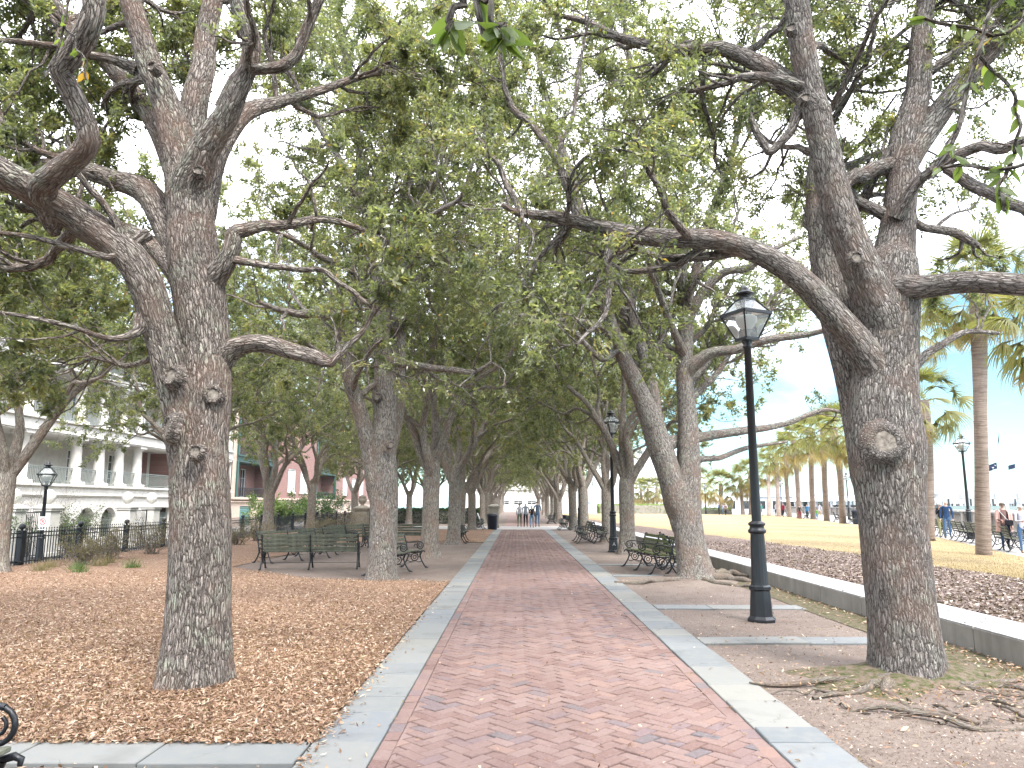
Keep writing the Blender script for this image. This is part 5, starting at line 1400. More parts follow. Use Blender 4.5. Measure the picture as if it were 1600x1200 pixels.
def palm(label, base, top, r0=.2, nf=34, seed=0, L=1.0, skirt=.3, bend=.3, wide=.27):
    r = np.random.default_rng(300 + seed)
    b = np.array(base); tp = np.array(top); h = tp[2] - b[2]
    root = empty('palm_tree', base); tag(root, label, 'palm tree', 'palms along the promenade')
    mid = (b + tp) / 2 + np.array([r.normal(0, .08), r.normal(0, .08), 0])
    tk = [(b[0], b[1], b[2] - .05, r0 * 1.12), (b[0], b[1], b[2] + .25, r0), (mid[0], mid[1], mid[2], r0 * .82), (tp[0] * .8 + mid[0] * .2, tp[1] * .8 + mid[1] * .2, b[2] + h * .82, r0 * .95), (tp[0], tp[1], tp[2], r0 * .9)]
    l = resample(tk, 60, r); v, q, a = tubes(l[None, :, :3], l[None, :, 3], 24, r, .022)
    mesh_obj('trunk', np_mesh('trunk', v - b, q, attrs={'bark': ('FLOAT_VECTOR', a)}), M['palm_trunk'], root)
    for k in range(nf):
        e = k / (nf - 1)                       # 0 = youngest, upright; 1 = old, hanging
        el = math.radians(82 - 128 * e ** 1.0 + r.normal(0, 5)); az = k * 2.39996 + r.normal(0, .15)
        tier = 0 if e < .25 else 1 if e < .55 else 2 if e < 1 - skirt * .35 else 3
        o = bpy.data.objects.new('frond', fronds[tier][int(r.integers(0, 2))])
        s = L * r.uniform(.88, 1.1) * (.75 + .3 * min(e * 2, 1))
        o.scale = (s, s, s)
        o.location = (tp[0] - b[0] + .08 * math.cos(az), tp[1] - b[1] + .08 * math.sin(az), h + .1 - .25 * e)
        m = Matrix.Rotation(az, 4, 'Z') @ Matrix.Rotation(-el, 4, 'Y') @ Matrix.Rotation(r.normal(0, .25), 4, 'X')
        o.rotation_euler = m.to_euler(); link(o, root)
    return root
PALMS = [  # base on the ground, top of trunk, label, crown size, skirt
 ((14.809,24.057,0.030), (14.745,23.000,8.691), .235, 1.55, 'tall palm in front of the promenade benches, trunk beside the woman in pink', .2, 38),
 ((18.192,33.478,0.030), (17.649,32.000,6.108), .31, 1.5, 'palm whose trunk rises close right of the great right oak, low crown', .1, 34),
 ((20.2, 38.5, 0.02), (20.916,38.000,11.022), .24, 1.9, 'palm crown high behind the great right oak, trunk hidden', .3, 36),
 ((14.4, 18.3, 0.05), (13.511,18.000,6.084), .23, 1.35, 'palm at the right picture edge with fronds hanging into view', .3, 34),
 ((22.847,49.634,0.030), (21.743,48.000,6.369), .27, 1.75, 'palm with leaning trunk just left of the great right oak', .5, 34),
 ((27.163,62.750,0.020), (24.884,58.000,7.554), .29, 2.0, 'palm second to the left of the great right oak', .5, 34),
 ((29.659,71.998,0.020), (27.388,66.000,8.139), .29, 2.0, 'palm with swollen trunk top, third left of the great oak', .5, 32),
 ((31.922,80.956,0.020), (29.396,74.000,8.413), .30, 2.1, 'palm with straight trunk, fourth left of the great oak', .5, 32),
 ((31.730,84.455,0.020), (30.699,82.000,8.577), .30, 2.1, 'palm by the seated people, fifth left of the great oak', .5, 30),
 ((33.573,92.466,0.020), (32.684,90.000,7.933), .30, 2.2, 'palm by the seated people, sixth left of the great oak', .5, 30),
 ((33.848,97.068,0.020), (34.206,98.000,7.902), .30, 2.2, 'palm with slim dark trunk, seventh left of the great oak', .5, 28),
 ((34.326,102.155,0.020), (35.824,106.000,6.958), .30, 2.2, 'palm right of the near lamp post, shorter than its neighbours', .5, 28),
 ((35.548,114.126,0.020), (35.112,112.000,6.303), .32, 2.4, 'palm with crown half covered by the near lamp post', .5, 28),
 ((34.382,114.119,0.020), (34.225,114.000,5.414), .32, 2.3, 'palm left of the near lamp post', .5, 28),
 ((33.126,121.214,0.020), (31.706,116.000,4.593), .33, 2.6, 'round palm with orange lower fronds standing alone in the gap', .9, 30),
 ((27, 128, 0), (31.285,128.000,5.442), .33, 2.5, 'palm partly hidden by the rooted oak, right side', .5, 26),
 ((21, 140, 0), (29.919,140.000,6.275), .33, 2.6, 'palm seen through the fork of the rooted oak', .5, 26),
 ((24, 150, 0), (28.143,150.000,4.821), .3, 2.6, 'rightmost of three small palms beyond the hedge', .5, 24),
 ((22, 152, 0), (26.689,152.000,4.606), .3, 2.6, 'middle of three small palms beyond the hedge', .5, 24),
 ((20.5, 156, 0), (25.924,156.000,4.684), .3, 2.6, 'leftmost of three small palms beyond the hedge', .5, 24),
]
for k, (b_, t_, r0, L_, lab, sk, nf) in enumerate(PALMS):
    if k >= 15: b_ = (t_[0], t_[1], 0)
    palm(lab, b_, t_, r0, nf, k, L_ * .82, sk)

# ================================================================ houses along the street (facades parallel to the walk)
def facade(b, X, y0, y1, z0, z1, openings, depth=.4, mat=0):
    """wall strip in plane X facing +X with openings (yc, w, zb, ztop, arched) and their reveals"""
    ops = sorted(openings)
    y = y0
    def quad(ya, yb, za, zb_):
        if yb - ya > 1e-4 and zb_ - za > 1e-4:
            b.add([(X, ya, za), (X, yb, za), (X, yb, zb_), (X, ya, zb_)], [(0, 1, 2, 3)], mat=mat)
    for (yc, w, zb, zt, ar) in ops:
        a, c = yc - w / 2, yc + w / 2
        quad(y, a, z0, z1); quad(a, c, z0, zb)
        if ar:
            n = 10; rr = w / 2; zs = zt - rr
            arcp = [(yc - rr * math.cos(PI * i / n), zs + rr * math.sin(PI * i / n)) for i in range(n + 1)]
            for i in range(n):
                p, q = arcp[i], arcp[i + 1]
                b.add([(X, p[0], p[1]), (X, q[0], q[1]), (X, q[0], z1), (X, p[0], z1)], [(0, 1, 2, 3)], mat=mat)
                b.add([(X, p[0], p[1]), (X, q[0], q[1]), (X - depth, q[0], q[1]), (X - depth, p[0], p[1])], [(3, 2, 1, 0)], mat=mat)
        else:
            zs = zt; quad(a, c, zt, z1)
            b.add([(X, a, zt), (X, c, zt), (X - depth, c, zt), (X - depth, a, zt)], [(3, 2, 1, 0)], mat=mat)
        b.add([(X, a, zb), (X, a, zs), (X - depth, a, zs), (X - depth, a, zb)], [(0, 1, 2, 3)], mat=mat)
        b.add([(X, c, zb), (X, c, zs), (X - depth, c, zs), (X - depth, c, zb)], [(3, 2, 1, 0)], mat=mat)
        if zb > z0: b.add([(X, a, zb), (X, c, zb), (X - depth, c, zb), (X - depth, a, zb)], [(0, 1, 2, 3)], mat=mat)
        y = c
    quad(y, y1, z0, z1)

def window(parent, X, yc, w, zb, zt, cols=2, rows=4, frame='white_paint', pane='dark_glass', sill=True, name='window', org=(0, 0, 0)):
    b = MB(); t = .09
    X, yc, zb, zt = X - org[0], yc - org[1], zb - org[2], zt - org[2]
    b.box((X, yc, zt - t / 2), (.12, w, t)); b.box((X, yc, zb + t / 2), (.12, w, t))
    for s in (-1, 1): b.box((X, yc + s * (w / 2 - t / 2), (zb + zt) / 2), (.12, t, zt - zb - 2 * t))
    for i in range(1, cols): b.box((X, yc - w / 2 + w * i / cols, (zb + zt) / 2), (.07, .05, zt - zb - 2 * t))
    for i in range(1, rows): b.box((X - .012, yc, zb + (zt - zb) * i / rows), (.05, w - 2 * t, .035))
    if sill: b.box((X + .08, yc, zb - .06), (.26, w + .3, .12), bev=.01)
    o = b.build(name, M[frame], parent)
    g = MB(); g.add([(X - .03, yc - w / 2 + t, zb + t), (X - .03, yc + w / 2 - t, zb + t), (X - .03, yc + w / 2 - t, zt - t), (X - .03, yc - w / 2 + t, zt - t)], [(0, 1, 2, 3)])
    g.build('pane', M[pane], o)
    return o

def railing(parent, X, y0, y1, z, h=1.0, mat='grey_rail', n=None, w=.025):
    b = MB(); b.box((X, (y0 + y1) / 2, z + h), (.07, y1 - y0, .05)); b.box((X, (y0 + y1) / 2, z + .12), (.05, y1 - y0, .04)); b.box((X, (y0 + y1) / 2, z + h - .14), (.05, y1 - y0, .03))
    n = n or int((y1 - y0) / .16)
    for i in range(n + 1): b.box((X, y0 + (y1 - y0) * i / n, z + h / 2), (w, w, h))
    return b.build('balcony_railing', M[mat], parent)

def column(parent, X, y, z0, z1, r=.28, mat='white_stucco', name='column'):
    b = MB(); b.box((X, y, z0 + .1), (r * 2.6, r * 2.6, .2), bev=.02)
    b.lathe([(r * 1.2, z0 + .2), (r * 1.2, z0 + .26), (r, z0 + .34), (r * 1.0, z0 + (z1 - z0) * .4), (r * .84, z1 - .3), (r * 1.1, z1 - .26), (r * 1.15, z1 - .18)], 18, (X, y, 0))
    b.box((X, y, z1 - .09), (r * 2.6, r * 2.6, .18), bev=.02)
    return b.build(name, M[mat], parent)

# ---- white house with arcade and columned balconies
H1 = empty('white_house', (0, 0, 0)); tag(H1, 'white stucco house with arched ground floor and columned balconies behind the fence', 'house')
XF = -29.3
b = MB()
ops = [(44.2, 1.5, -.7, 1.25, True), (51.0, 2.0, -.7, 1.4, True), (53.8, 2.0, -.7, 1.4, True), (56.6, 2.0, -.7, 1.4, True), (61.8, 3.4, -.7, 1.35, False), (67.5, 1.2, -.7, 1.3, True), (71.5, 1.2, -.7, 1.3, True)]
facade(b, XF, 24, 76.2, -.9, 2.1, ops, .5)
b.add([(XF, 24, -.9), (XF, 24, 13.5), (XF - 14, 24, 13.5), (XF - 14, 24, -.9)], [(0, 1, 2, 3)])
b.add([(XF, 76.2, -.9), (XF, 76.2, 13.5), (XF - 14, 76.2, 13.5), (XF - 14, 76.2, -.9)], [(3, 2, 1, 0)])
# rear wall of the balconies
XB = XF - 2.8
ops2 = [(y, 1.3, 2.95, 5.5, False) for y in (41, 44.0, 47.6, 53.4, 58.8, 62.4, 67, 71)]
facade(b, XB, 24, 76.2, 2.8, 6.3, ops2, .2)
ops3 = [(y, 1.3, 7.1, 9.6, False) for y in (41, 44.6, 48.2, 53.4, 58.8, 62.4, 67, 71)]
facade(b, XB, 24, 76.2, 6.9, 10.3, ops3, .2)
facade(b, XB, 24, 76.2, 10.9, 13.6, [(y, 1.2, 11.3, 13.0, False) for y in (41, 46, 53, 60, 67, 72)], .2)
b.add([(XF - 13, 24, 1.0), (XF - 13, 76.2, 1.0), (XF - 13, 76.2, 13.5), (XF - 13, 24, 13.5)], [(0, 1, 2, 3)])
b.build('wall', M['white_stucco'], H1)
for (z, th, nm) in ((2.5, .8, 'first_floor_band'), (6.5, .95, 'second_floor_band'), (10.6, .7, 'third_floor_band')):
    b = MB(); b.box((XF - 1.4 + .05, 50.1, z), (2.9, 52.3, th)); b.box((XF + .14, 50.1, z + th / 2 - .09), (.28, 52.5, .14), bev=.02); b.box((XF + .1, 50.1, z - th / 2 + .12), (.16, 52.3, .08), bev=.01)
    b.build('cornice_band', M['white_stucco'], H1)
b = MB(); b.box((XF - 6.5, 50.1, 13.75), (15, 54, .4)); b.build('roof', M['cream_stone'], H1)
for y in (33, 38.6, 44.3, 49.8, 52.6, 55.2, 57.9, 64.3, 70, 75.6):
    column(H1, XF - .4, y, 2.9, 6.03, .38); column(H1, XF - .4, y, 6.97, 10.25, .36)
ys = [24, 33, 38.6, 44.3, 49.8, 52.6, 55.2, 57.9, 64.3, 70, 75.6]
for a, c in zip(ys[1:-1], ys[2:]):
    railing(H1, XF - .3, a + .42, c - .42, 2.92, 1.05); railing(H1, XF - .3, a + .42, c - .42, 6.98, 1.05)
for y in (41, 44.0, 47.6, 53.4, 58.8, 62.4, 67, 71):
    window(H1, XB - .06, y, 1.3, 2.95, 5.5, 2, 4, sill=False)
for y in (41, 44.6, 48.2, 53.4, 58.8, 62.4, 67, 71): window(H1, XB - .06, y, 1.3, 7.1, 9.6, 2, 4, sill=False)
for y in (41, 46, 53, 60, 67, 72): window(H1, XB - .06, y, 1.2, 11.3, 13.0, 2, 3, sill=False)
b = MB(); b.add([(XB + .02, 63.3, 2.9), (XB + .02, 64.3, 2.9), (XB + .02, 64.3, 6.0), (XB + .02, 63.3, 6.0)], [(0, 1, 2, 3)]); b.box((XF - 1.6, 64.35, 4.4), (1.9, .1, 3.1)); b.build('brick_panel', M['brick_wall'], H1)
for (yc, w, zb, zt, ar) in ops:          # iron gates in the arches, dark garage behind
    b = MB(); X = XF - .3
    for i in range(int(w / .14) + 1): b.box((X, yc - w / 2 + .07 + i * .14, (zb + zt) / 2 - .2), (.02, .02, zt - zb - .4))
    b.box((X, yc, zb + .3), (.04, w, .05)); b.box((X, yc, zb + 1.2), (.04, w, .05)); b.build('arch_gate', M['grey_rail'], H1)
b = MB(); b.box((XF - 3.2, 50, .5), (.1, 52, 3.1)); b.build('garage_wall', M['cream_stone'], H1)
for y in (45.9, 42.5):      # wall lanterns by the doors
    b = MB(); b.box((XB + .2, y, 4.6), (.3, .28, .55), taper=1.3); b.box((XB + .2, y, 5.0), (.36, .34, .1), taper=.4); b.box((XB + .08, y, 4.2), (.2, .08, .3)); b.build('wall_lantern', M['iron'], H1)
ch = empty('wicker_chair', (XF - 1.5, 60.6, 2.92)); tag(ch, 'brown wicker chair on the white house balcony', 'chair')
b = MB(); b.box((0, 0, .4), (.8, .9, .12), bev=.04); b.build('seat', M['ball_tuft'], ch); b = MB(); b.box((-.38, 0, .7), (.1, .95, .75), bev=.04); b.build('backrest', M['ball_tuft'], ch)
for sy in (-1, 1):
    for sx in (-1, 1):
        b = MB(); b.box((sx * .34, sy * .38, .17), (.07, .07, .34)); b.build('leg', M['ball_tuft'], ch)

# gate piers of the white house by the street, with iron gates between
for y, lab in ((32.9, 'white gate pier with stone ball, half hidden by the left edge oak'), (35.4, 'white gate pier with stone ball behind the no parking sign'), (45.4, 'white gate pier with stone ball left of the great left oak'), (42.6, 'plain white gate pier with stone ball beside the arcade')):
    pier(lab, (-22.2, y, -.8), .75, 2.1, 'white_stucco', ball=True, g='white gate piers of the arcade house')
for y0, y1, lab in ((33.4, 34.9, 'tall wrought iron garden gate between white piers'), (43.1, 44.9, 'wrought iron gate in front of the arcade')):
    g = empty('garden_gate', (-22.2, y0, -.8)); tag(g, lab, 'gate')
    b = MB(); L_ = y1 - y0
    for yy in (0, L_): b.box((0, yy, 1.05), (.05, .05, 2.1))
    for z in (.1, 1.1, 2.05): b.box((0, L_ / 2, z), (.04, L_, .04))
    b.build('gate_frame', M['iron_fence'], g)
    b = MB()
    for i in range(1, int(L_ / .13)): b.box((0, i * .13, 1.05), (.018, .018, 1.95))
    for z in (.6, 1.5): b.tube([(0.02, L_ * t, z + .18 * math.sin(t * 12)) for t in np.linspace(0, 1, 16)], .012, 5)
    b.build('scrollwork', M['iron_fence'], g)
shrub('evergreen_hedge', 'dark green clipped hedge between white gate piers', 'hedge', (-22.0, 37.2, -.8), (.32, .4, 1.7), 3600, 0, 'hedge_leaf', .09, .05, 401, 60, tl=(0, .7))
shrub('evergreen_hedge', 'dark green hedge left of the first white gate pier', 'hedge', (-22.3, 31.2, -.8), (.35, .4, 1.7), 2600, 0, 'hedge_leaf', .09, .05, 402, 40, tl=(0, .7))
shrub('bare_shrub', 'bare pinkish shrub in front of the balcony', 'shrub', (-23.4, 36.0, -.8), (.6, .8, 2.8), 160, 0, 'dry_shrub', .06, .02, 403, 60, tl=(.7, 1))

# ---- brick and peach house
H2 = empty('brick_house', (0, 0, 0)); tag(H2, 'red brick house on peach ground floor with green trim and white windows', 'house')
X2 = -29.3
b = MB(); garages = [(81, 3.6, -.7, 1.4, False), (87.2, 3.0, -.7, 1.4, False)]
ops_p = garages + [(y, 1.6, .2, 1.6, False) for y in (94, 99, 104, 126, 132, 138)]
facade(b, X2, 76.4, 150, -.9, 2.1, ops_p, .3); b.box((X2 + .12, 113.2, 2.2), (.3, 73.6, .25), bev=.03); b.box((X2 + .08, 113.2, 1.85), (.18, 73.6, .12), bev=.02)
b.add([(X2, 76.4, -.9), (X2, 76.4, 14), (X2 - 12, 76.4, 14), (X2 - 12, 76.4, -.9)], [(0, 1, 2, 3)])
b.box((X2 - .1, 76.9, 8), (.3, 1.0, 12.2))
b.build('ground_floor_wall', M['peach_stucco'], H2)
b = MB()
wins = [(97.0, 3.2), (102.5, 3.2), (127.5, 3.4), (134.5, 3.4), (141, 3.2)]
facade(b, X2, 89.4, 108.5, 2.33, 14, [(y, w, 3.1, 6.1, False) for y, w in wins[:2]] + [], .2)
facade(b, X2, 120.5, 150, 2.33, 14, [(y, w, 3.1, 6.1, False) for y, w in wins[2:]], .2)
facade(b, X2 - 2.2, 77.5, 89.4, 2.33, 14, [(80.2, 3.0, 2.5, 5.6, False), (85.6, 1.6, 2.4, 5.6, False), (80.2, 3.0, 7.6, 10.4, False)], .2)
facade(b, X2 - 2.2, 108.5, 120.5, 2.33, 14, [(112, 2.6, 2.5, 5.6, False), (117, 1.8, 2.4, 5.6, False)], .2)
for y in (89.4, 108.5, 120.5): b.box((X2 - 1.1, y + (.08 if y != 108.5 else -.08), 8.2), (2.2, .16, 11.7))
b.build('brick_facade', M['brick_wall'], H2)
for y, w in wins: window(H2, X2 - .1, y, w, 3.1, 6.1, 6, 4, pane='curtain_glass')
window(H2, X2 - 2.3, 80.2, 3.0, 2.5, 5.6, 6, 4, pane='curtain_glass', sill=False); window(H2, X2 - 2.3, 85.6, 1.6, 2.4, 5.6, 2, 3, sill=False); window(H2, X2 - 2.3, 80.2, 3.0, 7.6, 10.4, 6, 4, pane='curtain_glass', sill=False)
window(H2, X2 - 2.3, 112, 2.6, 2.5, 5.6, 4, 4, sill=False); window(H2, X2 - 2.3, 117, 1.8, 2.4, 5.6, 2, 3, sill=False)
for (yc, w, zb, zt, ar) in ops_p[2:]: window(H2, X2 - .2, yc, w, zb, zt, 2, 2, sill=False)
for (ya, yb) in ((77.5, 89.4), (108.5, 120.5)):
    for z in (6.4, 11.2):
        b = MB(); b.box((X2 - 1.1, (ya + yb) / 2, z), (2.3, yb - ya, .7)); b.box((X2 + .14, (ya + yb) / 2, z + .3), (.3, yb - ya + .2, .12)); b.build('green_beam', M['green_paint'], H2)
    for y in (ya + .2, yb - .2):
        b = MB(); b.box((X2, y, 4.2), (.35, .35, 3.7)); b.box((X2, y, 8.8), (.35, .35, 4.1)); b.build('green_post', M['green_paint'], H2)
    b = MB(); b.box((X2 - 1.0, (ya + yb) / 2, 2.25), (2.2, yb - ya, .2)); b.build('balcony_floor', M['green_paint'], H2)
    railing(H2, X2 + .05, ya + .5, yb - .5, 2.35, 1.0, 'iron_fence'); railing(H2, X2 + .05, ya + .5, yb - .5, 6.8, 1.0, 'iron_fence')
for (yc, w, zb, zt, ar) in garages:
    sh = MB()
    g = empty('garage_shutter', (0, 0, 0), parent=H2)
    for k in range(12):
        bb = MB(); bb.box((X2 - .2, yc, zb + (zt - zb) * (k + .5) / 12), (.06, w, (zt - zb) / 12 - .02), bev=.012); bb.build('slat', M['green_shutter'], g)
b = MB(); b.box((X2 - 6, 113, 14.2), (13.5, 76, .5)); b.build('roof', M['iron'], H2)
shrub('garden_shrub', 'bright green shrub in front of the brick house', 'shrub', (-20.5, 66, -.8), (3.2, 2.4, 2.4), 6500, 0, 'hedge_leaf', .2, .1, 410, 60, tl=(.4, 1))
shrub('garden_shrub', 'dark green shrub right of the bright green one', 'shrub', (-17.5, 68, -.8), (2.0, 2.0, 2.6), 4000, 0, 'hedge_leaf', .2, .1, 411, 50, tl=(0, .6))

# ---- clipped hedges at the far end, tent, end building
def hedge_box(label, c, d, n, seed, tl, parent=None):
    r = np.random.default_rng(seed)
    root = empty('clipped_hedge', (c[0], c[1], c[2])); tag(root, label, 'hedge')
    b = MB(); b.box((0, 0, d[2] / 2 - .06), (d[0] - .2, d[1] - .2, d[2] - .14)); b.build('branches', M['bark_far'], root)
    # leaves over the box surface
    f = r.integers(0, 3, n); p = r.uniform(-.5, .5, (n, 3)) * np.array(d)
    p[f == 0, 2] = d[2] / 2; s = r.choice((-1, 1), n); p[f == 1, 1] = (s * d[1] / 2)[f == 1]; p[f == 2, 0] = (s * d[0] / 2)[f == 2]
    p[:, 2] += d[2] / 2; p += r.normal(0, .05, p.shape); p[:, 2] = np.maximum(p[:, 2], .02)
    v, q, a = leaf_quads(p, nrm(r.normal(0, 1, (n, 3))), r, .17, .10, r.uniform(tl[0], tl[1], n))
    mesh_obj('foliage', np_mesh('foliage', v, q, attrs={'tint': ('FLOAT', a)}, smooth=False), M['hedge_leaf'], root)
hedge_box('dark green clipped hedge behind the far iron fence', (-8, 64.5, 0), (9.5, 1.6, 1.15), 9000, 1, (0, .5))
hedge_box('bright green clipped hedge beyond the lawn, left part', (19, 124, 0), (11, 2.5, 1.5), 5000, 2, (.7, 1))
hedge_box('bright green low hedge right of the rooted oak beyond the lawn', (29, 118, 0), (9, 2.0, .9), 3500, 3, (.6, 1))
tn = empty('white_tent', (-12.3, 84, 0)); tag(tn, 'white peaked tent roof showing between the trunks behind the hedge', 'tent')
b = MB(); b.add([(-3, -3, 1.6), (3, -3, 1.6), (3, 3, 1.6), (-3, 3, 1.6), (0, 0, 4.0)], [(0, 1, 4), (1, 2, 4), (2, 3, 4), (3, 0, 4)]); b.add([(-3, -3, 1.35), (3, -3, 1.35), (3, 3, 1.35), (-3, 3, 1.35), (-3, -3, 1.6), (3, -3, 1.6), (3, 3, 1.6), (-3, 3, 1.6)], [(0, 1, 5, 4), (1, 2, 6, 5), (2, 3, 7, 6), (3, 0, 4, 7)]); b.build('canopy', M['white_paint'], tn)
for x, y in ((-2.9, -2.9), (2.9, -2.9), (2.9, 2.9), (-2.9, 2.9)):
    b = MB(); b.box((x, y, .8), (.08, .08, 1.6)); b.build('leg', M['grey_rail'], tn)
EB = empty('end_building', (0, 0, 0)); tag(EB, 'white building closing the far end of the tree tunnel', 'building')
b = MB()
def facade_y(b, Y, x0, x1, z0, z1, ops, depth=.3):
    ops = sorted(ops); x = x0
    def quad(a, c, za, zb):
        if c > a and zb > za: b.add([(a, Y, za), (c, Y, za), (c, Y, zb), (a, Y, zb)], [(0, 1, 2, 3)])
    for xc, w, zb, zt in ops:
        quad(x, xc - w / 2, z0, z1); quad(xc - w / 2, xc + w / 2, z0, zb); quad(xc - w / 2, xc + w / 2, zt, z1)
        for s in (-1, 1): b.add([(xc + s * w / 2, Y, zb), (xc + s * w / 2, Y, zt), (xc + s * w / 2, Y + depth, zt), (xc + s * w / 2, Y + depth, zb)], [(0, 1, 2, 3)])
        b.add([(xc - w / 2, Y, zt), (xc + w / 2, Y, zt), (xc + w / 2, Y + depth, zt), (xc - w / 2, Y + depth, zt)], [(0, 1, 2, 3)])
        x = xc + w / 2
    quad(x, x1, z0, z1)
YE = 172
lo = [(-5.8 + 3.1 * k, 1.9, 1.5, 2.3) for k in range(5)]; up_ = [(7.9, 1.3, 6.4, 9.4)] + [(-4.5 + 3.4 * k, 1.2, 7, 9.2) for k in range(3)]
facade_y(b, YE, -12, 16, -.1, 5.0, lo); facade_y(b, YE, -12, 16, 5.0, 13, up_); b.box((2, YE - .15, 5.0), (28, .3, .5)); b.box((2, YE + 6, 13.2), (28.6, 12.6, .5)); b.box((-11.9, YE + 6, 6.4), (.2, 11.8, 13)); b.box((15.9, YE + 6, 6.4), (.2, 11.8, 13))
b.build('wall', M['white_stucco'], EB)
for xc, w, zb, zt in lo + up_:
    f = MB(); f.box((xc, YE + .2, zt - .06), (w, .1, .12)); f.box((xc, YE + .2, (zb + zt) / 2), (.07, .1, zt - zb - .13)); f.box((xc, YE + .22, (zb + zt) / 2 + .01), (w, .04, .07)); wo = f.build('window', M['white_paint'], EB)
    g = MB(); g.add([(xc - w / 2, YE + .26, zb), (xc + w / 2, YE + .26, zb), (xc + w / 2, YE + .26, zt), (xc - w / 2, YE + .26, zt)], [(0, 1, 2, 3)]); g.build('pane', M['dark_glass'], wo)
GB = empty('far_house', (0, 0, 0)); tag(GB, 'pale house with dim windows seen between the right row trunks and the small palms', 'house')
b = MB(); lo = [(24 + 4 * k, 1.5, 4.5, 7) for k in range(5)]; up_ = [(24 + 4 * k, 1.5, 10, 12.5) for k in range(5)]
facade_y(b, 190, 20, 44, -.1, 8.5, lo); facade_y(b, 190, 20, 44, 8.5, 15, up_); b.box((32, 196, 15.2), (25, 13, .5)); b.box((20.1, 196, 7.4), (.2, 11.8, 15)); b.box((43.9, 196, 7.4), (.2, 11.8, 15)); b.build('wall', M['far_white'], GB)
for xc, w, zb, zt in lo + up_:
    g = MB(); g.box((xc, 190.25, (zb + zt) / 2), (w, .06, zt - zb)); g.build('window', M['curtain_glass'], GB)

# ================================================================ car behind the fence
car = empty('parked_car', (-15.2, 20.2, -.9), PI / 2); tag(car, 'dark teal car parked behind the iron fence at the left edge', 'car')
def car_body():
    secs = [(-2.15, .45, .55, .70), (-2.05, .30, .72, .82), (-1.5, .24, .88, .86), (-1.0, .22, .93, .88), (0, .2, .93, .89), (1.0, .22, .9, .88), (1.6, .25, .82, .86), (2.05, .32, .70, .78), (2.15, .45, .55, .65)]
    V, Q = [], []
    for x, zb, zt, w in secs:
        ring = [(w * .9, zb), (w, zb + .12), (w, (zb + zt) / 2 + .03), (w * .96, zt - .05), (w * .85, zt)]
        V += [(x, y, z) for y, z in ring] + [(x, -y, z) for y, z in ring[::-1]]
    for k in range(len(secs) - 1):
        for i in range(10): Q.append((k * 10 + i, k * 10 + (i + 1) % 10, (k + 1) * 10 + (i + 1) % 10, (k + 1) * 10 + i))
    b = MB(); b.add(V, Q, smooth=True); b.add(V[:10], [tuple(range(10))[::-1]]); b.add(V[-10:], [tuple(range(10))]); return b
car_body().build('body', M['car_paint'], car)
b = MB(); b.add([(-1.55, -.74, .88), (1.15, -.74, .88), (1.15, .74, .88), (-1.55, .74, .88), (-1.0, -.58, 1.42), (.35, -.58, 1.42), (.35, .58, 1.42), (-1.0, .58, 1.42)], [(0, 1, 5, 4), (1, 2, 6, 5), (2, 3, 7, 6), (3, 0, 4, 7)]); b.build('side_glass', M['dark_glass'], car)
b = MB(); b.box((-.32, 0, 1.435), (1.4, 1.2, .05), bev=.02)
for x0, x1 in ((-1.56, -1.0), (1.16, .36)):
    for s in (-1, 1): b.span((x0, s * .75, .87), (x1, s * .59, 1.42), .06, .05)
for s in (-1, 1): b.span((-.3, s * .755, .88), (-.32, s * .6, 1.42), .05, .07)
b.build('roof', M['car_paint'], car)
for x in (-1.35, 1.35):
    for s in (-1, 1):
        w = empty('wheel', (x, s * .80, .32), parent=car); w.rotation_euler = (PI / 2, 0, 0)
        b = MB(); b.lathe([(.2, -.1), (.29, -.11), (.32, -.07), (.32, .07), (.29, .11), (.2, .1)], 24); b.build('tyre', M['tyre'], w)
        b = MB(); b.lathe([(.05, -.115), (.2, -.105), (.2, .105), (.05, .115)], 12); b.build('rim', M['grey_rail'], w)
for s in (-1, 1):
    b = MB(); b.box((2.1, s * .55, .62), (.1, .3, .14), bev=.03); b.build('headlight', M['bulb_glass'], car)
    b = MB(); b.box((-2.1, s * .6, .66), (.1, .25, .14), bev=.03); b.build('tail_light', M['red_paint'], car)

# ================================================================ waterfront: parapet, pier, bridge, mast, far shore
par = empty('parapet', (0, 0, 0)); tag(par, 'grey stone parapet with balusters along the water behind the promenade', 'parapet')
RL = [(15.5, 17), (25.2, 37), (31, 52), (39, 76), (47, 112), (52, 150)]
bal = MB(); 
for (a, c) in zip(RL[:-1], RL[1:]):
    a, c = Vector((*a, 0)), Vector((*c, 0)); d = c - a; L_ = d.length; d.normalize(); n = max(1, round(L_ / 4.2))
    for k in range(n):
        p, q = a + d * (L_ * k / n), a + d * (L_ * (k + 1) / n)
        b = MB(); b.box((p.x, p.y, .55), (.5, .5, 1.1), rz=math.atan2(d.y, d.x), bev=.02); b.box((p.x, p.y, 1.13), (.62, .62, .1), rz=math.atan2(d.y, d.x), bev=.02); b.build('pier', M['wall_concrete'], par)
        b = MB(); b.span(p + d * .27 + Vector((0, 0, 1.02)), q - d * .27 + Vector((0, 0, 1.02)), .34, .14); b.build('top_rail', M['iron_fence'] if True else 0, par)
        b = MB(); b.span(p + d * .27 + Vector((0, 0, .12)), q - d * .27 + Vector((0, 0, .12)), .34, .24); b.build('plinth', M['wall_concrete'], par)
        if a.y < 60:
            m = int((L_ / n - .5) / .22)
            for i in range(m):
                w_ = p + d * (.4 + i * .22); bal.lathe([(.07, .24), (.045, .32), (.08, .5), (.05, .75), (.07, .95)], 6, (w_.x, w_.y, 0), cap=False)
        else:
            bal.span(p + d * .3 + Vector((0, 0, .6)), q - d * .3 + Vector((0, 0, .6)), .1, .7)
tag(bal.build('baluster_run', M['wall_concrete'], par), kind='stuff')

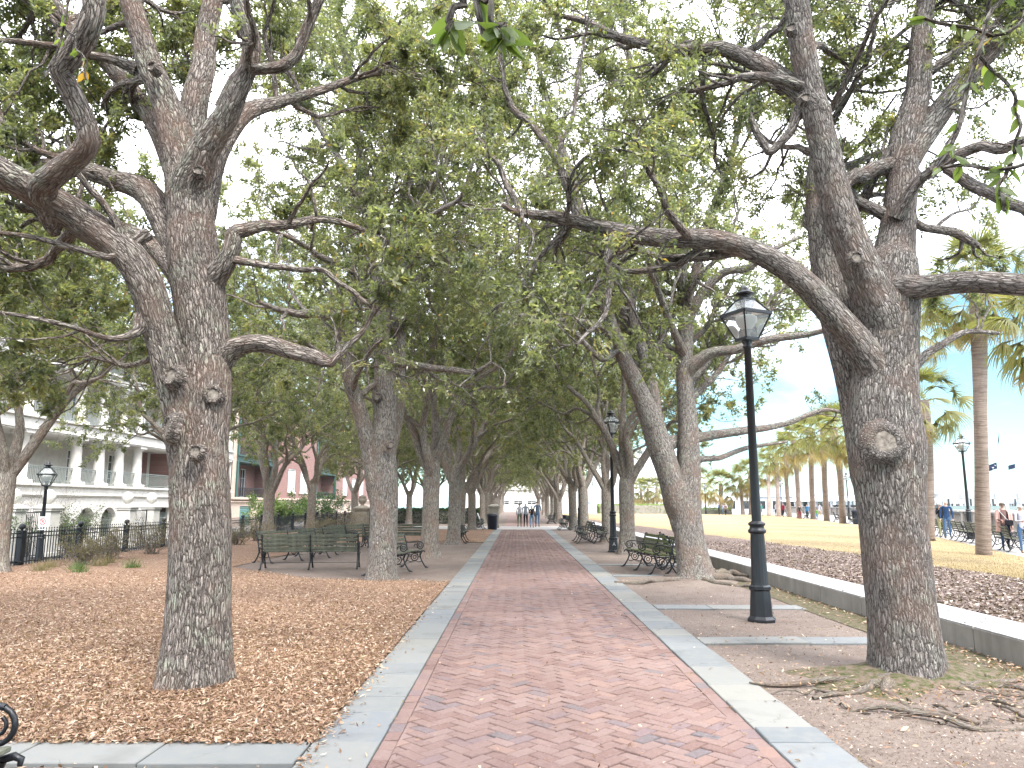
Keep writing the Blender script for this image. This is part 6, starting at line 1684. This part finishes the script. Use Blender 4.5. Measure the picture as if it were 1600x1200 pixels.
wh = empty('pier_building', (0, 0, 0)); tag(wh, 'white pier building with dark openings and hipped blue grey roof by the water', 'building')
b = MB(); ops = [(43 + 3.0 * k, 1.6, .6, 2.2) for k in range(7)]
facade_y(b, 150, 40, 64, -.2, 3.0, ops); b.box((52, 156, 1.4), (23.9, 11, 3.1)); b.build('wall', M['far_white'], wh)
b = MB(); b.add([(47, 149.4, 3.0), (65, 149.4, 3.0), (65, 158, 3.0), (47, 158, 3.0), (48.2, 152, 4.6), (63.8, 152, 4.6), (63.8, 155, 4.6), (48.2, 155, 4.6)], [(0, 1, 5, 4), (1, 2, 6, 5), (2, 3, 7, 6), (3, 0, 4, 7), (4, 5, 6, 7)]); b.build('roof', M['roof_blue'], wh)
for xc, w, zb, zt in ops:
    g = MB(); g.box((xc, 150.2, (zb + zt) / 2), (w, .05, zt - zb)); g.build('window', M['dark_glass'], wh)
pr = empty('covered_pier', (0, 0, 0)); tag(pr, 'long white covered pier with open bays and pale roof over the water', 'pier')
A_, B_ = Vector((56, 150, 0)), Vector((57.5, 108, 0)); d = (B_ - A_); L_ = d.length; d.normalize(); nrm_ = Vector((-d.y, d.x, 0))
b = MB(); b.span(A_ + Vector((0, 0, -.1)), B_ + Vector((0, 0, -.1)), 8, .3); b.build('deck', M['cream_stone'], pr)
b = MB()
V = []
for p in (A_, B_):
    for o_, z in ((-4.4, 2.1), (0, 3.0), (4.4, 2.1)): V.append(tuple(p + nrm_ * o_ + Vector((0, 0, z))))
b.add(V, [(0, 1, 4, 3), (1, 2, 5, 4), (0, 2, 1), (3, 4, 5)]); b.build('roof', M['far_white'], pr)
n = 14
for k in range(n + 1):
    for s in (-1, 1):
        p = A_ + d * (L_ * k / n) + nrm_ * (s * 4); q = MB(); q.box((p.x, p.y, 1.04), (.3, .3, 2.08)); q.build('post', M['far_white'], pr)
b = MB(); b.span(A_ + nrm_ * 2 + Vector((0, 0, .8)), B_ + nrm_ * 2 + Vector((0, 0, .8)), 3.0, 1.3); b.build('stall_row', M['dark_glass'], pr)
# pilings
for k in range(9):
    p = A_ + d * (L_ * k / 8); 
    for s in (-1, 1):
        q = MB(); q.box((p.x + nrm_.x * s * 3.4, p.y + nrm_.y * s * 3.4, -1.2), (.35, .35, 2.0)); q.build('piling', M['bark_far'], pr)

pr2 = empty('fishing_pier', (0, 0, 0)); tag(pr2, 'far pier with thin roof on posts, crowded with visitors, right of the promenade lamp', 'pier')
b = MB(); b.box((130, 206, -.2), (60, 7, .4)); b.build('deck', M['cream_stone'], pr2)
b = MB(); b.box((126, 206, 3.0), (34, 6, .18)); b.build('roof', M['wall_concrete'], pr2)
for k in range(6): q = MB(); q.box((111 + 6 * k, 203.4, 1.45), (.3, .3, 2.9)); q.build('post', M['iron'], pr2)
for k in range(10): q = MB(); q.box((102 + 6 * k, 203, -1.3), (.5, .5, 1.8)); q.build('piling', M['bark_far'], pr2)
q = MB(); q.box((130, 202.6, 1.0), (60, .1, .1)); q.box((130, 202.6, .55), (60, .06, .9)); q.build('railing', M['grey_rail'], pr2)
ms_ = empty('flag_mast', ((78.327,120.000,2.357)[0], 120, 0)); tag(ms_, 'white mast with crossarm and two navy flags over the water', 'mast')
b = MB(); b.tube([(0, 0, -1.6), (0, 0, 6)], .16, 8); b.tube([(0, 0, 5.8), (0, 0, 13.4)], [.1, .05], 6); b.build('pole', M['far_white'], ms_)
b = MB(); b.tube([(-1.4, 0, 8.6), (1.4, 0, 8.6)], .05, 6); b.build('crossarm', M['far_white'], ms_)
def flag(x, z, w, h, ph):
    V, Q = [], []; n = 8
    for i in range(n + 1):
        for j in range(2): V.append((x - w * i / n, .12 * math.sin(i * 1.1 + ph), z - h * j - .5 * h * (i / n) ** 1.2))
    for i in range(n): Q.append((2 * i, 2 * i + 1, 2 * i + 3, 2 * i + 2))
    b = MB(); b.add(V, Q, smooth=True); return b
fo = flag(-1.0, 8.2, 1.5, 1.0, 0).build('flag', M['flag_navy'], ms_)
b = MB()      # small white tree and crescent on the navy field
b.span((-1.78, -.16, 6.95), (-1.78, -.16, 7.35), .05, .02); 
for a in range(7): b.span((-1.78, -.16, 7.35), (-1.78 + .2 * math.cos(a * PI / 6), -.16, 7.35 + .14 * math.sin(a * PI / 6) - .02), .04, .02)
b.tube([(-1.35 + .1 * math.cos(q), -.2, 7.75 + .1 * math.sin(q)) for q in np.linspace(2.4, 5.6, 8)], .03, 5); b.build('emblem', M['white_paint'], fo)
f2_ = flag(2.0, 8.0, 1.3, .7, 2); f2_.build('flag', M['flag_navy'], ms_)
b = MB(); b.tube([(0, 0, 13.3), (-.3, 0, 11.8), (-.5, 0, 11)], [.02, .1, .02], 5); b.build('pennant', M['iron'], ms_)

brd = empty('road_bridge', (0, 0, 0)); tag(brd, 'long low bridge on paired piers crossing the hazy harbour', 'bridge')
YB = 1500
b = MB(); 
for k in range(24):
    x0 = 500 + k * 40; z = lambda x: 8 + 20 * math.exp(-((x - 1010) / 260) ** 2)
    b.span((x0, YB, z(x0) + 1), (x0 + 40, YB, z(x0 + 40) + 1), 12, 2.6)
b.build('deck', M['wall_concrete'], brd)
for k, x in enumerate((760, 840, 905, 940, 958, 1003, 1021, 1060, 1130, 1200)):
    q = MB(); q.box((x, YB, 10), (5, 6, 24)); q.build('piling', M['wall_concrete'], brd)
tw = empty('power_line', (0, 0, 0))
b = MB(); b.box((1500, 3000, 4), (5000, 60, 14)); 
r = random.Random(3)
for k in range(90): b.box((-200 + 45 * k, 2960, 10 + r.uniform(-3, 5)), (60, 40, r.uniform(4, 12)), taper=.6)
sh_ = tag(b.build('far_shore', M['far_shore']), kind='structure')
bpy.data.objects.remove(tw)
shp = empty('far_ship', ((773.701,1300.000,11.498)[0] , 1300, -1.6)); tag(shp, 'pale grey ship outline beneath the bridge', 'ship')
b = MB(); b.box((0, 0, 6), (120, 16, 10), taper=1.05); b.build('hull', M['wall_concrete'], shp)
b = MB(); b.box((10, 0, 15), (30, 12, 9)); b.box((14, 0, 22), (12, 8, 6)); b.tube([(14, 0, 24), (14, 0, 38)], .7, 5); b.tube([(0, 0, 18), (0, 0, 30)], .5, 5); b.build('superstructure', M['wall_concrete'], shp)

# ================================================================ people
def seg_dist(p, a, b):
    ab = b - a; t = max(0, min(1, (p - a).dot(ab) / max(ab.length_squared, 1e-9))); return (p - (a + ab * t)).length
def person(label, loc, rz, h=1.7, mats=None, stride=.0, arms=((0, .05), (0, .05)), hair='short', lean=0.0, fingers=True, cat='person', group=None, seated=False, hairmat='hair_brown', female=False):
    """one skinned body; arms = per side (swing forward in rad, elbow bend in rad)"""
    mats = mats or {}
    root = empty('person', loc, rz); tag(root, label, cat, group)
    s = h / 1.7; J, E, Rr, mt = [], [], [], []
    def v(p, r, par, m):
        J.append(Vector(p) * s); Rr.append(r * s)
        if par is not None: E.append((par, len(J) - 1)); mt.append(m)
        return len(J) - 1
    hipw = .10 if female else .09; sh = .165 if female else .195
    pel = v((0, 0, .93), (.135 if female else .125), None, 'trousers')
    wai = v((0, .01 + lean * .3, 1.08), .115 if female else .125, pel, 'top')
    che = v((0, .01 + lean * .7, 1.27), .135, wai, 'top')
    nb = v((0, 0 + lean, 1.42), .075, che, 'top')
    nk = v((0, .01 + lean, 1.49), .05, nb, 'skin')
    hd = v((0, .025 + lean, 1.575), .078, nk, 'skin')
    ht = v((0, .02 + lean, 1.655), .070, hd, 'skin')
    for sd_, sg_ in ((0, -1), (1, 1)):
        st = stride * sg_
        hp = v((sg_ * hipw, 0, .88), .095, pel, 'trousers')
        kn = v((sg_ * (hipw + .005), st * .5 + .03, .48), .058, hp, 'trousers')
        an = v((sg_ * (hipw + .01), st * 1.0 - (.06 if st < 0 else 0), .09 + (.05 if st < 0 else 0)), .036, kn, 'trousers')
        he = v((sg_ * (hipw + .012), st * 1.0 + .01, .04 + (.03 if st < 0 else 0)), .036, an, 'shoe')
        v((sg_ * (hipw + .03), st * 1.0 + .15, .03), .032, he, 'shoe')
        so = v((sg_ * sh, lean * .9, 1.385), .055, nb, 'top')
        sw, el = arms[sd_]
        ua = .29; fa = .25
        e_ = (sg_ * (sh + .045), lean * .9 + ua * math.sin(sw), 1.385 - ua * math.cos(sw))
        ei = v(e_, .042, so, 'top')
        a2 = sw + el
        inw = -.10 if el > .8 else 0
        w_ = (e_[0] + sg_ * (.01 + inw * 1.0), e_[1] + fa * math.sin(a2), e_[2] - fa * math.cos(a2))
        wi = v(w_, .028, ei, mats.get('sleeve', 'top'))
        hn = (w_[0], w_[1] + .09 * math.sin(a2), w_[2] - .09 * math.cos(a2))
        hi = v(hn, .026, wi, 'skin')
    me = bpy.data.meshes.new('body'); me.from_pydata(J, E, []); o = bpy.data.objects.new('body_tmp', me); COL.objects.link(o)
    md = o.modifiers.new('skin', 'SKIN'); o.modifiers.new('sub', 'SUBSURF').levels = 1
    md.use_smooth_shade = True
    for i, sv in enumerate(me.skin_vertices[0].data): sv.radius = (Rr[i], Rr[i] * (.72 if i in (0, 1, 2) else 1)); sv.use_root = (i == 0)
    dg = bpy.context.evaluated_depsgraph_get(); em = bpy.data.meshes.new_from_object(o.evaluated_get(dg))
    bpy.data.objects.remove(o)
    # fingers, rooted inside the palms
    bm_v = [tuple(q.co) for q in em.vertices]; bm_f = [tuple(p.vertices) for p in em.polygons]
    fm = MB()
    if fingers:
        for k in range(len(J)):
            pass
        for (a, c), m in zip(E, mt):
            if m == 'skin' and J[c].z < 1.45 * s and c > 6:
                d = (J[c] - J[a]).normalized(); sd2 = d.cross(Vector((1, 0, 0))); 
                if sd2.length < .1: sd2 = Vector((0, 1, 0))
                sd2.normalize()
                for q in range(4):
                    st_ = J[c] - d * .02 + sd2 * ((q - 1.5) * .016); ln = (.07, .08, .075, .06)[q]
                    fm.tube([st_, st_ + d * ln * .6, st_ + d * ln + Vector((-.012 if J[c].x > 0 else .012, 0, 0))], [.009, .008, .006], 5)
                st_ = J[c] - d * .05 + sd2 * .02; fm.tube([st_, st_ + sd2 * .035 + d * .02, st_ + sd2 * .045 + d * .05], [.011, .009, .007], 5)
    # nose and ears
    fm.tube([J[5] + Vector((0, .06, .03)) * s, J[5] + Vector((0, .10, -.0)) * s], [.008, .013], 5)
    for q in (-1, 1): fm.lathe([(.004, -.02), (.012, 0), (.004, .02)], 6, tuple(J[5] + Vector((q * .082, .0, .01)) * s))
    nb_ = len(bm_v); bm_v += fm.v; bm_f += [tuple(nb_ + i for i in f) for f in fm.f]
    em2 = bpy.data.meshes.new('body'); em2.from_pydata(bm_v, [], bm_f)
    names = ['skin', 'top', 'trousers', 'shoe']; cm = {'skin': 'skin', 'top': mats.get('top', 'cloth_white'), 'trousers': mats.get('trousers', 'cloth_denim'), 'shoe': mats.get('shoe', 'shoe')}
    for n_ in names: em2.materials.append(M[cm[n_]])
    for k, p in enumerate(em2.polygons):
        p.use_smooth = True
        if k >= len(em.polygons): p.material_index = 0; continue
        c = p.center; best = min(range(len(E)), key=lambda q: seg_dist(c, J[E[q][0]], J[E[q][1]]) - .5 * min(Rr[E[q][0]], Rr[E[q][1]]))
        p.material_index = names.index(mt[best])
    mesh_obj('body', em2, None, root)
    hb_ = MB(); c = J[5] + Vector((0, -.012, .045)) * s
    def hair_shape(r1, r2, z0, z1, back):
        prof = [(r1 * math.sin(PI * t / 2) + .002, z1 - (z1 - z0) * (1 - math.cos(PI * t / 2)) if t < 1 else z0) for t in np.linspace(0.02, 1, 7)]
        hb_.lathe([(a, b_) for a, b_ in prof][::-1], 14, (c.x, c.y - back, c.z), cap=False)
    if hair == 'short': hair_shape(.096 * s, 0, -.015 * s, .072 * s, .012)
    elif hair == 'long':
        hair_shape(.10 * s, 0, -.01 * s, .078 * s, .012); hb_.tube([c + Vector((0, -.045, .02)), c + Vector((0, -.075, -.09)), c + Vector((0, -.06, -.2))], [.07 * s, .075 * s, .03 * s], 10)
    elif hair == 'bun':
        hair_shape(.097 * s, 0, -.01 * s, .074 * s, .012); hb_.lathe([(.005, -.04), (.04, -.02), (.045, .01), (.005, .05)], 10, tuple(c + Vector((0, -.1, .0))))
    hb_.build('hair', M[hairmat], root)
    if cat == 'person':
        f = MB()
        for q in (-1, 1): f.lathe([(.001, -.008), (.010, 0), (.001, .008)], 6, tuple(J[5] + Vector((q * .03, .074, .03)) * s))
        f.span(J[5] + Vector((-.022, .078, -.035)) * s, J[5] + Vector((.022, .078, -.035)) * s, .008, .006); f.build('face_features', M['hair_dark'], root)
    return root
def cloth(n, c): c = tuple(x * .62 for x in c); simple(n, c, .9, .1, .1, 14, .3)
for n_, c_ in (('cloth_white', (.62, .63, .64)), ('cloth_denim', (.10, .19, .34)), ('cloth_dark_denim', (.035, .06, .12)), ('cloth_light_denim', (.25, .38, .55)), ('cloth_black', (.025, .024, .03)), ('cloth_grey', (.33, .37, .42)), ('cloth_blue_grey', (.14, .19, .26)),
               ('cloth_olive', (.15, .18, .12)), ('cloth_pink', (.62, .40, .36)), ('cloth_mauve', (.26, .16, .15)), ('cloth_sand', (.42, .42, .22)), ('cloth_navy', (.03, .07, .16)), ('cloth_tan', (.55, .42, .33)), ('cloth_red', (.28, .03, .05)), ('cloth_teal', (.10, .42, .38)), ('cloth_green', (.12, .30, .05)), ('cloth_blue', (.05, .22, .42)), ('cloth_lilac', (.55, .55, .62))): cloth(n_, c_)
g4 = 'people walking away down the brick walk'
person('person in pale blue top and olive trousers, leftmost of the group on the walk', (.22, 54, 0), 0, 1.66, {'top': 'cloth_lilac', 'trousers': 'cloth_olive'}, .13, ((.3, .2), (-.3, .2)), 'short', hairmat='hair_dark', group=g4, female=True)
person('person in grey sweater and black trousers walking second from left', (.66, 54, 0), 0, 1.7, {'top': 'cloth_grey', 'trousers': 'cloth_black'}, -.14, ((-.2, .2), (.2, .2)), 'short', hairmat='hair_grey', group=g4)
person('fair haired person in black top and light jeans, shortest of the walking group', (1.07, 52.6, 0), 0, 1.52, {'top': 'cloth_black', 'trousers': 'cloth_light_denim'}, .12, ((.3, 1.5), (-.2, .2)), 'long', hairmat='hair_grey', group=g4, female=True)
person('tall person in blue grey t-shirt and jeans, rightmost of the walking group', (1.5, 54, 0), 0, 1.82, {'top': 'cloth_blue_grey', 'trousers': 'cloth_denim', 'sleeve': 'skin'}, -.12, ((.2, .3), (-.2, .2)), 'short', hairmat='hair_dark', group=g4)
c_ = (21.002,37.294,0.000); w1 = person('person in black vest and yellow green trousers raising a hand to the face', (c_[0], c_[1], 0), PI - .3, 1.7, {'top': 'cloth_black', 'trousers': 'cloth_sand'}, .05, ((.15, .3), (.5, 2.2)), 'short', hairmat='hair_grey', female=True)
c_ = (20.892,36.610,0.000); person('bald person in navy jacket and jeans standing beside the black vest', (c_[0], c_[1], 0), PI - .5, 1.8, {'top': 'cloth_navy', 'trousers': 'cloth_denim'}, .06, ((.1, .2), (.1, .3)), 'none')
c_ = (22.239,40.313,0.000); person('person in dark blue jacket half hidden by the second palm trunk', (c_[0], c_[1], 0), .4, 1.62, {'top': 'cloth_navy', 'trousers': 'cloth_blue'}, .04, ((.1, .3), (.1, .3)), 'short', hairmat='hair_dark')
c_ = (17.537,27.163,0.000); pw = person('woman in pink cardigan, mauve top and dark jeans with sunglasses and black bag', (c_[0], c_[1], 0), PI - .35, 1.7, {'top': 'cloth_mauve', 'trousers': 'cloth_dark_denim', 'sleeve': 'top'}, .10, ((.1, .3), (.2, 1.2)), 'bun', hairmat='hair_brown', female=True)
# open cardigan: shell around back and sides, hanging to the thighs
b = MB(); n = 15; rows = [(1.44, .13, .10), (1.36, .22, .135), (1.2, .225, .17), (1.0, .235, .18), (.8, .26, .2), (.66, .28, .2)]
V = []; Q = []
for z, rx, ry in rows:
    for i in range(n):
        a = math.radians(125 + 290 * i / (n - 1)); V.append((rx * math.cos(a) * (1 + .03 * math.sin(i * 2.3)), -.0 + ry * math.sin(a), z + .01 * math.sin(i * 1.7)))
for k in range(len(rows) - 1):
    for i in range(n - 1): Q.append((k * n + i, k * n + i + 1, (k + 1) * n + i + 1, (k + 1) * n + i))
b.add(V, Q, smooth=True)
for q in (-1, 1): b.tube([(q * .165, 0, 1.39), (q * .215, .03, 1.25), (q * .222, .06, 1.10), (q * .2, .13 if q > 0 else .1, .98)], [.068, .062, .058, .05], 10)
cd = b.build('cardigan', M['cloth_pink'], pw)
b = MB(); b.span((-.035, .105, 1.6), (.035, .105, 1.6), .03, .035); 
for q in (-1, 1): b.box((q * .035, .102, 1.6), (.055, .012, .035), bev=.004)
b.build('sunglasses', M['iron'], pw)
bg = empty('shoulder_bag', (c_[0], c_[1], 0), PI - .35); tag(bg, 'small black bag on a white strap across the woman in pink', 'bag')
b = MB(); b.box((-.12, .19, .98), (.24, .09, .2), bev=.03); b.build('pouch', M['cloth_black'], bg); b = MB(); b.tube([(.15, .03, 1.44), (.08, .155, 1.3), (-.04, .18, 1.12), (-.1, .19, 1.06)], .014, 6); b.build('strap', M['cloth_white'], bg)
c_ = (17.234,25.769,0.000); person('person in pale sweater and jeans cut off by the right picture edge', (c_[0], c_[1], 0), PI - .2, 1.62, {'top': 'cloth_lilac', 'trousers': 'cloth_denim', 'shoe': 'ball_tuft'}, .07, ((.3, 1.3), (.3, 1.3)), 'short', hairmat='hair_grey', female=True)
far_people = [((23.570,50.555,0.000), 'cloth_blue', 'cloth_denim', 'person in blue jacket emerging left of the great right oak trunk', 1.72), ((31.689,78.686,0.000), 'cloth_lilac', 'cloth_tan', 'person in white top and tan trousers standing among the far palms', 1.72),
    ((30.213,75.669,0.000), 'cloth_green', 'cloth_blue', 'small child in green beside the person in tan trousers', 1.15), ((33.189,93.596,0.000), 'cloth_red', 'cloth_black', 'person in dark red coat by the farthest promenade bench', 1.7), ((33.929,98.257,0.000), 'cloth_lilac', 'cloth_dark_denim', 'person in white shirt and dark jeans between thin palms', 1.72),
    ((33.691,103.402,0.000), 'cloth_teal', 'cloth_grey', 'person in teal top right of the near lamp post', 1.7), ((29.435,109.096,0.000), 'cloth_navy', 'cloth_black', 'person in navy under the round orange palm', 1.75), ((29.899,109.098,0.000), 'cloth_grey', 'cloth_blue_grey', 'person in grey next to the one in navy under the round palm', 1.7),
    ((28.765,103.373,0.000), 'cloth_mauve', 'cloth_black', 'person in brown, rightmost of three under the round palm', 1.65), ((31.686,81.946,0.000), 'cloth_blue', 'cloth_dark_denim', 'person in blue right of the seated people', 1.6), ((30.851,81.941,0.000), 'cloth_black', 'cloth_red', 'person in black by the far promenade bench', 1.5), ((29.876,122.680,0.000), 'cloth_black', 'cloth_black', 'person in black close to the right side of the rooted oak', 1.7)]
for k, (p, a, c, lab, h_) in enumerate(far_people):
    person(lab, (p[0], p[1], 0), rnd.uniform(0, 6), h_, {'top': a, 'trousers': c}, rnd.uniform(-.1, .1), ((.2, .4), (-.1, .3)), rnd.choice(('short', 'long')), hairmat=rnd.choice(('hair_dark', 'hair_brown')), fingers=False)
cr = MB()
for k in range(46):
    y = 206 + rnd.uniform(-2, 2); x = 112 + k * .62 + rnd.uniform(-.5, .5)
    m = rnd.randrange(5)
    cr.lathe([(.10, 0), (.15, .4), (.17, .85), (.2, 1.15), (.21, 1.38), (.07, 1.48)], 7, (x, y, .05), mat=m); cr.lathe([(.03, 1.46), (.1, 1.54), (.1, 1.64), (.02, 1.72)], 7, (x, y, .05), mat=5)
tag(cr.build('crowd', [M['cloth_red'], M['cloth_navy'], M['cloth_white'], M['cloth_black'], M['cloth_mauve'], M['skin']]), 'distant crowd of visitors on the pier', kind='stuff')

# ================================================================ leaves hanging close to the camera
def big_leaf(seed, mat='near_leaf'):
    r = random.Random(seed); n = 7; V, Q = [], []
    bend = r.uniform(.05, .3)
    for i in range(n):
        t = i / (n - 1); w = .5 * math.sin(PI * min(t * 1.02, 1) ** .8) * .40 + .01
        z = -bend * t * t
        V += [(t, -w, z + .05 * w), (t, 0, z - .04), (t, w, z + .05 * w)]
    for i in range(n - 1):
        a = 3 * i; Q += [(a, a + 1, a + 4, a + 3), (a + 1, a + 2, a + 5, a + 4)]
    tint = r.choice((.3, .45, .55, .7))
    me = np_mesh('leaf', np.array(V), np.array(Q), attrs={'tint': ('FLOAT', np.full(len(V), tint))}); me.materials.append(M[mat]); return me
LF = [big_leaf(k) for k in range(6)]
LY = []
for k in range(2):
    me = big_leaf(20 + k); me.attributes['tint'].data.foreach_set('value', np.full(len(me.vertices), .97, dtype=np.float32)); LY.append(me)
def sprig(label, stems, n_leaf, size, seed, yellow=.04, down=.8, tmin=.1):
    r = random.Random(seed); base = stems[0][0][:3]
    root = empty('oak_sprig', base); tag(root, label, 'leaf sprig')
    S = Soup(); rr = np.random.default_rng(seed); paths = []
    for st in stems:
        l = resample(st, 20, rr, .01); v, q, a = tubes(l[None, :, :3], l[None, :, 3], 7, rr, .04); S.add(v - np.array(base), q, a); paths.append(l)
    mesh_obj('twig', S.mesh('twig'), M['bark'], root)
    for k in range(n_leaf):
        l = paths[r.randrange(len(paths))]; i = min(19, int(20 * (tmin + (1 - tmin) * r.random())))
        p = Vector(l[i][:3]) - Vector(base); d = Vector(l[min(i + 1, 19)][:3]) - Vector(l[max(i - 1, 0)][:3]); d.normalize()
        ax = (d * .5 + Vector((r.gauss(0, .7), r.gauss(0, .7), r.gauss(-down * .7, .5)))).normalized()
        o = bpy.data.objects.new('leaf', r.choice(LY) if r.random() < yellow else r.choice(LF))
        q = ax.to_track_quat('X', 'Z') @ Matrix.Rotation(r.uniform(0, 6.28), 4, 'X').to_quaternion()
        o.rotation_euler = q.to_euler(); s = size * r.uniform(.75, 1.2); o.scale = (s, s, s); o.location = p; link(o, root)
    return root
sprig('sprig of large green oak leaves hanging close at top centre', [[(-0.057,1.213,3.130,0.004),(-0.073,1.213,2.818,0.003),(-0.071,1.213,2.566,0.002),(-0.053,1.213,2.458,0.001)], [(-0.072,1.213,2.631,0.002),(-0.104,1.192,2.525,0.002),(-0.122,1.182,2.467,0.001)], [(-0.063,1.213,2.579,0.002),(-0.030,1.203,2.494,0.002),(-0.019,1.203,2.463,0.001)]], 34, .058, 3, .0, 1.3, .55)
sprig('hanging oak twigs with single yellow leaves close at the upper right', [[(1.757,2.110,3.911,0.010),(1.611,2.110,3.347,0.008),(1.482,2.110,3.169,0.007),(1.439,2.110,3.037,0.006),(1.404,2.131,2.921,0.005),(1.377,2.142,2.820,0.004),(1.359,2.163,2.757,0.003)], [(1.703,2.110,3.438,0.008),(1.589,2.110,3.146,0.006),(1.503,2.110,3.081,0.004),(1.348,2.110,3.125,0.003),(1.251,2.110,3.159,0.002)], [(1.434,2.110,3.027,0.004),(1.506,2.110,2.929,0.003),(1.534,2.110,2.823,0.003),(1.511,2.110,2.698,0.002)], [(1.717,2.110,2.886,0.008),(1.578,2.110,2.698,0.006),(1.458,2.110,2.653,0.004),(1.356,2.131,2.671,0.003),(1.303,2.142,2.668,0.002)], [(1.498,2.110,2.667,0.004),(1.450,2.110,2.575,0.003),(1.462,2.110,2.514,0.002)]], 74, .058, 5, .07, .8, .12)
sprig('small oak twig with few leaves hanging near the top left limb', [[(-2.214,3.376,5.105,0.010),(-2.248,3.376,4.389,0.008),(-2.288,3.376,3.958,0.006),(-2.347,3.376,3.749,0.005)], [(-2.279,3.376,4.029,0.006),(-2.165,3.376,3.853,0.005),(-2.138,3.376,3.731,0.003)]], 18, .06, 8, .05, 1.0, .35)

# ================================================================ sea air: one closed box round everything
hz = NT('haze_air'); pv = hz.N('VolumePrincipled'); pv.inputs['Color'].default_value = (.86, .95, 1, 1); pv.inputs['Density'].default_value = HAZE
hz.L(pv.outputs[0], hz.out.inputs['Volume'])
if HAZE > 0:
    b = MB(); b.box((2900, 3200, 15.5), (6400, 7800, 37)); h_ = b.build('haze', hz.mat); tag(h_, 'thin pale sea air over the park and harbour', kind='stuff')
